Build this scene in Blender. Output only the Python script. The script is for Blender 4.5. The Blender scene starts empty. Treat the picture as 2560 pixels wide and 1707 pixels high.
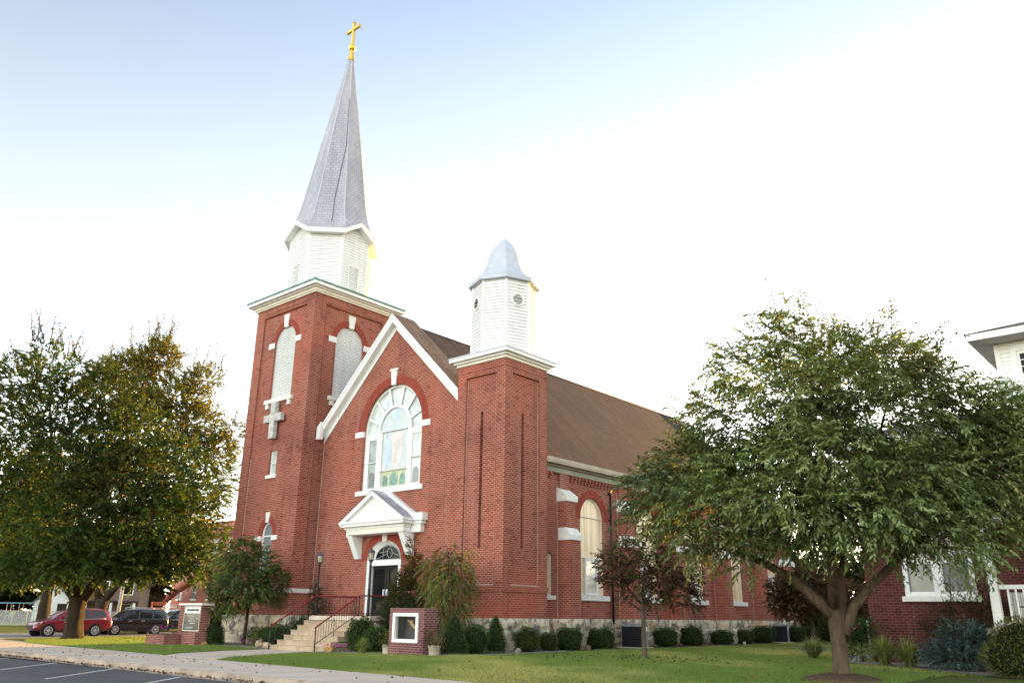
import bpy, bmesh, math, random
import numpy as np
from mathutils import Vector, Matrix
from mathutils.geometry import tessellate_polygon
random.seed(7)
rng = np.random.default_rng(11)
PI = math.pi
R = math.radians
scene = bpy.context.scene
col = scene.collection

# ------------------------------------------------------------------ camera
cd = bpy.data.cameras.new('camera'); cam = bpy.data.objects.new('camera', cd); col.objects.link(cam)
cd.sensor_width = 36.0; cd.lens = 29.134; cd.clip_start = .1; cd.clip_end = 3000
_a, _b, _c = R(40.785), R(18.29), R(.702)
_fw = Vector((-math.sin(_a)*math.cos(_b), math.cos(_a)*math.cos(_b), math.sin(_b)))
_r = Vector((math.cos(_a), math.sin(_a), 0)); _u = _r.cross(_fw)
_r2 = math.cos(_c)*_r + math.sin(_c)*_u; _u2 = -math.sin(_c)*_r + math.cos(_c)*_u
cam.matrix_world = Matrix(((_r2.x, _u2.x, -_fw.x, 29.301), (_r2.y, _u2.y, -_fw.y, -25.382), (_r2.z, _u2.z, -_fw.z, 1.31), (0, 0, 0, 1)))
scene.camera = cam

# ------------------------------------------------------------------ sky and sun
SUN_AZ = R(2.0)      # the sun stands behind the church, a touch left of the nave axis (+Y)
SUN_EL = R(7.5)
sd = Vector((-math.sin(SUN_AZ)*math.cos(SUN_EL), math.cos(SUN_AZ)*math.cos(SUN_EL), math.sin(SUN_EL)))
ld = bpy.data.lights.new('sun', 'SUN'); ld.energy = 2.6; ld.angle = R(.5); ld.color = (1.0, .54, .10)
sun = bpy.data.objects.new('sun', ld); col.objects.link(sun)
sun.rotation_euler = sd.to_track_quat('Z', 'Y').to_euler()
w = bpy.data.worlds.new('World'); scene.world = w; w.use_nodes = True
nt = w.node_tree; nt.nodes.clear()
sky = nt.nodes.new('ShaderNodeTexSky'); sky.sky_type = 'NISHITA'; sky.sun_disc = False
sky.sun_elevation = SUN_EL; sky.sun_rotation = -SUN_AZ
sky.altitude = 150; sky.air_density = 1.0; sky.dust_density = .3; sky.ozone_density = 1.5
hs = nt.nodes.new('ShaderNodeHueSaturation'); hs.inputs['Saturation'].default_value = .55
tn = nt.nodes.new('ShaderNodeMix'); tn.data_type = 'RGBA'; tn.blend_type = 'MULTIPLY'; tn.inputs[0].default_value = 1
tn.inputs[7].default_value = (1.07, .98, .89, 1)
bg = nt.nodes.new('ShaderNodeBackground'); bg.inputs['Strength'].default_value = .15
wo = nt.nodes.new('ShaderNodeOutputWorld')
# an added ramp dims the sun-side sky towards the zenith
tc = nt.nodes.new('ShaderNodeTexCoord'); sp = nt.nodes.new('ShaderNodeSeparateXYZ'); cr = nt.nodes.new('ShaderNodeValToRGB')
nt.links.new(tc.outputs['Generated'], sp.inputs[0]); nt.links.new(sp.outputs[2], cr.inputs[0])
while len(cr.color_ramp.elements) < 6: cr.color_ramp.elements.new(.5)
for e_, (p_, c_) in zip(cr.color_ramp.elements, ((0, (.95, .95, .95)), (.14, (.80, .80, .80)), (.32, (.58, .59, .60)), (.48, (.50, .52, .54)), (.66, (.37, .43, .51)), (1, (.34, .40, .48)))): e_.position = p_; e_.color = (*c_, 1)
mr = nt.nodes.new('ShaderNodeMapRange'); nt.links.new(sp.outputs[1], mr.inputs[0]); mr.inputs[1].default_value = -.45; mr.inputs[2].default_value = .05   # no dimming opposite the sun: that sky is kept bright to light the facade
t2 = nt.nodes.new('ShaderNodeMix'); t2.data_type = 'RGBA'; t2.blend_type = 'MULTIPLY'; nt.links.new(mr.outputs[0], t2.inputs[0])
nt.links.new(cr.outputs[0], t2.inputs[7]); nt.links.new(tn.outputs[2], t2.inputs[6])
nt.links.new(sky.outputs[0], hs.inputs['Color']); nt.links.new(hs.outputs[0], tn.inputs[6])
nt.links.new(t2.outputs[2], bg.inputs[0]); nt.links.new(bg.outputs[0], wo.inputs[0])
scene.view_settings.view_transform = 'Standard'; scene.view_settings.look = 'None'
scene.view_settings.exposure = 2.9; scene.view_settings.gamma = 1.0
scene.cycles.max_bounces = 8; scene.cycles.transparent_max_bounces = 8

# ------------------------------------------------------------------ node helpers
class NT:
    def __init__(s, name, rough=.7, spec=.3):
        s.m = bpy.data.materials.new(name); s.m.use_nodes = True; s.t = s.m.node_tree
        s.b = s.t.nodes['Principled BSDF']; s.b.inputs['Roughness'].default_value = rough
        s.b.inputs['Specular IOR Level'].default_value = spec
    def n(s, typ, props=None, **ins):
        d = s.t.nodes.new('ShaderNode' + typ)
        for k, v in (props or {}).items(): setattr(d, k, v)
        for k, v in ins.items(): s.put(d, k.replace('_', ' '), v)
        return d
    def put(s, d, k, v):
        i = d.inputs[int(k)] if str(k).isdigit() else d.inputs[k]
        if isinstance(v, bpy.types.NodeSocket): s.t.links.new(v, i)
        elif isinstance(v, tuple) and len(v) == 3 and i.type == 'RGBA': i.default_value = (*v, 1)
        else: i.default_value = v
    def math(s, op, a, b=0.0, clamp=False):
        d = s.n('Math', {'operation': op, 'use_clamp': clamp}); s.put(d, 0, a); s.put(d, 1, b); return d.outputs[0]
    def pos(s): return s.n('NewGeometry').outputs['Position']
    def obj(s): return s.n('TexCoord').outputs['Object']
    def noise(s, scale, detail=4, vec=None, rough=.55, dist=0):
        d = s.n('TexNoise', Scale=scale, Detail=detail, Roughness=rough, Distortion=dist)
        s.put(d, 'Vector', vec if vec is not None else s.pos()); return d.outputs['Fac']
    def ramp(s, fac, *stops):
        d = s.n('ValToRGB'); s.put(d, 'Fac', fac); e = d.color_ramp.elements
        while len(e) < len(stops): e.new(.5)
        for q, (p, c) in zip(e, stops): q.position = p; q.color = (*c, 1) if len(c) == 3 else c
        return d.outputs[0]
    def mix(s, fac, a, b, mode='MIX'):
        d = s.n('Mix', {'data_type': 'RGBA', 'blend_type': mode}); s.put(d, 0, fac); s.put(d, 6, a); s.put(d, 7, b); return d.outputs[2]
    def maprange(s, v, a, b, c, e):
        d = s.n('MapRange'); s.put(d, 0, v); [s.put(d, i+1, q) for i, q in enumerate((a, b, c, e))]; return d.outputs[0]
    def scaled(s, vec, sc):
        d = s.n('Mapping'); s.put(d, 'Vector', vec); d.inputs['Scale'].default_value = sc; return d.outputs[0]
    def wall(s, ku=1.0, kv=1.0):
        """(along the wall, up) in metres for a face of any heading"""
        g = s.n('NewGeometry'); P = s.n('SeparateXYZ'); s.put(P, 0, g.outputs['Position'])
        Q = s.n('SeparateXYZ'); s.put(Q, 0, g.outputs['True Normal'])
        l = s.math('SQRT', s.math('ADD', s.math('ADD', s.math('MULTIPLY', Q.outputs[0], Q.outputs[0]), s.math('MULTIPLY', Q.outputs[1], Q.outputs[1])), 1e-5))
        u = s.math('DIVIDE', s.math('SUBTRACT', s.math('MULTIPLY', P.outputs[1], Q.outputs[0]), s.math('MULTIPLY', P.outputs[0], Q.outputs[1])), l)
        c = s.n('CombineXYZ'); s.put(c, 0, s.math('MULTIPLY', u, ku)); s.put(c, 1, s.math('MULTIPLY', P.outputs[2], kv)); return c.outputs[0]
    def bump(s, h, dist=.01, strength=.6):
        d = s.n('Bump', Strength=strength, Distance=dist); s.put(d, 'Height', h); s.put(s.b, 'Normal', d.outputs[0])
    def base(s, c): s.put(s.b, 'Base Color', c); return s
    def rough(s, v): s.put(s.b, 'Roughness', v); return s

def plain(name, c, rough=.6, spec=.35, var=.12, scale=3.0, metal=0, bump=0, bscale=40):
    k = NT(name, rough, spec)
    lo = tuple(x*(1-var) for x in c); hi = tuple(min(1, x*(1+var)) for x in c)
    k.base(k.ramp(k.noise(scale, 6), (.3, lo), (.7, hi)))
    k.b.inputs['Metallic'].default_value = metal
    if bump: k.bump(k.noise(bscale, 5), bump)
    return k.m

def brick(name, c1, c2, mortar, w=.225, h=.0852, ms=.011, dark=.5, rough=.85):
    k = NT(name, rough, .2); uv = k.wall()
    b = k.n('TexBrick', {'offset': .5}, Scale=1.0, Mortar_Size=ms, Mortar_Smooth=.15, Bias=-.1, Brick_Width=w, Row_Height=h)
    k.put(b, 'Vector', uv); k.put(b, 'Color1', c1); k.put(b, 'Color2', c2); k.put(b, 'Mortar', mortar)
    blotch = k.noise(.55, 5); fine = k.noise(9, 4)
    cell = k.n('TexWhiteNoise', {'noise_dimensions': '2D'})
    sn = k.n('VectorMath', {'operation': 'SNAP'})
    k.put(sn, 0, uv); sn.inputs[1].default_value = (w, h, 1); k.put(cell, 'Vector', sn.outputs[0])
    c = k.mix(k.maprange(cell.outputs[0], .80, 1, 0, .5), b.outputs['Color'], tuple(x*dark for x in c2))
    c = k.mix(.8, c, k.ramp(blotch, (.28, (.60, .56, .62)), (.48, (.95, .95, .95)), (.72, (1.10, 1.04, 1.0))), 'MULTIPLY')
    c = k.mix(k.maprange(k.noise(.23, 3), .56, .72, 0, .35), c, tuple(x*1.5 for x in c1))
    streak = k.noise(1.0, 5, k.scaled(k.pos(), (2.2, 2.2, .12)))
    c = k.mix(k.maprange(streak, .57, .75, 0, .42), c, (.30, .23, .20))
    soot = k.noise(1.0, 6, k.scaled(k.pos(), (3.1, 3.1, .2)))
    c = k.mix(k.maprange(soot, .58, .76, 0, .45), c, tuple(x*.45 for x in c2))
    c = k.mix(.35, c, k.ramp(fine, (.3, (.7, .7, .7)), (.7, (1, 1, 1))), 'MULTIPLY')
    k.base(c); k.bump(k.math('SUBTRACT', 1.0, b.outputs['Fac']), .008, .5)
    return k.m

def shingle(name, ca, cb, patch, w=.33, h=.16, kv=1.4, ms=.012, line=.45, wear=.75):
    k = NT(name, .9, .15); uv = k.wall(1, kv)
    b = k.n('TexBrick', {'offset': .5}, Scale=1.0, Mortar_Size=ms, Mortar_Smooth=.3, Bias=0, Brick_Width=w, Row_Height=h)
    k.put(b, 'Vector', uv); k.put(b, 'Color1', ca); k.put(b, 'Color2', cb); k.put(b, 'Mortar', tuple(x*line for x in ca))
    c = k.mix(k.maprange(k.noise(.3, 6), .5, .68, 0, .6), b.outputs['Color'], patch)
    st = k.noise(1.0, 5, k.scaled(uv, (2.2, .25, 1)))
    c = k.mix(wear, c, k.ramp(st, (.35, (.62, .62, .62)), (.65, (1.2, 1.18, 1.15))), 'MULTIPLY')
    c = k.mix(wear*.8, c, k.ramp(k.noise(2.2, 6), (.3, (.7, .7, .7)), (.7, (1.15, 1.12, 1.1))), 'MULTIPLY')
    k.base(c); k.bump(k.math('SUBTRACT', 1.0, b.outputs['Fac']), .012, .6); return k.m

M = {}
M['brick'] = brick('red_brick', (.345, .064, .042), (.255, .046, .031), (.43, .29, .21))
M['brick_arch'] = plain('arch_brick', (.29, .058, .038), .85, .2, .25, 6)
M['mortar'] = plain('mortar', (.5, .38, .3), .9, .1)
M['house_brick'] = brick('dark_house_brick', (.115, .024, .021), (.075, .016, .016), (.15, .085, .07))
M['sign_brick'] = brick('sign_brick', (.27, .065, .05), (.19, .045, .038), (.38, .28, .23), .215, .075)
M['case_brick'] = brick('display_brick', (.20, .048, .048), (.15, .036, .040), (.32, .24, .23), .215, .075)
M['school_brick'] = brick('school_brick', (.50, .16, .12), (.44, .13, .10), (.5, .3, .25))
def stone_mat():
    k = NT('limestone', .9, .2)
    c = k.ramp(k.noise(.9, 6), (.25, (.42, .35, .26)), (.5, (.64, .55, .42)), (.8, (.70, .61, .48)))
    c = k.mix(k.maprange(k.noise(2.6, 6, rough=.7), .47, .60, 0, .9), c, (.12, .11, .105))
    c = k.mix(k.maprange(k.noise(.7, 3), .58, .7, 0, .6), c, (.55, .38, .18))
    k.base(c); k.bump(k.noise(9, 8, rough=.65), .05, .9); return k.m
M['stone'] = stone_mat()
M['joint'] = plain('stone_joint', (.36, .33, .29), .95, .1)
def painted(name, c, grime):
    k = NT(name, .5, .4); st = k.noise(1.0, 6, k.scaled(k.pos(), (4, 4, .55))); fl = k.noise(7, 6)
    q = k.mix(k.maprange(st, .48, .72, 0, .5), c, grime); q = k.mix(k.maprange(fl, .58, .72, 0, .35), q, grime); k.base(q); k.bump(k.noise(30, 4), .003); return k.m
M['white'] = painted('white_paint', (.82, .82, .80), (.60, .58, .54))
M['siding'] = painted('white_siding', (.82, .82, .82), (.66, .65, .63))
M['cream'] = plain('cream_cornice', (.78, .72, .62), .6, .3, .08, 1.5)
M['trimstone'] = plain('white_stone', (.74, .72, .68), .75, .25, .12, 5, bump=.004)
M['copper'] = plain('green_copper', (.10, .22, .20), .7, .4, .5, 3.0, bump=.003)
M['verdigris'] = plain('pale_verdigris', (.38, .55, .48), .7, .3, .2, 2)
M['spire'] = shingle('spire_shingle', (.47, .465, .53), (.42, .415, .48), (.48, .44, .47), .30, .19, 1.02, wear=.35)
M['roof'] = shingle('brown_shingle', (.062, .050, .060), (.045, .037, .045), (.080, .050, .046))
M['roof_front'] = shingle('grey_brown_shingle', (.17, .135, .13), (.125, .10, .095), (.17, .12, .10))
M['hood_roof'] = shingle('grey_slate', (.50, .50, .56), (.36, .36, .41), (.50, .50, .54), .3, .2)
M['house_roof'] = shingle('grey_house_shingle', (.22, .22, .24), (.17, .17, .19), (.24, .24, .25), .3, .16, 2.0)
M['lead'] = plain('painted_sheet_metal', (.50, .52, .58), .45, .5, .1, 2.5)
M['seam'] = plain('seam_metal', (.52, .54, .62), .4, .5)
M['gold'] = plain('gilding', (.95, .60, .12), .32, .5, .08, 8, metal=.85)
M['black'] = plain('black_iron', (.012, .012, .014), .5, .4)
M['darkvoid'] = plain('dark_interior', (.012, .010, .009), .8, .2)
M['concrete'] = plain('concrete', (.56, .47, .38), .9, .2, .2, 2.2, bump=.004)
def steps_mat():
    k = NT('stained_concrete', .9, .2)
    c = k.ramp(k.noise(1.3, 6), (.3, (.34, .245, .165)), (.6, (.50, .38, .27)))
    c = k.mix(k.maprange(k.noise(1, 5, k.scaled(k.pos(), (5, 5, .5))), .55, .72, 0, .7), c, (.25, .19, .14))
    k.base(c); k.bump(k.noise(60, 4), .004); return k.m
M['steps'] = steps_mat()
def glass(name, c, rough=.06, spec=.6, coat=.6, var=.15, sc=.8):
    k = NT(name, rough, spec); lo = tuple(x*(1-var) for x in c); hi = tuple(min(1, x*(1+var)) for x in c)
    k.base(k.ramp(k.noise(sc, 3), (.35, lo), (.65, hi))); k.b.inputs['Coat Weight'].default_value = coat; k.b.inputs['Coat Roughness'].default_value = .04
    return k.m
M['darkglass'] = glass('dark_glass', (.010, .010, .011), .10, .12, .0)
M['carglass'] = glass('car_glass', (.012, .014, .017))
M['shade'] = glass('blind_behind_glass', (.21, .22, .22), .25, .4, .35, .15, 1.5)
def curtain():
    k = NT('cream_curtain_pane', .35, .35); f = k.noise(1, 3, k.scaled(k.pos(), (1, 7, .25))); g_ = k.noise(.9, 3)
    c = k.ramp(f, (.3, (.60, .42, .23)), (.5, (.86, .66, .42)), (.7, (.92, .76, .54))); c = k.mix(k.maprange(g_, .5, .7, 0, .35), c, (.55, .38, .20))  # shading of vertical folds put into the curtain colour as soft bands
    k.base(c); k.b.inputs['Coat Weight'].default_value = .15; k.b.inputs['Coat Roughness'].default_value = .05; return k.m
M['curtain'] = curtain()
M['sashglass'] = glass('sash_pane', (.62, .58, .52), .1, .5, .5, .25, 2.2)
def stained():
    k = NT('leaded_pane', .22, .5); P = k.pos()
    v = k.n('TexVoronoi', Scale=3.2); k.put(v, 'Vector', k.scaled(P, (1, .1, .8)))
    sep = k.n('SeparateColor'); k.put(sep, 0, v.outputs['Color'])
    soft = k.noise(.75, 3)
    c = k.ramp(sep.outputs[0], (.0, (.30, .38, .32)), (.3, (.46, .50, .42)), (.6, (.30, .42, .50)), (.85, (.58, .50, .50)), (1, (.38, .48, .34)))
    c = k.mix(.55, c, k.ramp(soft, (.3, (.34, .44, .58)), (.48, (.50, .53, .50)), (.62, (.62, .55, .54)), (.8, (.40, .52, .42))))
    k.base(c); k.b.inputs['Coat Weight'].default_value = .5; k.b.inputs['Coat Roughness'].default_value = .08
    return k.m
M['stained'] = stained()
M['fanpane'] = glass('sky_pale_pane', (.52, .56, .53), .2, .45, .4, .18, 1.8)  # pale sky reflection of the storm glazing put into the pane colour
M['greenglass'] = glass('green_leaded_glass', (.10, .22, .17), .2, .5, .4, .6, 7)
M['arcade'] = plain('leaded_arcade', (.50, .52, .34), .4, .4, .2, 6)
def leaf_mat(name, trans=.45, rough=.45, gloss=.35):
    k = NT(name, rough, gloss); a = k.n('Attribute', {'attribute_name': 'col'})
    k.base(a.outputs['Color'])
    tr = k.n('BsdfTranslucent'); g = k.mix(1.0, a.outputs['Color'], (1.12, 1.12, .5), 'MULTIPLY'); k.put(tr, 'Color', g)
    mx = k.n('MixShader'); k.put(mx, 0, trans); k.t.links.new(k.b.outputs[0], mx.inputs[1]); k.t.links.new(tr.outputs[0], mx.inputs[2])
    k.t.links.new(mx.outputs[0], k.t.nodes['Material Output'].inputs[0]); return k.m
M['leaf'] = leaf_mat('foliage', .52)
M['gloss_leaf'] = leaf_mat('glossy_foliage', .35, .36, .5)
M['needle'] = leaf_mat('evergreen_foliage', .2, .6, .2)
M['blade'] = leaf_mat('grass_blade', .4, .55, .2)
M['petal'] = leaf_mat('petal', .35, .6, .2)
def bark(name, a, b, sc=6):
    k = NT(name, .9, .15); n_ = k.noise(1, 8, k.scaled(k.obj(), (sc, sc, sc*.22)), .7)
    k.base(k.ramp(n_, (.3, a), (.68, b))); k.bump(n_, .06, .9); return k.m
M['bark'] = bark('grey_brown_bark', (.045, .034, .027), (.16, .125, .10))
M['bark_dark'] = bark('dark_bark', (.016, .011, .008), (.065, .046, .032))
M['bark_smooth'] = bark('smooth_bark', (.045, .032, .022), (.15, .105, .07), 9)

# ------------------------------------------------------------------ mesh helpers
class MB:
    def __init__(s): s.v = []; s.f = []; s.m = []; s.sm = []
    def add(s, vs, fs, mi=0, smooth=False):
        o = len(s.v); s.v += [tuple(p) for p in vs]
        for f in fs: s.f.append([i+o for i in f]); s.m.append(mi); s.sm.append(smooth)
        return s
    def quad(s, *p, mi=0): return s.add(p, [list(range(len(p)))], mi)
    def box(s, x0, x1, y0, y1, z0, z1, mi=0, mat=None):
        vs = [(x, y, z) for z in (z0, z1) for y in (y0, y1) for x in (x0, x1)]
        if mat: vs = [mat @ Vector(p) for p in vs]
        return s.add(vs, [(0, 2, 3, 1), (4, 5, 7, 6), (0, 1, 5, 4), (2, 6, 7, 3), (0, 4, 6, 2), (1, 3, 7, 5)], mi)
    def tube(s, pts, rad, n=8, mi=0, cap=True, smooth=True, jit=0, flute=0):
        pts = [Vector(p) for p in pts]; k = len(pts)
        if not hasattr(rad, '__len__'): rad = [rad]*k
        rings = []; up = None
        for i, p in enumerate(pts):
            t = (pts[min(i+1, k-1)] - pts[max(i-1, 0)]).normalized()
            if up is None: up = Vector((1, 0, 0)) if abs(t.x) < .8 else Vector((0, 1, 0))
            a = t.cross(up); a = a.normalized() if a.length > 1e-5 else t.orthogonal().normalized(); b = a.cross(t); up = b.cross(a) if False else up
            rings.append([p + (a*math.cos(2*PI*j/n) + b*math.sin(2*PI*j/n))*rad[i]*(1+(random.uniform(-jit, jit) if jit else 0)+flute*(math.sin(6*PI*j/n+i*.25)+.6*math.sin(10*PI*j/n+1.3-i*.2))) for j in range(n)])
        vs = [q for r_ in rings for q in r_]
        fs = [(i*n+j, i*n+(j+1) % n, (i+1)*n+(j+1) % n, (i+1)*n+j) for i in range(k-1) for j in range(n)]
        if cap: fs += [tuple(range(n-1, -1, -1)), tuple(range((k-1)*n, k*n))]
        return s.add(vs, fs, mi, smooth)
    def lathe(s, prof, n=12, c=(0, 0, 0), mi=0, smooth=True, a0=0.0, cap=True):
        k = len(prof); vs = [(c[0]+r_*math.cos(a0+2*PI*j/n), c[1]+r_*math.sin(a0+2*PI*j/n), c[2]+z) for r_, z in prof for j in range(n)]
        fs = [(i*n+j, i*n+(j+1) % n, (i+1)*n+(j+1) % n, (i+1)*n+j) for i in range(k-1) for j in range(n)]
        if cap: fs += [tuple(range(n-1, -1, -1)), tuple(range((k-1)*n, k*n))]
        return s.add(vs, fs, mi, smooth)
    def prism(s, poly, P, d0, d1, mi=0):
        """2D outline poly pushed from depth d0 to d1; P(u, w, d) -> point"""
        n = len(poly); vs = [P(u, v, d0) for u, v in poly] + [P(u, v, d1) for u, v in poly]
        s.add(vs, [tuple(range(n)), tuple(range(2*n-1, n-1, -1))] + [(i, i+n, (i+1) % n+n, (i+1) % n) for i in range(n)], mi); return s
    def panel(s, P, outer, holes=(), d=0, reveal=.1, mi=0, rmi=None):
        polys = [[Vector((u, v, 0)) for u, v in outer]] + [[Vector((u, v, 0)) for u, v in h] for h in holes]
        flat = [p for q in polys for p in q]
        s.add([P(p.x, p.y, d) for p in flat], [tuple(t) for t in tessellate_polygon(polys)], mi)
        for h in holes:
            n = len(h)
            if reveal: s.add([P(u, v, d) for u, v in h] + [P(u, v, d+reveal) for u, v in h], [(i, (i+1) % n, (i+1) % n+n, i+n) for i in range(n)], mi if rmi is None else rmi)
        return s
    def build(s, name, mats, parent=None, smooth=None):
        me = bpy.data.meshes.new(name); me.from_pydata(s.v, [], s.f)
        for m in (mats if isinstance(mats, (list, tuple)) else [mats]): me.materials.append(M[m] if isinstance(m, str) else m)
        me.polygons.foreach_set('material_index', s.m)
        me.polygons.foreach_set('use_smooth', s.sm if smooth is None else [smooth]*len(s.f))
        me.update(); o = bpy.data.objects.new(name, me); col.objects.link(o)
        if parent: o.parent = parent
        return o

def tag(o, label=None, cat=None, group=None, kind=None):
    if label: o['label'] = label
    if cat: o['category'] = cat
    if group: o['group'] = group
    if kind: o['kind'] = kind
    return o
def thing(name, label, cat, loc=(0, 0, 0), rz=0, group=None):
    o = bpy.data.objects.new(name, None); col.objects.link(o); o.location = loc; o.rotation_euler = (0, 0, rz); o.empty_display_size = .3
    return tag(o, label, cat, group)
def part(name, parent=None):
    o = bpy.data.objects.new(name, None); col.objects.link(o); o.parent = parent; return o
def copy_tree(o, parent=None):
    c = o.copy(); col.objects.link(c); c.parent = parent
    for ch in list(o.children): copy_tree(ch, c)
    return c
def rect(u0, u1, v0, v1): return [(u0, v0), (u1, v0), (u1, v1), (u0, v1)]
def arch(c, hw, v0, vs, rise, n=20):
    return [(c-hw, v0), (c+hw, v0)] + [(c+hw*math.cos(PI*i/n), vs+rise*math.sin(PI*i/n)) for i in range(n+1)]
def front(y0): return lambda u, v, d: (u, y0+d, v)          # a wall that faces -Y
def side(x0): return lambda u, v, d: (x0-d, u, v)           # a wall that faces +X
def leftw(x0): return lambda u, v, d: (x0+d, u, v)
def smooth01(t): t = min(1, max(0, t)); return t*t*(3-2*t)
def gz(x, y):
    t = min(1, max(0, (y+9.4)/5)); zb = -.12 + .12*smooth01(x/5)
    return -.19 + (zb+.19)*t
def frame_ring(mb, P, outer, inner, d0, d1, mi=0):
    """a flat ring between two outlines with the same point count, with thickness"""
    n = len(outer); A = [P(u, v, d0) for u, v in outer]; B = [P(u, v, d0) for u, v in inner]; Cc = [P(u, v, d1) for u, v in outer]; D = [P(u, v, d1) for u, v in inner]
    fs = []
    for i in range(n):
        j = (i+1) % n; fs += [(i, j, n+j, n+i), (n+i, n+j, 3*n+j, 3*n+i), (i, 2*n+i, 2*n+j, j)]
    mb.add(A+B+Cc+D, fs, mi)
def voussoirs(mb, P, c, hw, vs, rise, w, d, rows=2, skip=.0, unit=.085):
    for k in range(rows):
        r0 = k*w/rows; r1 = r0+w/rows-.012
        L = PI*(hw+rise)/2+PI*r0; n = max(8, int(L/unit))
        for i in range(n):
            a0 = PI*(i+.06)/n; a1 = PI*(i+.94)/n
            if abs((a0+a1)/2-PI/2) < skip: continue
            q = [(c+(hw+r)*math.cos(a), vs+(rise+r)*math.sin(a)) for r, a in ((r0, a0), (r1, a0), (r1, a1), (r0, a1))]
            mb.prism(q, P, -d, .01)
# ------------------------------------------------------------------ ground, roads, paths
def lawn_mat():
    k = NT('lawn_ground', .95, .1)
    c = k.ramp(k.noise(.35, 6), (.3, (.075, .11, .024)), (.55, (.12, .15, .035)), (.75, (.19, .17, .06)))
    c = k.mix(.5, c, k.ramp(k.noise(14, 5), (.3, (.55, .55, .5)), (.7, (1.15, 1.15, 1.1))), 'MULTIPLY')
    k.base(c); k.bump(k.noise(45, 4), .04, .8); return k.m
M['lawn'] = lawn_mat()
def asphalt_mat():
    k = NT('asphalt', .9, .25)
    c = k.ramp(k.noise(.5, 6), (.3, (.075, .070, .070)), (.7, (.118, .110, .110)))
    c = k.mix(.5, c, k.ramp(k.noise(70, 3), (.35, (.6, .6, .6)), (.7, (1.3, 1.3, 1.3))), 'MULTIPLY')
    cr = k.n('TexVoronoi', {'feature': 'DISTANCE_TO_EDGE'}, Scale=.28); k.put(cr, 'Vector', k.pos())
    c = k.mix(k.maprange(cr.outputs[0], 0, .006, .5, 0), c, (.02, .02, .02))
    k.base(c); k.bump(k.noise(90, 3), .006); return k.m
M['asphalt'] = asphalt_mat()
M['road_grey'] = plain('worn_road', (.17, .165, .17), .9, .2, .2, .6, bump=.004)
def pave_mat():
    k = NT('pavement_concrete', .9, .2); P = k.pos()
    c = k.ramp(k.noise(.8, 6), (.3, (.52, .43, .345)), (.7, (.65, .545, .445)))
    sx = k.n('SeparateXYZ'); k.put(sx, 0, P)
    fr = k.math('FRACT', k.math('MULTIPLY', sx.outputs[0], 1/1.5)); ln = k.math('LESS_THAN', k.math('ABSOLUTE', k.math('SUBTRACT', fr, .5)), .006)
    c = k.mix(k.math('MULTIPLY', ln, .55), c, (.22, .18, .15))
    c = k.mix(.4, c, k.ramp(k.noise(18, 5), (.3, (.75, .75, .75)), (.7, (1.05, 1.05, 1.05))), 'MULTIPLY')
    k.base(c); k.bump(k.noise(80, 3), .003); return k.m
M['pave'] = pave_mat()
M['line'] = plain('road_paint', (.62, .62, .62), .8, .2, .3, 12)
def gravel_mat():
    k = NT('river_gravel', .85, .3); v = k.n('TexVoronoi', Scale=16.0); k.put(v, 'Vector', k.pos())
    s_ = k.n('SeparateColor'); k.put(s_, 0, v.outputs['Color'])
    c = k.ramp(s_.outputs[0], (0, (.20, .16, .13)), (.5, (.45, .40, .35)), (1, (.62, .58, .52)))
    k.base(k.mix(k.maprange(v.outputs['Distance'], .3, .6, 0, .8), c, (.06, .05, .04))); k.bump(k.math('SUBTRACT', 1.0, v.outputs['Distance']), .04, 1); return k.m
M['gravel'] = gravel_mat()
M['mulch'] = plain('bark_mulch', (.10, .065, .045), .95, .1, .5, 20, bump=.03)

def struct(name, mb, mat):
    return tag(mb.build(name, mat), kind='structure')
def grid_sheet(xs, ys, zf, skirt=None):
    mb = MB(); nx, ny = len(xs), len(ys)
    vs = [(x, y, zf(x, y)) for y in ys for x in xs]
    mb.add(vs, [(j*nx+i, j*nx+i+1, (j+1)*nx+i+1, (j+1)*nx+i) for j in range(ny-1) for i in range(nx-1)], 0, True)
    return mb
struct('ground', grid_sheet([-1500, -300, -80, 0, 80, 300, 1500], [-1500, -300, -60, 0, 60, 300, 1500], lambda x, y: -.5), 'lawn')
struct('lawn', grid_sheet(list(np.linspace(-21.6, 70, 60)), list(np.linspace(-12.45, 90, 70)), gz).quad((-21.6, -12.45, -.19), (-21.6, 90, -.12), (-21.6, 90, -.6), (-21.6, -12.45, -.6)), 'lawn')
struct('far_lawn', grid_sheet(list(np.linspace(-160, -35.8, 20)), list(np.linspace(-12, 140, 20)), lambda x, y: -.2 - .1*smooth01((x+60)/24)), 'lawn')
struct('road', MB().box(-120, 120, -45, -13.05, -.45, -.33), 'asphalt')
struct('side_street', MB().box(-35.6, -21.7, -13.05, 200, -.46, -.335), 'road_grey')
mb = MB(); mb.box(-35.85, -35.6, -12, 140, -.46, -.2); struct('street_kerb', mb, 'concrete')
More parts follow.
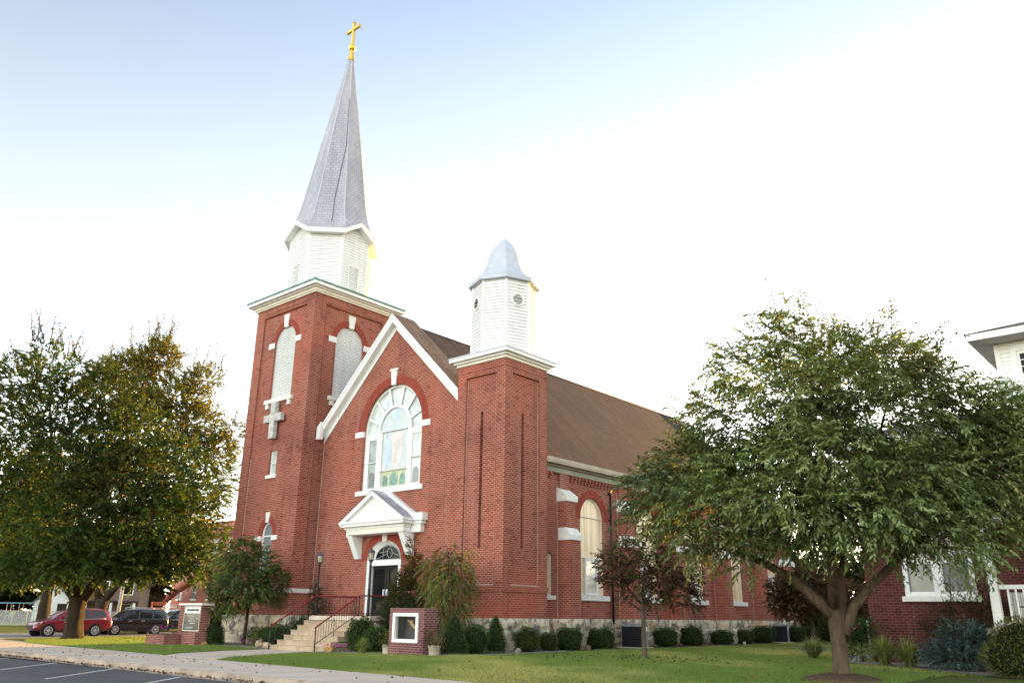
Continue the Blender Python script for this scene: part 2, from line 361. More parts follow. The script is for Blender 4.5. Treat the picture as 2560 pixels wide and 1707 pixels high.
# pavement: one slab along the street, rounded kerb nose, flared corner at the left
mb = MB(); kb = MB(); far = []; near = []
for x in np.linspace(-24, 70, 48):
    yf = -9.42 - .05*min(max(x, -16), 20); 
    if x < -14: yf += min(1.5, (-14-x)**2*.06)
    far.append((x, yf)); near.append((x, -12.5-.02*x))
for i in range(len(far)-1):
    a, b, c_, d_ = near[i], near[i+1], far[i+1], far[i]
    mb.quad((a[0], a[1], -.17), (b[0], b[1], -.17), (c_[0], c_[1], -.17), (d_[0], d_[1], -.17))
    mb.quad((d_[0], d_[1], -.17), (c_[0], c_[1], -.17), (c_[0], c_[1], -.3), (d_[0], d_[1], -.3))
    for (o0, z0), (o1, z1) in (((0, -.17), (-.03, -.185)), ((-.03, -.185), (-.045, -.21)), ((-.045, -.21), (-.06, -.36))):
        kb.quad((a[0], a[1]+o0, z0), (b[0], b[1]+o0, z0), (b[0], b[1]+o1, z1), (a[0], a[1]+o1, z1))
struct('pavement', mb, 'pave'); M['kerbc'] = plain('worn_kerb', (.36, .28, .22), .9, .2, .35, 1.8, bump=.006); struct('kerb', kb, 'kerbc')
mb = MB()
for i in range(len(near)-1):
    a, b = near[i], near[i+1]
    mb.quad((a[0], a[1]-.02, -.322), (b[0], b[1]-.02, -.322), (b[0], b[1]-.42, -.326), (a[0], a[1]-.42, -.326))
struct('gutter_strip', mb, 'kerbc')
mb = MB()
for ax, ay, bx, by in ((1.62, -15.55, -.94, -13.0), (5.92, -16.01, 3.09, -13.0), (10.1, -16.4, 7.35, -13.2), (-2.6, -15.2, -5.0, -13.0), (14.2, -16.6, 11.5, -13.3)):
    n = Vector((-(by-ay), bx-ax, 0)).normalized()*.05
    mb.quad((ax-n.x, ay-n.y, -.325), (ax+n.x, ay+n.y, -.325), (bx+n.x, by+n.y, -.325), (bx-n.x, by-n.y, -.325))
struct('parking_line', mb, 'line')
mb = MB(); pts = [(-.75, -9.3), (2.9, -9.5), (2.1, -8.6), (1.75, -6.5), (1.65, -4.35), (-1.95, -4.35), (-1.8, -6.5), (-1.5, -8.5)]
mb.prism(pts, lambda u, v, d: (u, v, -.165 + .06*smooth01((v+9.4)/5) + d), 0, -.2); struct('walkway', mb, 'pave')
def sheet(name, pts, mat, up=.02):
    mb = MB(); mb.add([(x, y, gz(x, y)+up) for x, y in pts], [tuple(range(len(pts)))]); return struct(name, mb, mat)
sheet('gravel_bed', [(-11.8, -4.2), (-8.2, -3.9), (-2.0, -4.6), (-2.0, -.9), (-11.8, -.9)], 'gravel', .03)
sheet('gravel_bed', [(1.7, -5.3), (5.2, -5.4), (8.4, -4.6), (9.0, -2.6), (9.0, 1.0), (8.7, 2.6), (7.0, 2.6), (7.0, -.8), (1.7, -.9)], 'gravel', .03)
sheet('gravel_bed', [(7.0, 2.6), (8.6, 2.6), (8.6, 28), (7.0, 28)], 'mulch', .025)
sheet('gravel_bed', [(16.6, 9), (19.2, 3.0), (21.2, 1.4), (24.3, -1.1), (30, -3), (30, 4.4), (19, 4.4), (18, 9)], 'gravel', .03)
# ------------------------------------------------------------------ the church
XL0, XL1, YL, YLB = -10.456, -5.111, -1.327, 4.02
XR0, XR1, YR, YRB = 4.62, 7.36, -.344, 2.44
XN, YE = 6.9, 27.1
ST = 1.22
church = thing('church', 'red brick church with tall grey steeple, white belfry and stone base', 'church')
# rock-faced limestone base, block by block
def stone_run(mb, p0, p1, zs, seed, thick=.1):
    rs = random.Random(seed); p0 = Vector((*p0, 0)); p1 = Vector((*p1, 0)); L = (p1-p0).length; t = (p1-p0)/L; n = Vector((t.y, -t.x, 0))
    mb.add([p0+Vector((0, 0, zs[0])), p1+Vector((0, 0, zs[0])), p1+Vector((0, 0, zs[-1])), p0+Vector((0, 0, zs[-1]))], [(0, 1, 2, 3)], 1)
    for k in range(len(zs)-1):
        a = 0
        while a < L-.02:
            b = min(L, a + rs.uniform(.45, 1.05)*(1.25 if k == len(zs)-2 else 1))
            if L-b < .25: b = L
            z0, z1 = zs[k]+.008, zs[k+1]-.008; nu, nv = 5, 4; vs = []
            for j in range(nv):
                for i in range(nu):
                    edge = i in (0, nu-1) or j in (0, nv-1)
                    d = rs.uniform(.015, .03) if edge else rs.uniform(.05, thick)
                    u = a+.008 + (b-a-.016)*i/(nu-1) + (0 if edge else rs.uniform(-.03, .03))
                    vs.append(p0 + t*u + n*d + Vector((0, 0, z0+(z1-z0)*j/(nv-1))))
            mb.add(vs, [(j*nu+i, j*nu+i+1, (j+1)*nu+i+1, (j+1)*nu+i) for j in range(nv-1) for i in range(nu-1)], 0)
            e = [p0+t*(a+.008)+Vector((0, 0, z0)), p0+t*(b-.008)+Vector((0, 0, z0)), p0+t*(b-.008)+Vector((0, 0, z1)), p0+t*(a+.008)+Vector((0, 0, z1))]
            c4 = [vs[0], vs[nu-1], vs[-1], vs[-nu]]
            mb.add(e+c4, [(0, 1, 5, 4), (1, 2, 6, 5), (2, 3, 7, 6), (3, 0, 4, 7)], 0); a = b
ZS = [-.3, .05, .42, .80, ST]
mb = MB()
stone_run(mb, (XL0-.06, YL-.05), (XL1+.06, YL-.05), ZS, 1); stone_run(mb, (XL1+.05, YL-.06), (XL1+.05, -.03), ZS, 2)
stone_run(mb, (XL0-.05, YLB), (XL0-.05, YL-.06), ZS, 8)
stone_run(mb, (XL1+.05, -.03), (XR0, -.03), ZS, 3); stone_run(mb, (XR0-.06, YR-.05), (XR1+.06, YR-.05), ZS, 4)
stone_run(mb, (XR1+.05, YR-.06), (XR1+.05, YRB+.05), ZS, 5)
BUTT = [3.74+4.7*k for k in range(6)]; BUTT[5] = 26.45
prev = YRB
for k, y in enumerate(BUTT):
    stone_run(mb, (XN+.05, prev), (XN+.05, y-.04), ZS, 10+k)
    stone_run(mb, (XN, y-.06), (7.66, y-.06), ZS, 20+k); stone_run(mb, (7.68, y-.06), (7.68, y+.78), ZS, 30+k); prev = y+.74
mb.box(XL0, XL1, YL, YLB, -.3, ST-.02, 1); mb.box(XR0, XR1, YR, YRB, -.3, ST-.02, 1)
mb.build('foundation', ['stone', 'joint'], church)

# --- bell tower
F = front(YL); S = side(XL1)
mb = MB()
louF = arch(-7.65, .945, 12.03, 15.10, .98); louS = arch(1.2, .93, 12.03, 15.10, .98)
sm = rect(-8.0, -7.36, 8.0, 9.25); low = arch(-7.57, .5, 3.2, 4.95, .68)
pf = rect(-9.73, -5.84, 2.42, 16.88); ps = rect(-.62, 3.3, 2.42, 16.88)
mb.panel(F, rect(XL0, XL1, ST, 17.4), [pf], 0, .10)
mb.panel(F, pf, [louF, sm, low], .10, .18)
mb.panel(S, rect(YL, YLB, ST, 17.4), [ps], 0, .10); mb.panel(S, ps, [louS], .10, .18)
mb.quad((XL0, YLB, ST), (XL0, YL, ST), (XL0, YL, 17.4), (XL0, YLB, 17.4)); mb.quad((XL1, YLB, ST), (XL0, YLB, ST), (XL0, YLB, 17.4), (XL1, YLB, 17.4))
for k, (z, o) in enumerate(((16.99, .02), (17.08, .035))): mb.box(-9.75, -5.82, YL-o, YL+.05, z, z+.075)
mb.box(XL1-.05, XL1+.03, -.64, 3.32, 16.99, 17.09)
tower = mb.build('bell_tower', 'brick', church)
def arch_part(par, *a): ab = MB(); voussoirs(ab, *a); return ab.build('brick_arch', 'brick_arch', par)
FT = lambda u, v, d: (u, YL+.10+d, v)
arch_part(tower, FT, -7.65, .945, 15.1, .98, .34, .012, 2); arch_part(tower, lambda u, v, d: (XL1-.10-d, u, v), 1.2, .93, 15.1, .98, .34, .012, 2); arch_part(tower, FT, -7.57, .5, 4.95, .68, .30, .012, 2)
def caulk(par, x0, x1, y0, y1, z0, z1): k = MB(); k.box(x0, x1, y0, y1, z0, z1); return k.build('caulk_joint', 'mortar', par)
caulk(tower, XL1+.001, XL1+.022, -.022, -.001, ST+.02, 9.6); caulk(tower, -9.725, -9.70, YL+.078, YL+.099, 2.45, 9.0)
def louvre(P, c, hw, z0, zs, rise, d, name='belfry_louvre', par=church, pitch=.105, mat='white'):
    l = MB(); fr = arch(c, hw, z0, zs, rise); l.panel(P, fr, [], d+.075, 0)
    z = z0+.01
    while z < zs+rise-.03:
        h = hw if z < zs else hw*math.sqrt(max(0, 1-((z-zs)/rise)**2)); h2 = h
        zt = z+pitch*.86
        if zt > zs: h2 = hw*math.sqrt(max(0, 1-((zt-zs)/rise)**2))
        if h2 > .08:
            l.add([P(c-h, z, d), P(c+h, z, d), P(c+h2, zt, d+.06), P(c-h2, zt, d+.06), P(c-h, z, d+.065), P(c+h, z, d+.065)], [(0, 1, 2, 3), (0, 4, 5, 1)])
        z += pitch
    return l.build(name, mat, par)
louvre(F, -7.65, .945, 12.03, 15.1, .98, .17); louvre(S, 1.2, .93, 12.03, 15.1, .98, .17)
def keystone(P, c, z0, z1, wb, wt, d, par):
    k = MB(); k.prism([(c-wb/2, z0), (c+wb/2, z0), (c+wt/2, z1), (c-wt/2, z1)], P, d-.07, d+.05); return k.build('keystone', 'trimstone', par)
def blockp(name, P, u0, u1, z0, z1, d0, d1, par, mat='trimstone'):
    k = MB(); k.prism(rect(u0, u1, z0, z1), P, d0, d1); return k.build(name, mat, par)
for P, c, hw in ((F, -7.65, .945), (S, 1.2, .93)):
    keystone(P, c, 16.0, 16.72, .30, .46, .1, tower)
    for sg in (-1, 1): a, b = sorted((c+sg*(hw-.0), c+sg*(hw+.5))); blockp('impost', P, a, b, 14.96, 15.27, .04, .16, tower)
    sl = MB(); sl.prism(rect(c-hw-.26, c+hw+.26, 11.82, 12.03), P, -.06, .2)
    for sg in (-1, 1): sl.prism(rect(c+sg*(hw+.02)-.12, c+sg*(hw+.02)+.12, 11.55, 11.82), P, -.02, .2)
    sl.build('sill', 'trimstone', tower)
keystone(F, -7.57, 5.6, 6.1, .22, .32, .1, tower)
for sg in (-1, 1): a, b = sorted((-7.57+sg*.48, -7.57+sg*.95)); blockp('impost', F, a, b, 4.72, 4.95, .04, .16, tower)
blockp('sill', F, -8.12, -7.24, 7.82, 8.0, .02, .2, tower)
blockp('band_course', S, YL-.05, 0.0, 2.22, 2.42, -.05, .02, tower, 'trimstone'); blockp('band_course', F, XL0-.05, XL1-.02, 2.22, 2.42, -.055, .02, tower, 'trimstone')
def simple_window(P, outer, inner, d, par, glassmat, bars=()):
    wd = part('window', par); f = MB(); frame_ring(f, P, outer, inner, d, d+.08)
    for u0, u1, v0, v1 in bars: f.prism(rect(u0, u1, v0, v1), P, d+.005, d+.06)
    f.build('frame', 'white', wd); g = MB(); g.panel(P, inner, [], d+.05, 0); g.build('pane', glassmat, wd); return wd
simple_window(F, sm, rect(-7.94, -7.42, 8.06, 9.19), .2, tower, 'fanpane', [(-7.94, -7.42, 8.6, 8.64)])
simple_window(F, low, arch(-7.57, .43, 3.27, 4.95, .60), .2, tower, 'shade', [(-8.0, -7.14, 4.92, 4.98)])
# wooden cross fixed to the tower face
k = MB(); k.box(-7.86, -7.44, YL-.24, YL-.02, 9.84, 11.74); k.box(-8.42, -7.87, YL-.235, YL-.03, 10.72, 11.12); k.box(-7.43, -6.88, YL-.235, YL-.03, 10.72, 11.12)
k.box(-7.75, -7.55, YL-.03, YL+.11, 10.0, 10.2); k.box(-7.75, -7.55, YL-.03, YL+.11, 11.2, 11.4)
M['oldwood'] = plain('weathered_white_wood', (.50, .48, .45), .8, .2, .3, 6, bump=.004)
tag(k.build('wall_cross', 'oldwood', tower), 'weathered grey white wooden cross')
# cornice
k = MB()
for z0, z1, o in ((17.38, 17.47, .10), (17.47, 17.60, .17), (17.60, 17.67, .30), (17.67, 17.84, .46)):
    k.box(XL0-o, XL1+o, YL-o, YLB+o, z0, z1, 1 if o < .25 else 0)
k.build('cornice', ['white', 'cream'], tower)
k = MB(); k.box(XL0-.5, XL1+.5, YL-.5, YLB+.5, 17.84, 17.93)
a, b, c_, d_ = (XL0-.5, YL-.5, 17.93), (XL1+.5, YL-.5, 17.93), (XL1+.5, YLB+.5, 17.93), (XL0-.5, YLB+.5, 17.93); ap = (-7.78, 1.345, 18.75)
for p, q in ((a, b), (b, c_), (c_, d_), (d_, a)): k.quad(p, q, ap)
k.build('tower_roof', 'copper', tower)
# --- belfry: octagon with lapped boards and gablets over the four cardinal sides
CX, CY = -7.783, 1.345
belf = part('belfry', church)
def ngon(cx, cy, rad, z, a0, n=8): return [Vector((cx+rad*math.cos(a0+2*PI*i/n), cy+rad*math.sin(a0+2*PI*i/n), z)) for i in range(n)]
def lap_siding(mb, cx, cy, rad, a0, z0, ztop, pitch, corner=.10):
    pts = ngon(cx, cy, rad, 0, a0)
    for i in range(8):
        p, q = pts[i], pts[(i+1) % 8]; t = (q-p).normalized(); nrm = Vector((t.y, -t.x, 0)); L = (q-p).length
        z = z0
        while z < ztop(i, .5)-.02:
            # clip the board to the gablet above it
            def ext(zz):
                ok = [u for u in np.linspace(0, 1, 41) if ztop(i, u) >= zz]
                return (min(ok), max(ok)) if ok else None
            zt = min(z+pitch, ztop(i, .5)-.001); e0, e1 = ext(z), ext(zt)
            if e0 and e1:
                A = p+t*L*e0[0]; B = p+t*L*e0[1]; Cc = p+t*L*e1[1]; D = p+t*L*e1[0]
                o = nrm*.05
                mb.add([A+o+Vector((0, 0, z)), B+o+Vector((0, 0, z)), Cc+nrm*.004+Vector((0, 0, zt)), D+nrm*.004+Vector((0, 0, zt)), A+Vector((0, 0, z)), B+Vector((0, 0, z))], [(0, 1, 2, 3), (0, 4, 5, 1)])
            z += pitch
def corner_posts(mb, cx, cy, rad, a0, z0, z1, wd=.11):
    pts = ngon(cx, cy, rad, 0, a0)
    for i in range(8):
        c = pts[i]; l = (pts[i-1]-c).normalized(); r = (pts[(i+1) % 8]-c).normalized(); out = Vector((c.x-cx, c.y-cy, 0)).normalized()*.045
        P3 = [c+l*wd+out*.9, c+out*1.15, c+r*wd+out*.9, c+r*wd-out, c+l*wd-out]
        mb.add([p+Vector((0, 0, z0)) for p in P3]+[p+Vector((0, 0, z1)) for p in P3], [(i_, (i_+1) % 5, (i_+1) % 5+5, i_+5) for i_ in range(5)]+[(5, 6, 7, 8, 9)])
BR = 2.36; BA = R(22.5)
card = lambda i: i % 2 == 1        # side i runs from corner i to i+1; odd ones face +Y, -X, -Y, +X
def btop(i, u): return 21.5 + (.66*(1-abs(2*u-1)) if card(i) else 0)
mb = MB(); lap_siding(mb, CX, CY, BR, BA, 17.95, btop, .155); mb.build('siding', 'siding', belf)
mb = MB(); corner_posts(mb, CX, CY, BR, BA, 17.9, 21.55); mb.build('corner_board', 'white', belf)
def slat_vent(P, u0, u1, z0, z1, d, par, broken=False):
    v = MB(); v.prism(rect(u0, u1, z0, z1), P, d+.03, d+.05, 1); frame_ring(v, P, rect(u0-.05, u1+.05, z0-.05, z1+.05), rect(u0, u1, z0, z1), d-.05, d+.03)
    n = int((z1-z0)/.085)
    for i in range(n):
        if broken and i in (0, n-3): continue
        z = z0+(z1-z0)*(i+.15)/n; v.add([P(u0, z, d-.03), P(u1, z, d-.03), P(u1, z+.055, d+.02), P(u0, z+.055, d+.02)], [(0, 1, 2, 3)])
    return v.build('vent', ['white', 'darkvoid'], par)
ap = BR*math.cos(PI/8)
slat_vent(front(CY-ap), -8.1, -7.5, 18.72, 19.78, -.03, belf, True); slat_vent(side(CX+ap), 1.03, 1.66, 18.5, 19.76, -.03, belf)
# eaves: fascia following corner, mid, corner ... with soffit
RE, ZE, RM, ZM = 2.77, 21.74, 2.63, 22.42
rim = []
for i in range(8):
    a = BA + i*PI/4; rim.append(Vector((CX+RE*math.cos(a), CY+RE*math.sin(a), ZE)))
    a2 = a + PI/8
    if card(i): rim.append(Vector((CX+RM*math.cos(a2), CY+RM*math.sin(a2), ZM)))
    else: rim.append(Vector((CX+RE*math.cos(PI/8)*math.cos(a2), CY+RE*math.cos(PI/8)*math.sin(a2), ZE)))
mb = MB(); n = len(rim); inn = [Vector((CX+(p.x-CX)*.80, CY+(p.y-CY)*.80, p.z-.26)) for p in rim]; lowr = [p+Vector((0, 0, -.27)) for p in rim]
mb.add(rim+lowr+inn, [(i, (i+1) % n, (i+1) % n+n, i+n) for i in range(n)]+[(i+n, (i+1) % n+n, (i+1) % n+2*n, i+2*n) for i in range(n)]); mb.build('fascia', 'white', belf)
# spire
spire = part('spire', church)
TX, TY = CX+.13, CY+.12
prof = [(2.46, 22.3), (2.20, 22.95), (1.985, 23.87), (1.35, 27.8), (.72, 31.4), (.15, 34.75)]
mb = MB(); rings = []
for r_, z in prof:
    k_ = (z-21.7)/13.05; rings.append(ngon(CX+.13*k_, CY+.12*k_, r_, z, BA))
for i in range(8):
    j = (i+1) % 8; A, Bm, Cn = rim[2*i], rim[2*i+1], rim[(2*i+2) % n]; mb.quad(A, Bm, rings[0][i]); mb.quad(Bm, Cn, rings[0][j]); mb.quad(Bm, rings[0][j], rings[0][i])
    for k in range(len(rings)-1): mb.quad(rings[k][i], rings[k][j], rings[k+1][j], rings[k+1][i])
mb.build('spire_roof', 'spire', spire)
mb = MB()
for i in range(8): mb.tube([rim[2*i]+Vector((0, 0, .02))]+[r_[i] for r_ in rings], [.032]*7, 5)
mb.build('hip_seam', 'seam', spire)
mb = MB(); q = [r_[7]*.62+r_[6]*.38 for r_ in rings]; nn = Vector((.6, -.8, .15)).normalized()*.02
mb.tube([rings[0][7]*.62+rings[0][6]*.38-Vector((0, 0, .5))+nn*3]+[p+nn*(1 if i < 3 else .4) for i, p in enumerate(q[:3])]+[rings[3][7]*.93+rings[3][6]*.07+nn, rings[4][7]+nn*2], [.014]*6, 4); mb.build('lightning_cable', 'black', spire)
fin = part('finial', spire)
mb = MB(); mb.lathe([(.24, 34.62), (.21, 34.8), (.11, 35.4), (.10, 35.45)], 8, (TX, TY, 0), a0=BA, smooth=False); mb.build('finial_cap', 'gold', fin)
mb = MB(); mb.lathe([(.02, 35.42), (.16, 35.44), (.2, 35.5), (.205, 35.52), (.24, 35.58), (.25, 35.64), (.22, 35.72), (.13, 35.79), (.06, 35.82)], 16, (TX, TY, 0)); mb.build('orb', 'gold', fin)
mb = MB(); mb.box(TX-.075, TX+.075, TY-.075, TY+.075, 35.78, 37.52); mb.box(TX-.58, TX-.08, TY-.07, TY+.07, 36.95, 37.1); mb.box(TX+.08, TX+.58, TY-.07, TY+.07, 36.95, 37.1)
for x0, x1, z0, z1 in ((-.62, -.581, 36.92, 37.13), (.581, .62, 36.92, 37.13), (-.105, .105, 37.521, 37.56)): mb.box(TX+x0, TX+x1, TY-.1, TY+.1, z0, z1)
tag(mb.build('spire_cross', 'gold', fin), 'gilded cross')
mb = MB(); mb.tube([(TX, TY, 37.55), (TX+.01, TY, 37.86)], [.012, .006], 5); mb.build('lightning_rod', 'black', fin)
# --- gable front wall between the towers
G = front(0)
WIN = arch(0, 2.06, 6.82, 9.6, 2.16, 36); DOOR = arch(0, 1.12, ST, 3.6, .86, 24)
gp = [(XL1, ST), (XR0, ST), (XR0, 14.75-.99*XR0), (0, 14.75), (XL1, 14.75+.99*XL1)]
front_part = part('gable_front', church)
DOORC = [(u, v if v > ST+.001 else ST+.012) for u, v in DOOR]
mb = MB(); mb.panel(G, gp, [WIN, DOORC], 0, .28)
mb.build('brick_wall', 'brick', front_part)
arch_part(front_part, G, 0, 2.06, 9.6, 2.16, .44, .012, 3); arch_part(front_part, G, 0, 1.12, 3.6, .86, .42, .012, 3)
keystone(G, 0, 11.72, 12.42, .28, .42, 0, front_part); k = MB(); k.prism(rect(-.27, .27, 12.42, 12.52), G, -.10, .03); k.build('keystone_cap', 'trimstone', front_part)
keystone(G, 0, 4.42, 4.9, .26, .38, 0, front_part)
for sg in (-1, 1): a, b = sorted((sg*2.04, sg*2.62)); blockp('impost', G, a, b, 9.43, 9.71, -.05, .1, front_part)
blockp('sill', G, -2.3, 2.3, 6.6, 6.82, -.08, .26, front_part)
# big leaded window
bw = part('window', front_part); D = .16
f = MB(); frame_ring(f, G, arch(0, 2.06, 6.82, 9.6, 2.16, 36), arch(0, 1.95, 6.92, 9.6, 2.05, 36), D, D+.1)
ia = lambda h, rs_: [(h*math.cos(PI*i/36), 9.6+rs_*math.sin(PI*i/36)) for i in range(37)]
for (h0, r0), (h1, r1) in (((1.16, 1.18), (1.04, 1.06)),):
    o_, i_ = ia(h0, r0), ia(h1, r1)
    for k in range(36): f.prism([o_[k], i_[k], i_[k+1], o_[k+1]], G, D, D+.07)
for sg in (-1, 1): f.prism(rect(*sorted((sg*1.04, sg*1.16)), 6.9, 9.6), G, D+.002, D+.07)
for u0, u1, z in ((-1.95, -1.16, 9.44), (1.16, 1.95, 9.44)): f.prism(rect(u0, u1, z-.07, z+.07), G, D+.005, D+.06)
for (ou, ov) in ((-1.97, 10.35), (-1.42, 11.15), (-.54, 11.62), (.5, 11.62), (1.38, 11.16), (1.86, 10.35)):
    an = math.atan2((ov-9.6)/2.1, ou/2.02); p = (1.12*math.cos(an), 9.6+1.14*math.sin(an)); q = (1.99*math.cos(an), 9.6+2.09*math.sin(an))
    tx, ty = q[0]-p[0], q[1]-p[1]; l = math.hypot(tx, ty); nx, ny = -ty/l*.065, tx/l*.065
    f.prism([(p[0]-nx, p[1]-ny), (p[0]+nx, p[1]+ny), (q[0]+nx, q[1]+ny), (q[0]-nx, q[1]-ny)], G, D+.01, D+.06)
# inner borders of the lights
for u0, u1, v0, v1 in ((-1.95, -1.78, 6.92, 9.4), (-1.24, -1.16, 6.92, 9.4), (1.16, 1.24, 6.92, 9.4), (1.82, 1.95, 6.92, 9.4), (-1.04, -.86, 6.92, 9.6), (.92, 1.04, 6.92, 9.6), (-1.78, -1.24, 9.25, 9.38), (1.24, 1.82, 9.25, 9.38)):
    f.prism(rect(u0, u1, v0, v1), G, D+.03, D+.06)
f.build('frame', 'white', bw)
M['storm'] = plain('storm_window_bar', (.62, .63, .63), .4, .5)
for u0, u1, z in ((-1.95, -1.16, 8.15), (1.16, 1.95, 8.15), (-1.04, 1.04, 7.69), (-1.04, 1.04, 9.56)): f = MB(); f.prism(rect(u0, u1, z-.022, z+.022), G, D-.012, D+.03); f.build('storm_bar', 'storm', bw)
g = MB(); g.panel(G, arch(0, 1.1, 7.69, 9.6, 1.12, 30), [], D+.075, 0); g.build('pane', 'stained', bw)
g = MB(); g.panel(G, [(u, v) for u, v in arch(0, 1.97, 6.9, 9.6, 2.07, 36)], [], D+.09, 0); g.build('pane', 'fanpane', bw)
g = MB(); M['cloudglass'] = glass('pale_blue_pane', (.36, .44, .54), .2, .5, .5, .3, 1.6); M['rosyglass'] = glass('rosy_pane', (.56, .48, .47), .2, .5, .5, .15, 1.8)
g.prism([(-.8, 8.5), (-.5, 7.75), (-.2, 8.3), (-.3, 9.1), (-.62, 9.5)], G, D+.068, D+.074); g.build('pane', 'cloudglass', bw)
g = MB(); g.prism([(-.15, 8.0), (.1, 7.75), (.42, 7.9), (.62, 8.6), (.6, 9.4), (.1, 9.5), (-.25, 9.2), (-.1, 8.6)], G, D+.068, D+.074); g.build('pane', 'rosyglass', bw)
g = MB(); g.panel(G, rect(-.86, .92, 6.92, 7.66), [arch(c, h, 6.97, 7.25, r_) for c, h, r_ in ((-.55, .2, .24), (.06, .3, .32), (.67, .2, .24))], D+.068, .01); g.build('lead_tracery', 'arcade', bw)
g = MB(); g.panel(G, rect(-.86, .92, 6.92, 7.66), [], D+.073, 0); g.build('pane', 'greenglass', bw)
M['sidepane'] = glass('grey_green_pane', (.34, .38, .34), .2, .5, .6, .3, 1.5); M['sidepale'] = glass('pale_side_pane', (.52, .53, .50), .2, .5, .6, .15, 1.5)
for u0, u1, m_ in ((-1.78, -1.24, 'sidepane'), (1.24, 1.82, 'sidepale')):
    g = MB(); g.panel(G, rect(u0, u1, 6.92, 9.25), [arch((u0+u1)/2, .21, 6.98, 7.45, .24)], D+.066, .01); g.build('pane', m_, bw)
    g = MB(); g.panel(G, arch((u0+u1)/2, .22, 6.97, 7.45, .25), [], D+.074, 0); g.build('pane', 'shade', bw)
# entrance: white frame, dark double doors, half-round light
en = part('entrance', front_part)
f = MB(); f.prism(rect(-1.13, -.98, ST, 3.62), G, -.03, .3); f.prism(rect(.98, 1.13, ST, 3.62), G, -.03, .3); f.prism(rect(-.97, .97, 3.38, 3.62), G, .0, .3)
o_ = [(1.13*math.cos(PI*i/24), 3.63+.86*math.sin(PI*i/24)) for i in range(25)]; i_ = [(.86*math.cos(PI*i/24), 3.63+.66*math.sin(PI*i/24)) for i in range(25)]
for k in range(24):
    f.add([G(*o_[k], -.02), G(*o_[k+1], -.02), G(*i_[k+1], .22), G(*i_[k], .22)], [(0, 1, 2, 3)], 0)
f.build('door_frame', 'white', en)
g = MB(); g.panel(G, [(.88*math.cos(PI*i/24), 3.63+.68*math.sin(PI*i/24)) for i in range(25)], [], .225, 0); tl = g.build('transom_light', 'darkglass', en)
g = MB(); M['leadline'] = plain('pale_leading', (.42, .44, .46), .5, .4, .2)
g.tube([G(.12+.17*math.cos(a), 3.93+.2*math.sin(a), .2) for a in np.linspace(0, 2*PI, 20)], .018, 4)
g.tube([G(.84*math.cos(a), 3.64+.62*math.sin(a), .2) for a in np.linspace(0, PI, 20)], .02, 4)
for u0, v0, u1, v1 in ((-.75, 3.7, -.05, 3.9), (.29, 3.93, .72, 3.8), (.12, 4.13, .12, 4.27), (-.6, 3.95, -.05, 4.0), (-.84, 3.66, .84, 3.66), (-.35, 3.7, -.3, 4.2)): g.tube([G(u0, v0, .205), G(u1, v1, .205)], .012, 4)
g.build('tracery', 'leadline', tl)
M['leafblade'] = plain('dark_bronze', (.016, .014, .013), .5, .25, .2)
for s0, s1, hx in ((-.96, -.012, -.12), (.012, .96, .12)):
    dm = MB(); P = lambda u, v, d: (u, .22+d, v)
    frame_ring(dm, P, rect(s0, s1, ST+.03, 3.37), rect(s0+.12, s1-.12, ST+.28, 3.25), 0, .05); dr = dm.build('door', 'leafblade', en)
    g = MB(); g.panel(P, rect(s0+.12, s1-.12, ST+.28, 3.25), [], .03, 0); g.build('pane', 'darkglass', dr)
    h = MB(); h.box(hx-.045 if hx < 0 else .035, hx+.03 if hx < 0 else hx+.045, .15, .21, 2.05, 2.36); h.build('handle', 'seam', dr)
g = MB(); g.quad((-1.1, .8, ST+.02), (1.1, .8, ST+.02), (1.1, .8, 4.4), (-1.1, .8, 4.4)); g.build('dark_lobby', 'darkvoid', en)
# hood over the entrance
hd = part('entrance_hood', church); yF = -.97
k = MB(); k.prism([(-1.85, 5.32), (1.85, 5.32), (0, 6.42)], front(yF+.18), 0, .04); tym = k.build('tympanum', 'white', hd)
k = MB()
for sg in (-1, 1):
    for t in np.linspace(.12, .9, 8):
        x = sg*1.8*t; h = 1.06*(1-t); k.prism([(x-.018, 5.34), (x+.018, 5.34), (x+.018-sg*(h*.62), 5.34+h*.93), (x-.018-sg*(h*.62), 5.34+h*.93)], front(yF+.165), 0, .02)
k.prism(rect(-.025, .025, 5.34, 6.36), front(yF+.16), 0, .02); k.build('board_strip', 'white', tym)
def rake(mb, x0, z0, x1, z1, h, y0, y1):
    P = front(0); dx, dz = x1-x0, z1-z0
    mb.prism([(x0, z0), (x1, z1), (x1, z1-h), (x0, z0-h)], P, y0, y1)
k = MB()
for sg in (-1, 1):
    rake(k, 0, 6.58, sg*2.15, 5.30, .20, yF, yF+.17)
    rake(k, 0, 6.78, sg*2.2, 5.46, .16, -.30, -.02)
k.box(-2.2, 2.2, yF-.02, -.34, 5.20, 5.30); k.box(-2.12, 2.12, yF+.05, -.342, 5.07, 5.20); k.box(-1.97, 1.97, yF+.24, -.3, 4.95, 5.07); k.box(-1.93, 1.93, yF+.28, -.29, 4.72, 4.95)
k.box(-2.72, 2.72, -.36, -.01, 5.20, 5.52); k.box(-2.62, 2.62, -.30, -.012, 5.06, 5.20); k.box(-2.52, 2.52, -.25, -.014, 4.71, 5.06)
k.build('hood_cornice', 'white', hd)
k = MB(); k.prism(rect(-1.9, 1.9, 4.73, 4.94), front(yF+.262), 0, .01); k.build('frieze', 'cream', hd)
k = MB()
for sg in (-1, 1):
    k.add([(0, yF, 6.62), (sg*2.2, yF, 5.31), (sg*2.2, -.3, 5.31), (0, -.3, 6.62), (0, yF, 6.55), (sg*2.2, yF, 5.24)], [(0, 1, 2, 3)])
k.build('hood_roof', 'hood_roof', hd)
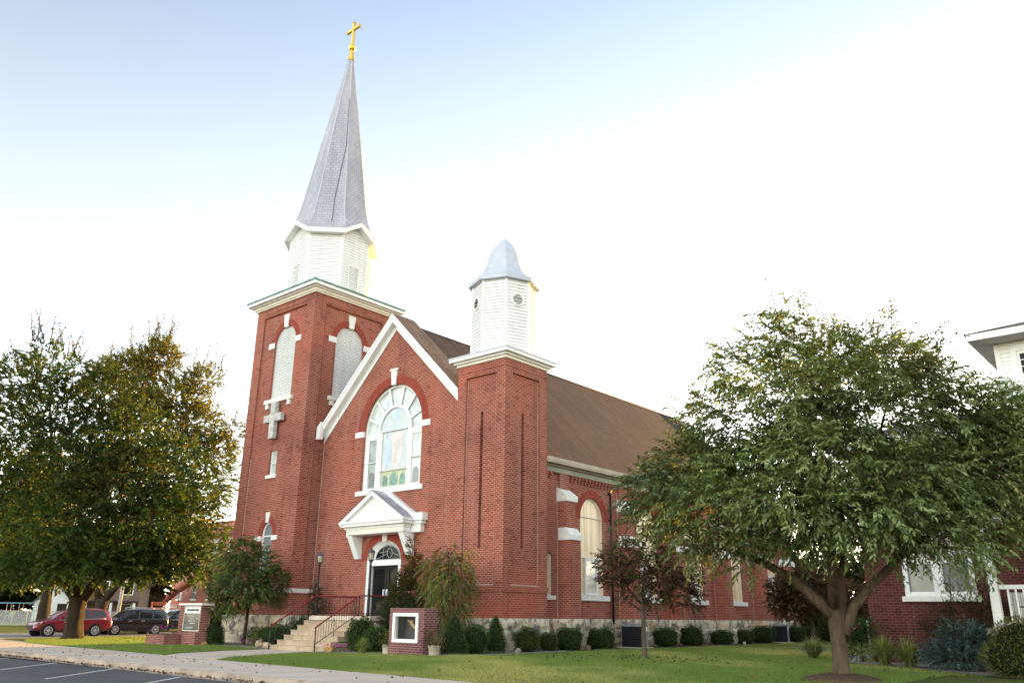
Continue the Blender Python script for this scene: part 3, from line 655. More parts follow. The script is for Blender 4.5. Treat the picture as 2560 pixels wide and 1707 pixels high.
for x0, x1 in ((-1.92, -1.58), (1.58, 1.92)):
    k = MB(); k.add([(x, y, z) for x in (x0, x1) for y, z in ((-.02, 3.7), (-.16, 3.7), (-.68, 4.7), (-.02, 4.7))], [(0, 1, 2, 3), (7, 6, 5, 4), (0, 4, 5, 1), (1, 5, 6, 2), (2, 6, 7, 3), (3, 7, 4, 0)]); k.build('bracket', 'white', hd)
# gable barge boards
k = MB(); P = front(0)
def bb(x1, z1, h, y0, y1, apex, mi=0): k.prism([(0, apex), (x1, z1), (x1, z1-h), (0, apex-h)], P, y0, y1, mi)
for x1 in (XL1, XR0):
    zt = lambda a, x: a-.98*abs(x)
    bb(x1, zt(15.27, x1), .44, -.36, -.30, 15.27); bb(x1, zt(15.25, x1), .16, -.40, -.362, 15.25)
    bb(x1, zt(14.86, x1), .05, -.30, -.06, 14.86); bb(x1, zt(14.84, x1), .34, -.06, -.004, 14.84)
k.prism([(XL1+.005, 9.62), (XL1+.3, 9.62), (XL1+.3, 10.5), (XL1+.005, 10.24)], P, -.56, -.36)
k.build('barge_board', 'white', church)
rf = part('nave_roof', church)
k = MB()
for sg in (-1, 1):
    xe = sg*7.35; ze = 14.95-.985*7.35; ys = YRB+.01 if sg > 0 else YLB+.01; xi = sg*4.66; zi = 14.95-.985*4.66
    k.quad((0, .9, 14.95), (xi, .9, zi), (xi, YE-.4, zi), (0, YE-.4, 14.95)); k.quad((xi, ys, zi), (xe, ys, ze), (xe, YE-.4, ze), (xi, YE-.4, zi))
    k.quad((xe, ys, ze), (xe, ys, ze-.07), (xe, YE-.4, ze-.07), (xe, YE-.4, ze)); k.quad((xe, ys, ze-.07), (xi, ys, zi-.1), (xi, YE-.4, zi-.1), (xe, YE-.4, ze-.07))
k.build('main_slope', 'roof', rf)
k = MB()
for sg in (-1, 1):
    xe = 4.615 if sg > 0 else -5.1; ze = 15.29-.98*abs(xe)
    k.quad((0, -.38, 15.29), (xe, -.38, ze), (xe, 1.05, ze), (0, 1.05, 15.29)); k.quad((0, 1.05, 15.29), (xe, 1.05, ze), (xe, 1.05, ze-.4), (0, 1.05, 14.85)); k.quad((0, -.38, 15.29), (xe, -.38, ze), (xe, -.38, ze-.03), (0, -.38, 15.26))
k.build('front_slope', 'roof_front', rf)
k = MB(); k.tube([(0, y, 14.97) for y in (1.06, 10, YE-.4)], .055, 6); 
k.build('ridge_cap', 'roof_front', rf)
# end gable parapet with green coping
k = MB(); k.prism([(-7.4, 1), (7.4, 1), (7.4, 7.75), (0, 15.06), (-7.4, 7.75)], front(YE-.4), 0, .45); k.build('end_gable', 'brick', church)
k = MB()
for sg in (-1, 1): k.prism([(0, 15.07), (sg*7.6, 7.6), (sg*7.6, 7.72), (0, 15.19)], front(YE-.46), 0, .56)
k.build('coping', 'verdigris', church)
# --- nave side wall with buttresses, windows, corbel table, gutter
N = side(XN); WC = [6.35+4.7*k for k in range(5)]
wins = [arch(c, .93, 2.2, 5.5, 1.0) for c in WC]; sw = arch(2.99, .42, 2.14, 3.75, .14, 8)
nave = part('nave_wall', church)
mb = MB(); mb.panel(N, rect(0, YE-.4, ST, 7.32), wins+[sw], 0, .2)
mb.build('brick_wall', 'brick', nave); mb = MB(); mb.quad((-XN, YLB, ST), (-XN, YE-.4, ST), (-XN, YE-.4, 7.3), (-XN, YLB, 7.3)); mb.build('rear_wall', 'brick', nave)
mb = MB()
for k in range(5):
    y = BUTT[k]+.95
    while y < BUTT[k+1]-.15:
        mb.box(XN+.002, XN+.13, y, y+.13, 7.16, 7.3); mb.box(XN+.002, XN+.065, y+.01, y+.12, 7.02, 7.16); y += .265
for y in (2.62, 2.88, 3.14): mb.box(XN+.002, XN+.13, y, y+.13, 7.16, 7.3); mb.box(XN+.002, XN+.065, y+.01, y+.12, 7.02, 7.16)
mb.box(XN+.001, XN+.135, YRB, YE-.42, 7.3, 7.33); mb.build('corbel_table', 'brick', nave)
for c in WC: arch_part(nave, N, c, .93, 5.5, 1.0, .36, .02, 2, 0)
mb = MB(); mb.box(XN+.0, XN+.16, YRB+.002, YE-.41, 7.33, 7.55); mb.box(XN, XN+.3, YRB+.003, YE-.412, 7.55, 7.62); M['greyfrieze'] = plain('grey_green_frieze', (.34, .34, .28), .7, .3, .15, 1.2); mb.build('frieze', 'greyfrieze', nave)
mb = MB(); mb.box(XN+.16, 7.45, YRB+.004, YE-.414, 7.62, 7.70); mb.add([(7.3, y, z) for y in (YRB+.004, YE-.414) for z in (7.70, 7.86)]+[(7.47, y, z) for y in (YRB+.004, YE-.414) for z in (7.70, 7.86)], [(0, 1, 3, 2), (4, 6, 7, 5), (0, 2, 6, 4), (0, 4, 5, 1), (2, 3, 7, 6)]); M['gutter'] = plain('weathered_gutter', (.42, .35, .26), .6, .3, .2, .8); mb.build('gutter', 'gutter', nave)
for i, y in enumerate(BUTT):
    b = MB(); b.box(XN-.02, 7.62, y, y+.72, ST, 4.44); b.box(XN-.02, 7.38, y+.002, y+.718, 4.44, 6.1); b.box(XN-.02, XN+.137, y+.03, y+.69, 6.1, 7.31)
    bo = b.build('buttress', 'brick', nave); caulk(bo, XN+.001, XN+.02, y-.02, y-.001, ST+.02, 7.0)
    for x1, xw, z0, z1, z2 in ((7.69, 7.385, 4.42, 4.62, 4.95), (7.46, 6.96, 6.08, 6.32, 6.68)):
        c = MB(); c.add([(x, yy, z) for yy in (y-.05, y+.77) for x, z in ((xw-.4, z0), (x1, z0), (x1, z1), (xw, z2), (xw-.4, z2))], [(0, 1, 2, 3, 4), (9, 8, 7, 6, 5)]+[(j, j+5, (j+1) % 5+5, (j+1) % 5) for j in range(5)]); c.build('cap', 'trimstone', bo)
for k_, c in enumerate(WC):
    wd = part('window', nave); f = MB()
    frame_ring(f, N, arch(c, .93, 2.2, 5.5, 1.0), arch(c, .87, 2.26, 5.5, .93), .1, .16); 
    for z in (3.83, 5.62): f.prism(rect(c-.87, c+.87, z-.02, z+.02), N, .09, .14)
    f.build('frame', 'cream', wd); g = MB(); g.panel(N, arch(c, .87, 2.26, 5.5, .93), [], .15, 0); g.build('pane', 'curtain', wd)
    if k_ != 3:
        s_ = MB(); frame_ring(s_, N, rect(c-.5, c+.48, 2.22, 3.8), rect(c-.42, c+.40, 2.31, 3.72), .05, .14); s_.prism(rect(c-.42, c+.40, 2.98, 3.06), N, .055, .12); s_.build('sash', 'white', wd)
        g = MB(); g.panel(N, rect(c-.42, c+.40, 2.31, 3.72), [], .11, 0); g.build('pane', 'sashglass', wd)
    s_ = MB(); s_.prism(rect(c-1.05, c+1.2, 1.98, 2.2), N, -.09, .18); s_.build('sill', 'trimstone', wd)
wd = part('window', nave); f = MB(); frame_ring(f, N, sw, arch(2.99, .37, 2.2, 3.75, .09, 8), .1, .16); f.prism(rect(2.6, 3.38, 2.98, 3.03), N, .09, .14); f.build('frame', 'storm', wd)
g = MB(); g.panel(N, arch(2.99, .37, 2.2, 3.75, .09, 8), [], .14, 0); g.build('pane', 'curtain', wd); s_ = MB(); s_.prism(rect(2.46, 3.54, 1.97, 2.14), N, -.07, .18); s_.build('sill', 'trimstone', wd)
k = MB(); k.tube([(7.02, 7.72, 6.86), (7.03, 7.72, 1.0)], .05, 8); k.tube([(6.9, 7.72, 6.86), (7.02, 7.72, 6.86)], .06, 8)
for z in (5.6, 4.2, 2.8): k.box(6.88, 7.09, 7.65, 7.79, z, z+.04)
k.build('drain_pipe', 'black', nave)
# --- corner tower at the right
F2 = front(YR); S2 = side(XR1)
mb = MB(); pf = rect(5.12, 6.86, 2.44, 11.07); ps = rect(.15, 1.94, 2.44, 11.07); f1 = rect(5.90, 6.07, 3.88, 9.5); s1 = rect(.86, 1.03, 3.86, 9.46)
for P, o_, p_, s_ in ((F2, rect(XR0, XR1, ST, 11.66), pf, f1), (S2, rect(YR, YRB, ST, 11.66), ps, s1)):
    mb.panel(P, o_, [p_], 0, .11); mb.panel(P, p_, [s_], .11, .16); mb.panel(P, s_, [], .27, 0)
mb.quad((XR0, YRB, ST), (XR0, YR, ST), (XR0, YR, 11.66), (XR0, YRB, 11.66)); mb.quad((XR1, YRB, ST), (XR0, YRB, ST), (XR0, YRB, 11.66), (XR1, YRB, 11.66))
mb.box(XR0-.045, XR1+.045, YR-.045, YRB+.02, 2.2, 2.43); mb.box(XR0-.025, XR1+.025, YR-.025, YRB+.02, 11.29, 11.42)
ct = mb.build('corner_tower', 'brick', church)
mb = MB(); mb.prism(rect(5.12, 6.86, 2.432, 2.47), F2, .0, .1); mb.prism(rect(.15, 1.94, 2.432, 2.47), S2, .0, .1); mb.build('sill', 'concrete', ct)
caulk(ct, 5.125, 5.145, YR+.09, YR+.109, 2.5, 11.0); caulk(ct, XR1-.109, XR1-.09, 1.915, 1.935, 2.5, 11.0)
k = MB()
for z0, z1, o in ((11.62, 11.74, .06), (11.74, 11.83, .16), (11.83, 11.98, .31)): k.box(XR0-o, XR1+o, YR-o, YRB+o, z0, z1, 1 if o < .1 else 0)
k.build('cornice', ['white', 'cream'], ct)
k = MB(); k.box(XR0-.34, XR1+.34, YR-.34, YRB+.34, 11.98, 12.03); a, b, c_, d_ = (XR0-.34, YR-.34, 12.03), (XR1+.34, YR-.34, 12.03), (XR1+.34, YRB+.34, 12.03), (XR0-.34, YRB+.34, 12.03); ap_ = (5.99, 1.05, 12.5)
for p, q in ((a, b), (b, c_), (c_, d_), (d_, a)): k.quad(p, q, ap_)
k.build('tower_roof', 'lead', ct)
cup = part('cupola', church); QX, QY = 5.99, 1.05
mb = MB(); lap_siding(mb, QX, QY, 1.42, 0, 12.1, lambda i, u: 15.42, .148); mb.build('siding', 'siding', cup)
mb = MB(); corner_posts(mb, QX, QY, 1.42, 0, 12.05, 15.44, .09); mb.build('corner_board', 'white', cup)
mb = MB(); e = ngon(QX, QY, 1.64, 15.62, 0)+ngon(QX, QY, 1.64, 15.44, 0)+ngon(QX, QY, 1.3, 15.42, 0); mb.add(e, [(i, (i+1) % 8, (i+1) % 8+8, i+8) for i in range(8)]+[(i+8, (i+1) % 8+8, (i+1) % 8+16, i+16) for i in range(8)]); mb.build('fascia', 'lead', cup)
mb = MB(); pr_ = [(1.63, 15.625), (1.42, 15.74), (1.22, 15.9), (1.04, 16.14), (.93, 16.4), (.83, 16.66), (.77, 16.9), (.70, 17.12), (.61, 17.32), (.50, 17.5), (.36, 17.68), (.2, 17.85), (.05, 17.94)]
mb.lathe(pr_, 8, (QX, QY, 0), smooth=False); mb.build('dome', 'lead', cup)
mb = MB(); mb.tube([(QX, QY, 17.9), (QX, QY, 18.22)], [.02, .006], 5); mb.build('spike', 'black', cup)
for i in (5, 7):            # round vents on the sides that face the street and the lawn
    a = R(22.5+45*i); nr = Vector((math.cos(a), math.sin(a), 0)); tg = Vector((-nr.y, nr.x, 0)); o_ = Vector((QX, QY, 14.5)) + nr*(1.42*math.cos(PI/8)+.03)
    P = lambda u, v, d, o_=o_, nr=nr, tg=tg: tuple(o_+tg*u+Vector((0, 0, v))-nr*d)
    v = MB(); cir = lambda r_: [(r_*math.cos(t), r_*math.sin(t)) for t in np.linspace(0, 2*PI, 25)[:-1]]
    frame_ring(v, P, cir(.31), cir(.24), -.06, .05); v.panel(P, cir(.24), [], .0, 0, 1)
    for z in np.arange(-.2, .2, .062):
        h = math.sqrt(.24**2-z*z); v.add([P(-h, z, -.05), P(h, z, -.05), P(h, z+.045, -.005), P(-h, z+.045, -.005)], [(0, 1, 2, 3)])
    v.build('vent', ['white', 'darkvoid'], cup)
# ------------------------------------------------------------------ foliage
def mesh_np(name, verts, faces, mat, parent=None, colors=None, smooth=False):
    me = bpy.data.meshes.new(name); nv, nf, k = len(verts), len(faces), faces.shape[1]
    me.vertices.add(nv); me.vertices.foreach_set('co', verts.astype(np.float32).ravel())
    me.loops.add(nf*k); me.loops.foreach_set('vertex_index', faces.astype(np.int32).ravel())
    me.polygons.add(nf); me.polygons.foreach_set('loop_start', np.arange(0, nf*k, k, dtype=np.int32))
    if colors is not None:
        a = me.color_attributes.new('col', 'FLOAT_COLOR', 'POINT'); c = np.ones((nv, 4), np.float32); c[:, :3] = colors; a.data.foreach_set('color', c.ravel())
    me.materials.append(M[mat]); me.update(); me.validate()
    if smooth: me.polygons.foreach_set('use_smooth', [True]*nf)
    o = bpy.data.objects.new(name, me); col.objects.link(o)
    if parent: o.parent = parent
    return o
def unit(v): return v/np.maximum(np.linalg.norm(v, axis=-1, keepdims=True), 1e-9)
def pal(g, n, palette, jit=.18):
    cs = np.array([p[0] for p in palette]); ws = np.array([p[1] for p in palette], float); i = g.choice(len(cs), n, p=ws/ws.sum())
    return np.clip(cs[i]*(1+g.normal(0, jit, (n, 1))), .004, 1)
def leaf_arrays(P, D, Nn, L, W, fold=.12):
    D = unit(D); S = unit(np.cross(D, Nn)); Nn = np.cross(S, D); n = len(P); L = L[:, None]; W = W[:, None]
    v = np.empty((n, 4, 3)); v[:, 0] = P; v[:, 2] = P+D*L-Nn*L*.10; mid = P+D*L*.42+Nn*W*fold*2
    v[:, 1] = mid+S*W*.5; v[:, 3] = mid-S*W*.5
    return v.reshape(-1, 3), np.arange(n*4).reshape(n, 4)
def sprays(g, starts, dirs, m, tl, leafL, leafW, droop, palette, lobe_tint=None, flat=.6, hang=.25, jit=.18, recolor=None):
    """twigs with leaves set alternately along them; returns leaf arrays, colours, twig lines"""
    T = len(starts); t = (np.arange(m)+.5)/m; ln = tl*g.uniform(.6, 1.25, T)
    P = starts[:, None]+dirs[:, None]*(t[None, :, None]*ln[:, None, None]); P[..., 2] -= (t**2)[None]*droop*ln[:, None]
    td = np.repeat(dirs[:, None], m, 1).copy(); td[..., 2] -= 2*t[None]*droop; td = unit(td)
    up = np.array([0, 0, 1.0]); sd_ = unit(np.cross(td, up)+1e-6); sgn = np.where(np.arange(m) % 2 == 0, 1, -1)[None, :, None]
    D = unit(td*.75+sd_*sgn*.8+g.normal(0, .28, (T, m, 3))); D[..., 2] -= hang*g.uniform(.3, 1.6, (T, m)); D = unit(D)
    Nn = unit(np.array([0, 0, 1.0])*flat+g.normal(0, .45, (T, m, 3)))
    N_ = T*m; L = leafL*g.uniform(.65, 1.2, N_); W = leafW*g.uniform(.75, 1.2, N_)
    c = pal(g, T, palette, jit); c = np.repeat(c[:, None], m, 1)*(1+g.normal(0, .13, (T, m, 1)))
    if lobe_tint is not None: c = c*lobe_tint[:, None, :]
    c = c.reshape(-1, 3); Pf = P.reshape(-1, 3)
    if recolor is not None: c = recolor(g, Pf, c)
    v, f = leaf_arrays(Pf, D.reshape(-1, 3), Nn.reshape(-1, 3), L, W)
    lines = np.stack([starts, starts+dirs*ln[:, None]*.5-np.array([0, 0, 1])*(.25*droop*ln)[:, None], starts+dirs*ln[:, None]-np.array([0, 0, 1])*(droop*ln)[:, None]], 1)
    return v, f, np.repeat(np.clip(c, .003, 1), 4, 0), lines
def twig_mesh(lines, r, name, mat, parent):
    T, k, _ = lines.shape; rad = np.array([1, .7, .35][:k])*r; off = np.array([[1, 0, 0], [-.5, .6, .6], [-.5, -.6, -.6]])
    V = lines[:, :, None, :]+off[None, None]*rad[None, :, None, None]; V = V.reshape(-1, 3); base = np.arange(T)[:, None]*(k*3)
    fs = [[i*3+j, i*3+(j+1) % 3, (i+1)*3+(j+1) % 3, (i+1)*3+j] for i in range(k-1) for j in range(3)]
    F = (base[:, None, :]+np.array(fs)[None]).reshape(-1, 4); return mesh_np(name, V, F, mat, parent)
def lobes_sample(g, lobes, n, shell=.38, pw=.6, up=.25, rad=.35, rnd=.45, centre=None):
    lob = np.array([l[:6] for l in lobes], float); wt = np.array([(l[3]*l[4]*l[5])**.67*(l[6] if len(l) > 6 else 1) for l in lobes]); i = g.choice(len(lob), n, p=wt/wt.sum())
    d = unit(g.normal(0, 1, (n, 3))); r = shell+(1-shell)*g.uniform(0, 1, n)**pw
    P = lob[i, :3]+d*lob[i, 3:6]*r[:, None]; out = unit(d/lob[i, 3:6])
    c = centre if centre is not None else lob[:, :3].mean(0)
    rd = unit((P-c)*np.array([1, 1, .3])); D = unit(out*.6+rd*rad+np.array([0, 0, up])+g.normal(0, rnd, (n, 3))); return P, D, i
def curve_to(a, b, k=5, sag=0, jit=.05, rs=random):
    a, b = Vector(a), Vector(b); L = (b-a).length; pts = []
    for i in range(k):
        t = i/(k-1); p = a.lerp(b, t); p.z += sag*L*math.sin(PI*t)
        if 0 < i < k-1: p += Vector((rs.uniform(-1, 1), rs.uniform(-1, 1), rs.uniform(-1, 1)))*jit*L
        pts.append(p)
    return pts
def tree(name, label, loc, trunk, forks, lobes, nt, m, tl, lL, lW, palette, seed, group=None, droop=.3, up=.25, barkm='bark', leafm='leaf', flat=.6, hang=.25, shell=.35, pw=.6, rad=.35, jit=.18,
         recolor=None, sub=4, tints=.16, cat='tree', root_flare=1.6, twig_r=.006, rz=0, limb_r=.5):
    """trunk: [(x,y,z,r)...] from the ground up; forks: polylines [(x,y,z,r)...] leaving it; all local to loc"""
    g = np.random.default_rng(seed); rs = random.Random(seed); root = thing(name, label, cat, loc, rz, group)
    b = MB(); tr = [(x, y, z) for x, y, z, r in trunk]; rr = [r for *_, r in trunk]
    cx = [(tr[0][0], tr[0][1], -.25)]+tr; cr0 = [rr[0]*root_flare*1.15]+rr; zz = [p[2] for p in cx]; zs_ = np.linspace(zz[0], zz[-1], 16)
    b.tube([(np.interp(z, zz, [p[0] for p in cx])+rs.uniform(-1, 1)*.05*rr[-1], np.interp(z, zz, [p[1] for p in cx])+rs.uniform(-1, 1)*.05*rr[-1], z) for z in zs_], [float(np.interp(z, zz, cr0)) for z in zs_], 22, jit=.025, flute=.055)
    to = b.build('trunk', barkm, root); b = MB(); ends = []
    for f in forks:
        b.tube([p[:3] for p in f], [p[3] for p in f], 8, jit=.06); ends += [(Vector(p[:3]), p[3]) for p in f[1:]]
    if not ends: ends = [(Vector(tr[-1]), rr[-1])]
    for l in lobes:
        c = Vector(l[:3]); lowers = [e for e in ends if e[0].z < c.z+.2] or ends
        e, r = min(lowers, key=lambda q: (q[0]-c).length); r1 = r*limb_r
        pts = curve_to(e, c, 5, .06, .05, rs); b.tube(pts, [r1*(1-.55*i/4) for i in range(5)], 6, jit=.05)
        for _ in range(sub):
            d = Vector((rs.gauss(0, 1), rs.gauss(0, 1), rs.gauss(.3, .8))).normalized(); q = c+Vector((d.x*l[3], d.y*l[4], d.z*l[5]))*.82
            b.tube(curve_to(pts[rs.choice((2, 3, 4))], q, 4, .04, .06, rs), [r1*.38, r1*.3, r1*.2, r1*.08], 5)
    b.build('limb', barkm, root)
    P, D, li = lobes_sample(g, lobes, nt, shell, pw, up, rad, .45)
    lt = 1+g.normal(0, tints, (len(lobes), 1))*np.ones((1, 3))+g.normal(0, tints*.3, (len(lobes), 3))
    v, f, c, lines = sprays(g, P, D, m, tl, lL, lW, droop, palette, lt[li], flat, hang, jit, recolor)
    cr = mesh_np('crown', v, f, leafm, root, c)
    if twig_r: twig_mesh(lines, twig_r, 'twig_sprays', barkm, cr)
    return root
def crown_shoots(par, lobes, zmin, n, seed, lL, lW, palette, length=1.6):
    rs = random.Random(seed); top = [l for l in lobes if l[2]+l[5] > zmin]; b = []
    for _ in range(n):
        l = rs.choice(top); a = Vector((l[0]+rs.uniform(-.7, .7)*l[3], l[1]+rs.uniform(-.7, .7)*l[4], l[2]+l[5]*.75)); b.append((a, a+Vector((rs.uniform(-.35, .35), rs.uniform(-.35, .35), 1))*length*rs.uniform(.6, 1.25)))
    shoots('shoot_sprays', par, b, seed, lL, lW, palette, bark_w=2.2, step=.09)
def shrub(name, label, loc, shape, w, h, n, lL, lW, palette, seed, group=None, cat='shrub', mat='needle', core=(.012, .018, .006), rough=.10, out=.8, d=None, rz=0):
    """clipped or natural shrub: a solid dark filler core under a skin of small leaves"""
    g = np.random.default_rng(seed); root = thing(name, label, cat, loc, rz, group); d = d or w
    ph = g.uniform(0, 6.28, (6, 3)); fr = g.uniform(2.2, 6.5, (6, 3))
    def surf(u, k=1.0):                       # unit directions -> points on the shrub
        bump = 1+rough*sum(np.sin(u@fr[i]+ph[i, 0]) for i in range(6))/3
        if shape == 'cone':
            z = (u[:, 2]+1)/2; r = np.where(z < .18, .80+.2*z/.18, (1-(z-.18)/.82)**.72*1.0)+.03
            a = unit(u[:, :2]); return np.stack([a[:, 0]*r*w/2*bump, a[:, 1]*r*d/2*bump, z*h], 1)*np.array([k, k, k if k < 1 else 1])
        if shape == 'box':
            q = np.abs(u)**8; s_ = (q.sum(1))**(-1/8.); p = u*s_[:, None]*bump[:, None]; return np.stack([p[:, 0]*w/2*k, p[:, 1]*d/2*k, (p[:, 2]*.5*k+.5)*h], 1)
        q = np.abs(u)**2.4; s_ = (q.sum(1))**(-1/2.4); p = u*s_[:, None]*bump[:, None]; return np.stack([p[:, 0]*w/2*k, p[:, 1]*d/2*k, np.maximum(.0, (p[:, 2]*.52*k+.48))*h], 1)
    U = unit(g.normal(0, 1, (n, 3)))
    if shape == 'cone': U = np.concatenate([unit(U[:, :2]), -1+2*(1-np.sqrt(g.uniform(0, 1, (n, 1))))], 1)
    k = g.uniform(.86, 1.04, n); P = surf(U, 1.0); C0 = np.array([0, 0, h*.4]); P = C0+(P-C0)*k[:, None]; P[:, 2] = np.maximum(P[:, 2], .02)
    nr = unit((P-np.array([0, 0, h*.35]))/np.array([w/2, d/2, h*.6])); D = unit(nr*out+np.array([0, 0, .5])+g.normal(0, .5, (n, 3))); Nn = unit(nr+g.normal(0, .6, (n, 3)))
    v, f = leaf_arrays(P, D, Nn, lL*g.uniform(.6, 1.3, n), lW*g.uniform(.7, 1.3, n)); c = np.repeat(pal(g, n, palette, .2), 4, 0)
    mesh_np('foliage', v, f, mat, root, c)
    # core: solid dark filler added to stop see-through
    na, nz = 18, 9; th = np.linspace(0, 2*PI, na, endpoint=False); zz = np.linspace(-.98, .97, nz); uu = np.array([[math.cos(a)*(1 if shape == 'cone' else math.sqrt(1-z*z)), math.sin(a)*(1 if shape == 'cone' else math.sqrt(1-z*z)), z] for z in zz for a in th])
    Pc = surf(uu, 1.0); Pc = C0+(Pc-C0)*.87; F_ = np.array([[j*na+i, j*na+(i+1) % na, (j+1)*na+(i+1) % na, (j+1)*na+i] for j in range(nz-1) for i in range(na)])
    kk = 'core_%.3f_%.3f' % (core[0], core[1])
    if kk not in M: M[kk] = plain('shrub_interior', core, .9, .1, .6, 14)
    mesh_np('dark_core', Pc, F_, kk, root); return root
def blade_clump(name, label, loc, n, h, spread, cols, seed, group=None, cat='ornamental grass', wd=.022):
    g = np.random.default_rng(seed); root = thing(name, label, cat, loc, 0, group); k = 5; a = g.uniform(0, 2*PI, n); lean = g.uniform(.3, 1, n)*spread; hh = h*g.uniform(.7, 1.25, n)
    t = np.linspace(0, 1, k); dx = np.cos(a)[:, None]*lean[:, None]*t[None]**1.3; dy = np.sin(a)[:, None]*lean[:, None]*t[None]**1.3; z = hh[:, None]*(1.5*t[None]-1.25*(t[None]**2.0)*(lean[:, None]/spread)**.7)
    bx = g.normal(0, .05, (n, 1)); by = g.normal(0, .05, (n, 1)); C = np.stack([dx+bx, dy+by, np.maximum(z, 0)], 2); sdv = np.stack([-np.sin(a), np.cos(a), np.zeros(n)], 1)
    wt = wd*np.array([1, 1, .85, .6, .1]); V = np.stack([C-sdv[:, None]*wt[None, :, None]/2, C+sdv[:, None]*wt[None, :, None]/2], 2).reshape(n, -1, 3)
    F_ = np.array([[i*2, i*2+1, i*2+3, i*2+2] for i in range(k-1)]); F = (np.arange(n)[:, None, None]*(k*2)+F_[None]).reshape(-1, 4)
    c = np.repeat(pal(g, n, cols, .2), k*2, 0); mesh_np('blades', V.reshape(-1, 3), F, 'leaf', root, c); return root
def flowers(name, label, loc, n, w, h, seed, petal=(.50, .02, .34), group=None):
    g = np.random.default_rng(seed); root = thing(name, label, 'flowers', loc, 0, group)
    P = np.stack([g.normal(0, w/3.2, n*5), g.normal(0, w/4, n*5), g.uniform(.03, h*.85, n*5)], 1); v, f = leaf_arrays(P, unit(g.normal(0, 1, (n*5, 3))+np.array([0, 0, .6])), unit(g.normal(0, 1, (n*5, 3))), np.full(n*5, .07), np.full(n*5, .035))
    mesh_np('leaves', v, f, 'leaf', root, np.repeat(pal(g, n*5, [((.06, .10, .03), 1), ((.10, .14, .04), .6)]), 4, 0))
    vs = []; cs = []; b0 = np.stack([g.normal(0, w/3, n), g.normal(0, w/4, n), g.uniform(h*.45, h*1.05, n)], 1)
    for i in range(n):
        nr = unit(np.array([.45, -.5, .7])+g.normal(0, .35, 3)); t1 = unit(np.cross(nr, [0, 0, 1.0])); t2_ = np.cross(nr, t1); r_ = g.uniform(.028, .042)
        ring = [b0[i]+(t1*math.cos(q)+t2_*math.sin(q))*r_*(1 if k_ % 2 else .75)+nr*.012 for k_, q in enumerate(np.linspace(0, 2*PI, 9)[:-1])]
        for q in range(8): vs += [b0[i], ring[q], ring[(q+1) % 8]]
        cs += [np.array(petal)*g.uniform(.7, 1.25)]*24
    V = np.array(vs); mesh_np('petals', V, np.arange(len(V)).reshape(-1, 3), 'petal', root, np.clip(np.array(cs), 0, 1)); return root
def rock(label, loc, w, h, seed, c):
    rs = random.Random(seed); bm = bmesh.new(); bmesh.ops.create_icosphere(bm, subdivisions=2, radius=1)
    for v in bm.verts:
        q = 1+.22*math.sin(v.co.x*3.1+seed)+.16*math.sin(v.co.y*4.3+seed*2)+rs.uniform(-.07, .07); v.co = Vector((v.co.x*w*.5*q, v.co.y*w*.42*q, v.co.z*h*.55*q+h*.35))
    me = bpy.data.meshes.new('garden_rock'); bm.to_mesh(me); bm.free(); kk = 'rock_%.2f' % c[0]
    if kk not in M: M[kk] = plain('rock_face', c, .9, .2, .35, 9, bump=.02, bscale=16)
    me.materials.append(M[kk]); o = bpy.data.objects.new('garden_rock', me); col.objects.link(o); o.location = loc; return tag(o, label, 'rock')
# crown clumps: x, y, z, radii, weight - local to each tree's foot
NEAR = [(-2.77, -3.5, 4.27, 0.95, 0.95, 0.61, 1), (-1.49, -3.76, 3.77, 1.08, 1.08, 0.63, 1), (-1.52, -1.31, 5.07, 1.3, 1.3, 0.86, 1), (-1.78, -2.36, 6.04, 1.04, 1.04, 0.8, 1), (-0.68, -2.51, 7.04, 0.92, 0.92, 0.83, 1), (-0.11, -1.31, 7.84, 1.0, 1.0, 0.75, 1), (0.58, -2.63, 6.17, 1.27, 1.27, 0.83, 1), (1.27, -0.92, 7.25, 1.16, 1.16, 0.83, 1), (1.87, 0.75, 7.65, 1.01, 1.01, 0.82, 1), (2.85, -0.09, 6.66, 1.03, 1.03, 0.81, 1), (1.97, -1.96, 5.58, 1.32, 1.32, 0.76, 1), (1.18, -2.93, 4.72, 1.2, 1.2, 0.69, 1), (0.03, -3.38, 3.78, 1.12, 1.12, 0.6, 1), (0.4, -0.92, 3.74, 1.22, 1.22, 0.66, 1), (2.36, -1.79, 4.45, 1.29, 1.29, 0.69, 1), (3.06, 0.94, 5.62, 1.24, 1.24, 0.87, 1), (3.34, 2.05, 4.55, 1.35, 1.35, 0.93, 1), (4.2, 3.58, 5.77, 1.42, 1.42, 1.2, 1), (2.81, -0.97, 3.44, 1.2, 1.2, 0.55, 1), (3.52, 0.88, 3.04, 1.17, 1.17, 0.58, 1), (1.33, -0.1, 3.07, 1.02, 1.02, 0.45, 1), (-1.86, -2.2, 3.11, 0.81, 0.81, 0.41, 0.7), (-1.13, -0.56, 3.2, 0.99, 0.99, 0.48, 1), (-1.46, -1.97, 2.47, 0.3, 0.3, 0.42, 0.5), (4.57, 3.3, 4.11, 1.35, 1.35, 1.14, 1), (-0.23, 0.36, 6.22, 1.25, 1.25, 0.89, 1), (0.79, 2.04, 4.99, 1.26, 1.26, 0.9, 1), (2.06, 3.13, 5.01, 1.26, 1.26, 0.9, 1), (-2.96, -1.76, 5.06, 0.93, 0.93, 0.66, 1), (0.52, -2.0, 8.25, 0.35, 0.35, 0.62, 0.6), (-0.04, -2.09, 8.25, 0.25, 0.25, 0.58, 0.5), (2.24, -0.43, 8.05, 0.21, 0.21, 0.47, 0.5), (2.99, 0.32, 7.83, 0.25, 0.25, 0.47, 0.5), (2.09, -0.56, 2.61, 0.75, 0.75, 0.36, 0.7), (3.08, 0.63, 2.43, 0.8, 0.8, 0.38, 0.6)]
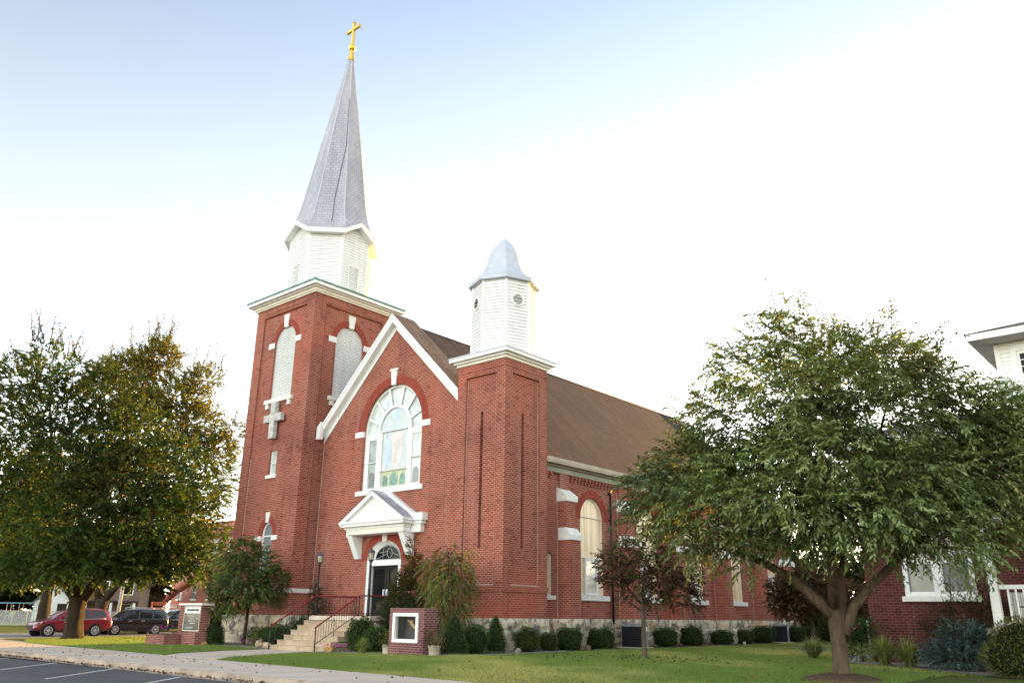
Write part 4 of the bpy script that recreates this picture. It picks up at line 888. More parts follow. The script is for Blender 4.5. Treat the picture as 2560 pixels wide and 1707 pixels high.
MAIN = [(0.34, -5.19, 12.67, 1.89, 1.89, 1.35, 1), (1.6, -4.42, 13.38, 1.05, 1.05, 1.58, 0.6), (2.76, -3.64, 10.89, 2.26, 2.26, 1.77, 1), (-0.4, -4.61, 9.87, 2.31, 2.31, 2.03, 1), (3.68, -1.98, 11.92, 2.1, 2.1, 1.92, 1), (4.09, -2.81, 8.59, 2.41, 2.41, 1.73, 1), (1.12, -4.07, 7.1, 2.23, 2.23, 1.86, 1), (4.9, -0.77, 10.05, 2.08, 2.08, 1.79, 1), (5.82, -1.38, 7.21, 2.38, 2.38, 1.6, 1), (3.91, -3.0, 5.62, 2.35, 2.35, 1.58, 1), (6.41, 0.67, 8.22, 2.05, 2.05, 1.77, 1), (6.44, 0.36, 5.97, 2.01, 2.01, 1.4, 1), (-0.28, -3.45, 4.43, 2.26, 2.26, 1.33, 1), (4.64, -1.16, 4.38, 2.38, 2.38, 1.17, 1), (5.88, 2.33, 6.39, 1.68, 1.68, 1.47, 1), (5.25, 1.46, 4.12, 1.75, 1.75, 0.99, 1), (1.88, -2.3, 3.05, 1.61, 1.61, 0.69, 1), (4.45, 0.55, 3.11, 1.62, 1.62, 0.66, 1), (-2.16, -5.42, 8.26, 2.52, 2.52, 2.71, 1), (-2.99, -4.39, 4.27, 2.31, 2.31, 1.58, 1), (2.65, -3.38, 13.1, 0.84, 0.84, 1.13, 0.5), (1.44, -4.89, 14.17, 0.42, 0.42, 0.9, 0.5), (5.91, 3.31, 4.21, 1.47, 1.47, 1.13, 0.8)]
GOLD = [(-0.5, -0.3, 20.75, 2.37, 2.37, 1.82, 1), (1.49, 0.99, 21.74, 2.03, 2.03, 2.0, 1), (1.86, 2.7, 18.55, 2.87, 2.87, 2.18, 1), (0.28, 0.55, 17.33, 3.0, 3.0, 2.51, 1), (3.98, 3.82, 20.18, 1.69, 1.69, 1.27, 0.8), (-2.43, -1.67, 20.08, 1.69, 1.69, 2.18, 0.7), (3.0, 4.52, 16.65, 2.37, 2.37, 2.0, 1), (3.69, 6.09, 14.42, 1.69, 1.69, 2.0, 1), (1.9, 3.32, 14.2, 2.83, 2.83, 2.51, 1), (3.55, 7.08, 11.86, 1.28, 1.28, 2.0, 0.8), (2.77, 5.44, 11.06, 2.33, 2.33, 2.15, 1), (2.12, 7.25, 8.64, 1.86, 1.86, 1.63, 1), (2.49, 8.41, 6.73, 1.18, 1.18, 1.27, 0.8), (-0.38, 4.42, 10.2, 2.7, 2.7, 2.18, 1), (1.43, 0.52, 22.7, 0.61, 0.61, 1.27, 0.5), (2.01, 1.16, 22.39, 0.51, 0.51, 1.09, 0.5), (5.18, 6.66, 16.04, 0.84, 0.84, 1.27, 0.5), (0.44, 6.65, 6.69, 2.03, 2.03, 1.82, 1), (-2.09, 1.7, 13.05, 3.04, 3.04, 2.91, 1)]
DOG = [(1.4, -1.34, 4.11, 0.82, 0.82, 0.63, 1), (0.27, -1.43, 3.61, 0.83, 0.83, 0.63, 1), (1.48, -0.44, 3.72, 0.92, 0.92, 0.69, 1), (1.27, -1.35, 2.97, 0.99, 0.99, 0.62, 1), (1.83, 0.16, 3.02, 0.7, 0.7, 0.59, 1), (-0.22, -1.4, 2.56, 0.7, 0.7, 0.59, 1), (1.47, -0.6, 2.56, 0.91, 0.91, 0.55, 1), (0.07, -0.88, 1.95, 0.77, 0.77, 0.52, 1), (-0.68, -1.42, 1.68, 0.44, 0.44, 0.44, 0.8), (1.29, 0.4, 2.33, 0.67, 0.67, 0.48, 0.8), (1.09, -1.14, 4.55, 0.44, 0.44, 0.4, 0.7)]
BURG = [(-0.01, -1.04, 3.39, 0.57, 0.57, 0.52, 1), (0.49, -0.31, 3.61, 0.68, 0.68, 0.53, 1), (1.27, 0.16, 3.15, 0.57, 0.57, 0.55, 1), (-0.35, -1.05, 2.74, 0.57, 0.57, 0.49, 1), (0.58, -1.03, 2.72, 0.69, 0.69, 0.54, 1), (1.11, -0.4, 2.61, 0.69, 0.69, 0.51, 1), (1.43, 0.61, 2.45, 0.49, 0.49, 0.49, 1), (-0.13, -0.93, 2.29, 0.43, 0.43, 0.38, 0.8), (1.13, 0.55, 2.0, 0.54, 0.54, 0.38, 0.8), (0.54, -0.01, 2.11, 0.54, 0.54, 0.38, 0.8), (-0.48, -1.33, 3.12, 0.32, 0.32, 0.35, 0.6), (1.47, 0.89, 1.87, 0.3, 0.3, 0.29, 0.6)]
BURG2 = [(-0.58, -1.66, 2.73, 0.66, 0.66, 0.59, 1), (0.24, -1.12, 3.11, 0.78, 0.78, 0.59, 1), (1.2, -0.14, 2.76, 0.78, 0.78, 0.67, 1), (-0.86, -1.62, 2.08, 0.63, 0.63, 0.46, 1), (0.25, -1.37, 2.18, 0.77, 0.77, 0.54, 1), (1.09, -0.57, 2.01, 0.77, 0.77, 0.54, 1), (1.87, 0.6, 2.4, 0.7, 0.7, 0.71, 1), (1.86, 0.91, 1.66, 0.59, 0.59, 0.46, 0.8), (-0.44, -1.06, 1.62, 0.59, 0.59, 0.34, 0.7)]
# ------------------------------------------------------------------ trees
NEAR = [(x*.93, y*.93, z*.98+.1+(.38 if x > 1.6 and z < 3.7 else .12 if z < 3.5 else 0), rx*.84, ry*.84, rz*.68, w_) for x, y, z, rx, ry, rz, w_ in NEAR]
GRN = [((.18, .225, .085), 5), ((.225, .265, .11), 3), ((.13, .17, .06), 2), ((.28, .29, .10), .7)]
NEAR += [(.2, -1.9, 3.45, 1.3, 1.1, .5, 1.2), (1.4, -2.0, 3.55, 1.3, 1.1, .5, 1.2), (2.3, -.5, 3.7, 1.2, 1.2, .5, 1), (.9, -.3, 4.3, 1.4, 1.4, .6, 1), (.5, -1.7, 5.2, 1.3, 1.2, .6, 1), (1.3, -1.6, 6.4, 1.2, 1.1, .6, 1), (-.7, -2.5, 4.6, 1.2, 1.1, .55, 1), (.7, -1.2, 7.3, 1.0, .9, .6, .9), (3.6, -.2, 4.4, 1.2, 1.1, .6, 1), (-.3, -1.2, 5.3, 1.1, 1.1, .6, .9), (-.9, -3.2, 3.1, .7, .6, .35, .9), (2.9, -1.3, 2.9, .8, .7, .35, .9), (-2.7, -3.0, 3.8, .8, .8, .45, .9), (-2.0, -3.1, 3.15, .75, .75, .38, .9), (-2.2, -2.6, 4.9, .8, .8, .5, .8), (3.2, .5, 6.0, 1.2, 1.2, .7, 1), (4.3, 1.8, 5.3, 1.2, 1.2, .7, 1), (4.4, 1.2, 5.6, 1.3, 1.3, .8, 1), (2.3, -.1, 7.0, .8, .8, .6, .8)]
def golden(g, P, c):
    k = np.clip((P[:, 2]-6)/10, 0, 1)[:, None]*np.clip(g.normal(-.6, .42, (len(P), 1)), 0, 1); return c*(1-k)+np.array([.26, .13, .025])*k  # low golden sun on the upper leaves put into their colour
tree('shade_tree', 'large green shade tree with low forking trunk, in front of the dark brick house', (21.7, -4.7, 0),
     [(0, 0, 0, .25), (0, 0, .15, .195), (-.01, 0, .7, .165), (-.02, 0, 1.2, .175), (0, 0, 1.5, .185)],
     [[(-.1, -.05, 1.45, .17), (-.35, -.2, 1.75, .13), (-.75, -.45, 2.2, .115), (-1.3, -.95, 2.62, .095), (-2.0, -1.7, 2.95, .06), (-2.6, -2.4, 3.3, .035)],
      [(-.02, .05, 1.5, .2), (0, .05, 2.1, .15), (.05, .0, 3.0, .11), (.15, -.3, 4.2, .08), (.3, -.8, 5.6, .055), (.4, -1.2, 7.2, .03)],
      [(.1, .08, 1.45, .13), (.16, .08, 2.2, .10), (.3, .3, 3.1, .08), (.8, .8, 4.4, .06), (1.4, .9, 6.2, .035)],
      [(.12, .05, 1.0, .16), (.35, .2, 1.6, .13), (.75, .45, 2.1, .11), (1.35, .7, 2.7, .085), (2.2, .9, 3.3, .06), (3.1, 1.6, 4.1, .035)],
      [(-.05, .15, 1.6, .10), (-.3, .7, 2.6, .08), (-.6, .6, 4.0, .06), (-.8, -.4, 5.6, .035)],
      [(.05, -.15, 1.6, .10), (.4, -.9, 2.6, .08), (1.0, -1.9, 3.6, .05)]],
     NEAR, 6700, 15, .66, .15, .058, GRN, 3, droop=.26, up=.10, barkm='bark_smooth', leafm='gloss_leaf', flat=1.0, hang=.28, shell=.30, pw=.55, rad=.65, sub=3, limb_r=.55)
# upright leader shoots above the crown
def shoots(name, par, pts, seed, lL, lW, palette, leafm='leaf', barkm='bark', bark_w=1, step=.055):
    g = np.random.default_rng(seed); b = MB(); Ps = []; Ds = []
    for (a, e) in pts:
        a, e = Vector(a), Vector(e); b.tube([a, a.lerp(e, .5), e], [.014*bark_w, .01*bark_w, .004*bark_w], 4)
        n = int((e-a).length/step)
        for i in range(n):
            t = i/n; p = a.lerp(e, t); q = g.uniform(0, 6.28); Ps.append(p); Ds.append((math.cos(q)*.9, math.sin(q)*.9, .25-.3*t))
    o = b.build(name, barkm, par); n = len(Ps)
    v, f = leaf_arrays(np.array([tuple(p) for p in Ps]), np.array(Ds), unit(g.normal(0, .5, (n, 3))+np.array([0, 0, 1.])), lL*g.uniform(.6, 1.1, n), lW*g.uniform(.8, 1.1, n))
    mesh_np('leaves', v, f, leafm, o, np.repeat(pal(g, n, palette), 4, 0))
near = [o for o in col.objects if o.name == 'shade_tree'][0]
shoots('shoot_sprays', near, [((.3, -2.3, 7.4), (.1, -2.5, 9.25)), ((.5, -2.2, 7.6), (.62, -2.15, 9.0)), ((.1, -2.2, 7.3), (-.5, -2.6, 8.5)), ((.9, -1.6, 7.6), (1.1, -1.5, 8.7)), ((2.2, -.5, 7.6), (2.3, -.4, 8.75)), ((2.4, -.3, 7.5), (2.8, 0, 8.35)), ((3.0, .2, 7.3), (3.2, .5, 8.2)),
       ((3.2, .4, 7.2), (3.6, .8, 7.9)), ((-.8, -2.6, 7.3), (-1.15, -2.8, 8.2)), ((-1.8, -2.6, 6.3), (-2.2, -2.8, 7.35)), ((1.8, -.2, 7.7), (1.65, -.4, 8.6)), ((-1.2, -2.6, 6.9), (-1.7, -2.9, 7.7))], 5, .13, .042, GRN, 'gloss_leaf', 'bark_smooth')
MAPLE = [((.062, .098, .024), 5), ((.085, .125, .028), 3), ((.045, .072, .020), 3), ((.13, .14, .028), .6), ((.20, .12, .02), .05)]
MAIN = [(x, y, z+(.5 if z < 3.3 else 0), *r_) for x, y, z, *r_ in MAIN]
MAIN += [(x, y, z+.95, *r_) for x, y, z, *r_ in [(-3.2, -2.6, 2.9, 1.7, 1.7, .75), (-1.2, -3.6, 2.7, 1.7, 1.6, .7), (1.0, -3.4, 2.4, 1.6, 1.6, .6), (3.2, -2.0, 2.6, 1.7, 1.6, .65), (5.2, -.2, 2.7, 1.6, 1.6, .65), (6.6, 1.8, 3.0, 1.3, 1.3, .7), (-2.5, .5, 3.0, 1.8, 1.8, .8), (.8, 2.2, 3.2, 2.0, 2.0, .9), (3.2, 2.0, 3.0, 1.8, 1.8, .8), (-4.5, -3.5, 3.2, 1.8, 1.8, .9), (-3.6, -4.2, 5.0, 1.9, 1.9, 1.3)]]
GOLD = [(x, y, z, a_, b_, c_, w_*(.35 if z < 9 else .7 if z < 12 else 1)) for x, y, z, a_, b_, c_, w_ in GOLD]
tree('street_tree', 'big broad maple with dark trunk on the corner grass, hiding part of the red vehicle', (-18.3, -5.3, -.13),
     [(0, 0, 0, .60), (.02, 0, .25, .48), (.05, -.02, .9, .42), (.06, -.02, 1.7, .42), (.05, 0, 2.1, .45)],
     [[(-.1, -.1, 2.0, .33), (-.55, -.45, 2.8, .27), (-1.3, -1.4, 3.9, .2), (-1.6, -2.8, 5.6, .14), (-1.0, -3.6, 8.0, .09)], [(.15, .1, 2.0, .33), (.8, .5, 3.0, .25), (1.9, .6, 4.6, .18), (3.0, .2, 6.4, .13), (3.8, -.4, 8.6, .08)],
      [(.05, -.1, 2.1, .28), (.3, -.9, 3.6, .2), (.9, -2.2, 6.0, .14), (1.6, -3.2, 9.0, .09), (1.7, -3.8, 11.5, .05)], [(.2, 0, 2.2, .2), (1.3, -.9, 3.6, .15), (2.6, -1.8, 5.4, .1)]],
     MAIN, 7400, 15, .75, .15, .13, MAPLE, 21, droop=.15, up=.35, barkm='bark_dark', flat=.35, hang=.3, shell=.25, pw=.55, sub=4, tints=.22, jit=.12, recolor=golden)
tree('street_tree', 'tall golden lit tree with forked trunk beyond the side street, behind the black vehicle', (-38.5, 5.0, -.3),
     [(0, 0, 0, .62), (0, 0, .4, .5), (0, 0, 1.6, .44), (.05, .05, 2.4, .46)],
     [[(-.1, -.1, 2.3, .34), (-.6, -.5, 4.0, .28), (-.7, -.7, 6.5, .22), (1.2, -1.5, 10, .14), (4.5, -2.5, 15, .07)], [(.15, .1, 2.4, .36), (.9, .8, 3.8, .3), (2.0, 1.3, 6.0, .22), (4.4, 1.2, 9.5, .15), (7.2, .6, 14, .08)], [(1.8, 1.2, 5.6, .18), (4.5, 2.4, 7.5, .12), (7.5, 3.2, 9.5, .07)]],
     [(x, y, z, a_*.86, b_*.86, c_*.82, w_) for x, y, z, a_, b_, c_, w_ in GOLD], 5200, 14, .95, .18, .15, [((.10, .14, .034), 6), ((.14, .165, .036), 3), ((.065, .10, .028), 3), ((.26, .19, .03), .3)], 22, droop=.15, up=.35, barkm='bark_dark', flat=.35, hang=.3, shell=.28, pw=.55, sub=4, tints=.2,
     recolor=lambda g, P, c: c*(1-np.clip((P[:, 2:]-13)/12, 0, .6)*np.clip(g.normal(.6, .3, (len(P), 1)), 0, 1))+np.array([.34, .23, .025])*np.clip((P[:, 2:]-13)/12, 0, .6)*np.clip(g.normal(.6, .3, (len(P), 1)), 0, 1))  # sunlit gold of the upper crown painted into the leaves by height
SH1 = [((.06, .075, .02), 3), ((.16, .12, .02), 1.5), ((.24, .12, .02), .8)]
st_ = [o for o in col.objects if o.name.startswith('street_tree') and o.parent is None]
crown_shoots(st_[0], MAIN, 12.5, 20, 5, .17, .13, SH1, 1.5); crown_shoots(st_[0], MAIN, 9.5, 14, 6, .17, .13, SH1, 1.3)
crown_shoots(st_[1], GOLD, 19, 20, 7, .22, .17, SH1+[((.34, .22, .03), 2)], 2.2); crown_shoots(st_[1], GOLD, 15, 16, 8, .22, .17, SH1+[((.34, .22, .03), 2)], 1.8)
tree('ornamental_tree', 'small round dogwood turning maroon beside the bell tower and sign', (-6.6, -2.5, -.12), [(0, 0, 0, .085), (.02, .01, .6, .075), (.05, .02, 1.4, .07), (.08, 0, 1.7, .075)],
     [[(.05, 0, 1.6, .055), (-.1, -.3, 2.2, .04), (.1, -.7, 3.0, .025)], [(.08, 0, 1.65, .05), (.6, -.1, 2.3, .035), (1.1, -.3, 3.2, .02)], [(.08, 0, 1.65, .045), (.5, -.6, 2.3, .03)]],
     [(x*.9, y*.9, z*.97, a_*.9, b_*.9, c_*.9, w_) for x, y, z, a_, b_, c_, w_ in DOG], 1600, 12, .38, .115, .062, [((.14, .20, .062), 6), ((.18, .23, .075), 3), ((.25, .18, .11), 1.1), ((.30, .21, .15), .4)], 31, droop=.35, up=.05, barkm='bark_dark', flat=.75, hang=.4, shell=.3, rad=.5, tints=.14, twig_r=.004)
BURGC = [((.105, .055, .038), 5), ((.145, .078, .045), 3), ((.07, .042, .030), 2.5), ((.19, .10, .045), 1.2), ((.10, .11, .035), 3)]
bt = [(0, 0, 0, .10), (0, 0, .3, .085), (.01, 0, 1.1, .07), (0, 0, 1.75, .08)]; bfk = [[(0, 0, 1.7, .05), (-.35, -.3, 2.2, .035), (-.5, -.6, 2.8, .02)], [(0, 0, 1.7, .055), (.1, -.1, 2.4, .04), (.3, -.2, 3.2, .02)], [(0, 0, 1.75, .05), (.4, .2, 2.2, .035), (.9, .3, 2.7, .02)], [(0, 0, 1.5, .03), (-.5, -.5, 1.95, .02)]]
tree('purple_maple', 'small burgundy leaved maple on the open lawn, in front of the nave windows', (13.43, 0, 0), bt, bfk, BURG, 900, 12, .40, .085, .065, BURGC, 41, 'burgundy maples on the church lawn', droop=.2, up=.2, flat=.4, hang=.35, shell=.3, tints=.15, twig_r=.004)
tree('purple_maple', 'farther burgundy maple with rusty tint, behind the trunk of the large shade tree', (12.5, 17, .0), [(0, 0, 0, .12), (.0, 0, .8, .09), (0, 0, 1.5, .10)], [[(0, 0, 1.45, .05), (-.4, -.6, 2.0, .035)], [(0, 0, 1.5, .06), (.1, -.5, 2.4, .04)], [(0, 0, 1.5, .05), (.6, -.1, 2.2, .035)]],
     BURG2, 1700, 12, .38, .10, .075, BURGC+[((.10, .045, .015), 2)], 42, 'burgundy maples on the church lawn', droop=.2, up=.2, flat=.4, hang=.35, shell=.3, tints=.15, twig_r=.004)
# weeping cherry-like tree by the corner tower
WE = [(-.75, 0, 2.95, .5, .5, .45), (-.2, -.1, 3.3, .55, .5, .4), (.4, 0, 3.1, .55, .5, .45), (.75, .1, 2.5, .45, .45, .5), (-.55, -.15, 2.3, .5, .5, .5), (.1, -.25, 2.5, .6, .5, .5), (.55, -.1, 1.8, .45, .4, .5), (.1, -.3, 1.75, .5, .4, .5), (.75, 0, 1.35, .35, .35, .4), (-.1, .0, 3.75, .12, .12, .35, .5), (.35, 0, 3.7, .1, .1, .3, .4), (1.15, .1, 3.0, .3, .25, .12, .5), (1.2, .1, 2.0, .22, .2, .12, .4), (.9, .1, 3.6, .25, .2, .12, .4), (.3, -.2, 1.15, .4, .35, .35)]
tree('weeping_tree', 'weeping tree with yellowing leaves hanging beside the brick display case', (6.15, -2.1, 0), [(0, 0, 0, .07), (.02, 0, .8, .06), (-.02, 0, 1.8, .05), (0, 0, 2.6, .05)], [[(0, 0, 2.5, .035), (-.3, 0, 3.0, .025)], [(0, 0, 2.5, .035), (.3, 0, 3.0, .025)], [(0, 0, 2.6, .03), (0, 0, 3.4, .02)]],
     WE, 760, 12, .44, .095, .048, [((.17, .21, .06), 4), ((.24, .26, .075), 3), ((.12, .155, .05), 2), ((.42, .31, .07), 1.3), ((.38, .14, .08), 1.0), ((.26, .14, .10), .9)], 51, droop=.75, up=-.15, barkm='bark_dark', flat=.1, hang=.9, shell=.3, rad=.3, tints=.12, twig_r=.004)
tree('tall_shrub', 'tall dark shrub with orange tips between the entrance steps and the display case', (3.45, -1.6, -.05), [(0, 0, 0, .06), (0, 0, 1.2, .05)], [[(0, 0, 1.1, .035), (.1, 0, 2.2, .025), (.1, 0, 3.6, .012)], [(0, 0, .9, .03), (-.5, 0, 1.7, .02)], [(0, 0, .9, .03), (.6, 0, 1.7, .02)]],
     [(0, 0, .9, .95, .7, .6), (-.5, -.1, 1.6, .7, .55, .5), (.55, 0, 1.6, .7, .55, .55), (-.05, -.1, 2.1, .8, .6, .5), (.35, 0, 2.7, .55, .45, .45), (-.25, 0, 2.6, .45, .4, .4), (.15, 0, 3.25, .38, .35, .45), (.1, 0, 3.9, .2, .2, .5, .7), (-.95, -.1, 1.2, .4, .4, .4), (.9, -.1, 1.1, .45, .4, .45), (.2, 0, 4.45, .07, .07, .2, .3)],
     2300, 12, .3, .075, .034, [((.040, .070, .026), 5), ((.06, .09, .03), 3), ((.10, .11, .03), 1)], 52, cat='shrub', droop=.12, up=.45, barkm='bark_dark', flat=.3, hang=.15, shell=.25, tints=.12, twig_r=.004,
     recolor=lambda g, P, c: c*(1-np.clip((P[:, 2:]-1.6)/2.2, 0, .85)*(g.uniform(0, 1, (len(P), 1)) < .55))+np.array([.26, .12, .025])*np.clip((P[:, 2:]-1.6)/2.2, 0, .85)*(g.uniform(0, 1, (len(P), 1)) < .55))
tree('climbing_shrub', 'thin open shrub against the brick wall beside the left lamp post', (-3.75, -.75, -.1), [(0, 0, 0, .03), (0, 0, 1.0, .025)], [[(0, 0, .9, .02), (.1, 0, 2.4, .01)]], [(0, 0, 1.1, .42, .25, .5), (.1, 0, 1.7, .4, .25, .45), (-.1, 0, 2.2, .28, .2, .4), (.05, 0, 2.7, .12, .1, .3, .6)],
     330, 10, .26, .07, .035, [((.040, .055, .018), 4), ((.08, .075, .025), 1), ((.09, .045, .025), .8)], 53, cat='shrub', droop=.1, up=.5, barkm='bark_dark', twig_r=.004)
# --- clipped and natural shrubs round the church
EV = [((.045, .084, .022), 5), ((.068, .115, .030), 3), ((.10, .145, .038), 1.4), ((.028, .052, .018), 2)]
EVY = [((.056, .084, .020), 4), ((.085, .112, .028), 3), ((.038, .058, .016), 2)]
shrub('conical_shrub', 'pale green dwarf spruce cone next to the right planter pot', (8.15, -3.7, 0), 'cone', .95, 1.42, 4200, .055, .014, EV+[((.06, .09, .025), 1.5)], 61, 'conical evergreens')
shrub('round_shrub', 'dark round evergreen between the dwarf spruce cone and the corner of the stone base', (8.0, -2.5, 0), 'round', .92, .98, 3000, .06, .022, EV, 62, 'round evergreens')
shrub('conical_shrub', 'upright dark yew cone against the corner stones of the right tower', (7.95, -1.35, 0), 'cone', .78, 1.42, 3200, .06, .016, EV, 63, 'conical evergreens')
shrub('round_shrub', 'pointed round evergreen in front of the right tower wall, beside the corner', (8.05, .35, 0), 'round', .92, .90, 3000, .06, .02, EVY, 64, 'round evergreens')
shrub('round_shrub', 'smallest round evergreen, at the far edge of the right tower', (7.98, 1.75, 0), 'round', .66, .70, 2000, .055, .02, EVY, 65, 'round evergreens')
for i, (x, y, w_, h_, lab) in enumerate(((7.95, 3.15, 1.0, .92, 'first box hedge after the right tower, by the brown drain hose'), (8.0, 5.3, 1.05, .90, 'box hedge between first buttress and black cooling unit'), (7.9, 10.7, 1.1, .88, 'box hedge just beyond the nearer cooling unit and its slim tree'), (7.85, 13.3, 1.15, .97, 'taller box hedge beside the hedge beyond the nearer cooling unit'),
        (7.8, 16.6, 1.12, .76, 'low box hedge at the middle of the nave, left of the white bucket'), (7.8, 19.0, 1.1, .78, 'low box hedge right behind the white bucket'), (7.8, 21.6, 1.2, .98, 'tall box hedge left of the farther cooling unit'), (7.8, 25.9, 1.25, .98, 'box hedge right of the white pipe by the farther cooling unit'), (7.9, 27.9, 1.1, .96, 'last box hedge at the far end of the church wall'))):
    shrub('box_hedge', 'dark clipped ' + lab, (x, y, 0), 'box', w_*.95, h_*.93, 2600, .05, .024, EV+[((.06, .09, .02), .6)], 70+i, 'clipped box hedges along the nave', rough=(.06, .13, .09, .12)[i % 4], d=w_*(.8, 1.0, .9)[i % 3])
shrub('conical_shrub', 'plump dark evergreen cone right of the brick church sign', (-7.15, -3.75, -.12), 'cone', 1.05, 1.42, 3600, .06, .018, EV, 81, 'conical evergreens')
shrub('spreading_shrub', 'low spreading evergreen left of the front steps', (-5.3, -2.3, -.1), 'round', 1.3, .75, 2600, .09, .02, EV, 82, 'evergreens left of the front steps', rough=.2)
shrub('spreading_shrub', 'broad evergreen directly behind the lower left handrail', (-3.5, -2.7, -.1), 'round', 1.5, .90, 3200, .09, .02, EV, 83, 'evergreens left of the front steps', rough=.2)
shrub('spreading_shrub', 'upper evergreen near the base of the left lamp post', (-3.1, -1.8, -.1), 'round', 1.0, 1.2, 2600, .09, .02, EV, 84, 'evergreens left of the front steps', rough=.2)
shrub('rounded_shrub', 'leafy green shrub hugging the right flank of the front steps', (2.75, -3.35, -.08), 'round', 1.0, 1.22, 2800, .075, .03, [((.045, .075, .016), 4), ((.075, .11, .022), 3), ((.03, .05, .012), 2)], 85, rough=.16)
shrub('rounded_shrub', 'dark low shrub beside the leafy one right of the steps', (3.7, -3.4, -.06), 'round', 1.0, .88, 2600, .07, .025, EV, 86, rough=.16)
shrub('conical_shrub', 'slim leaning evergreen tucked behind the left edge of the display case', (5.35, -3.9, -.02), 'cone', .75, 1.4, 2400, .06, .016, EVY, 87, 'conical evergreens')
# --- planting by the dark brick house
LIR = [((.28, .31, .11), 4), ((.42, .41, .20), 2), ((.14, .18, .05), 3)]
blade_clump('grass_clump', 'striped grass clump on the lawn left of the large trunk', (17.2, 5.0, 0), 620, .72, .9, [((.20, .24, .09), 4), ((.34, .34, .18), 2)], 91, 'striped grass clumps')
blade_clump('grass_clump', 'striped grass clump in gravel, first one right of the large trunk', (20.5, 2.1, 0), 640, .9, .9, LIR, 92, 'striped grass clumps')
blade_clump('grass_clump', 'striped grass clump in gravel between another clump and the blue spruce', (21.35, 1.65, 0), 600, .82, .85, LIR, 93, 'striped grass clumps')
blade_clump('grass_clump', 'pale spider-like grass clump in front of the display case, by magenta flowers', (5.05, -5.15, -.03), 260, .62, .46, [((.30, .33, .12), 3), ((.16, .20, .06), 3)], 94, 'striped grass clumps', wd=.018)
blade_clump('grass_clump', 'pale spider-like grass clump in the gravel left of the front steps', (-4.9, -3.0, -.1), 240, .66, .46, [((.24, .28, .10), 3), ((.13, .17, .05), 3)], 95, 'striped grass clumps', wd=.018)
BLU = [((.10, .155, .155), 5), ((.14, .20, .20), 3), ((.06, .10, .10), 3), ((.19, .25, .25), .8)]
root = tree('blue_spruce', 'spreading blue spruce bush below the house window', (22.9, 1.55, 0), [(0, 0, 0, .08), (0, 0, .6, .06)], [], [(0, 0, .35, .85, .8, .28), (-.5, -.2, .5, .5, .5, .22), (.5, .1, .5, .55, .5, .22), (-.1, -.1, .8, .6, .5, .2), (.45, .1, .85, .35, .3, .18), (-.25, 0, 1.08, .28, .26, .18), (.2, 0, 1.05, .25, .22, .15), (-.75, -.2, .3, .4, .4, .2), (.85, .2, .3, .4, .4, .2), (0, -.5, .3, .5, .3, .22)],
     1300, 26, .26, .06, .018, BLU, 96, cat='shrub', droop=.02, up=.35, barkm='bark_dark', leafm='needle', flat=.2, hang=-.15, shell=.45, pw=.5, rad=.7, sub=2, twig_r=.008)
tree('tall_shrub', 'tall loose shrub with small maroon and green leaves in front of the house window', (22.6, 3.5, 0), [(0, 0, 0, .05), (0, 0, .7, .04)], [[(0, 0, .6, .03), (-.4, 0, 1.6, .02), (-.3, 0, 2.6, .01)], [(0, 0, .6, .03), (.4, .1, 1.6, .02), (.6, .1, 2.4, .01)]],
     [(-.2, 0, .7, .9, .5, .5), (.4, .1, .8, .8, .5, .55), (-.6, 0, 1.3, .6, .4, .45), (.1, 0, 1.5, .7, .4, .45), (.7, .1, 1.4, .55, .4, .45), (-.25, 0, 2.1, .3, .25, .45, .7), (.55, .1, 2.0, .3, .25, .35, .7), (-.1, 0, 2.75, .12, .1, .35, .5), (.35, 0, 2.3, .16, .15, .3, .5), (-1.0, -.1, .9, .35, .3, .3)],
     800, 11, .3, .055, .032, [((.035, .045, .016), 4), ((.06, .07, .02), 2), ((.08, .04, .025), 1.4), ((.14, .09, .02), .5)], 97, cat='shrub', droop=.1, up=.4, barkm='bark_dark', shell=.2, twig_r=.004)
shrub('rounded_shrub', 'yellow green bushy shrub at the foot of the house porch', (24.75, -.35, 0), 'round', 1.7, 1.35, 5200, .085, .018, [((.14, .145, .035), 4), ((.20, .19, .055), 2), ((.075, .085, .025), 3)], 98, rough=.2)
tree('rose_bush', 'rose bush with pink blooms beside the house corner', (19.35, 3.6, 0), [(0, 0, 0, .03), (0, 0, .4, .025)], [[(0, 0, .4, .02), (.1, 0, 1.2, .01)]], [(0, 0, .55, .55, .4, .4), (.15, 0, 1.0, .35, .3, .35), (-.25, -.1, .9, .35, .3, .3)], 420, 9, .25, .06, .036, EV, 99, cat='shrub', droop=.1, up=.4, barkm='bark_dark', twig_r=.004)
flowers('rose_blooms', 'pink rose blooms by the house corner', (19.25, 3.3, .78), 14, .5, .4, 5, (.75, .22, .34))
shrub('spreading_evergreen', 'bluish dark evergreen at the back edge of the lawn by the far burgundy maple', (11.0, 29.5, 0), 'round', 3.0, 2.0, 2600, .16, .04, [((.022, .040, .030), 4), ((.035, .060, .045), 2), ((.015, .026, .018), 2)], 100, rough=.22)
shrub('spreading_evergreen', 'tall dark evergreen beside the far end of the church', (8.9, 30.4, 0), 'cone', 2.4, 3.2, 3000, .15, .04, EV, 102, rough=.22)
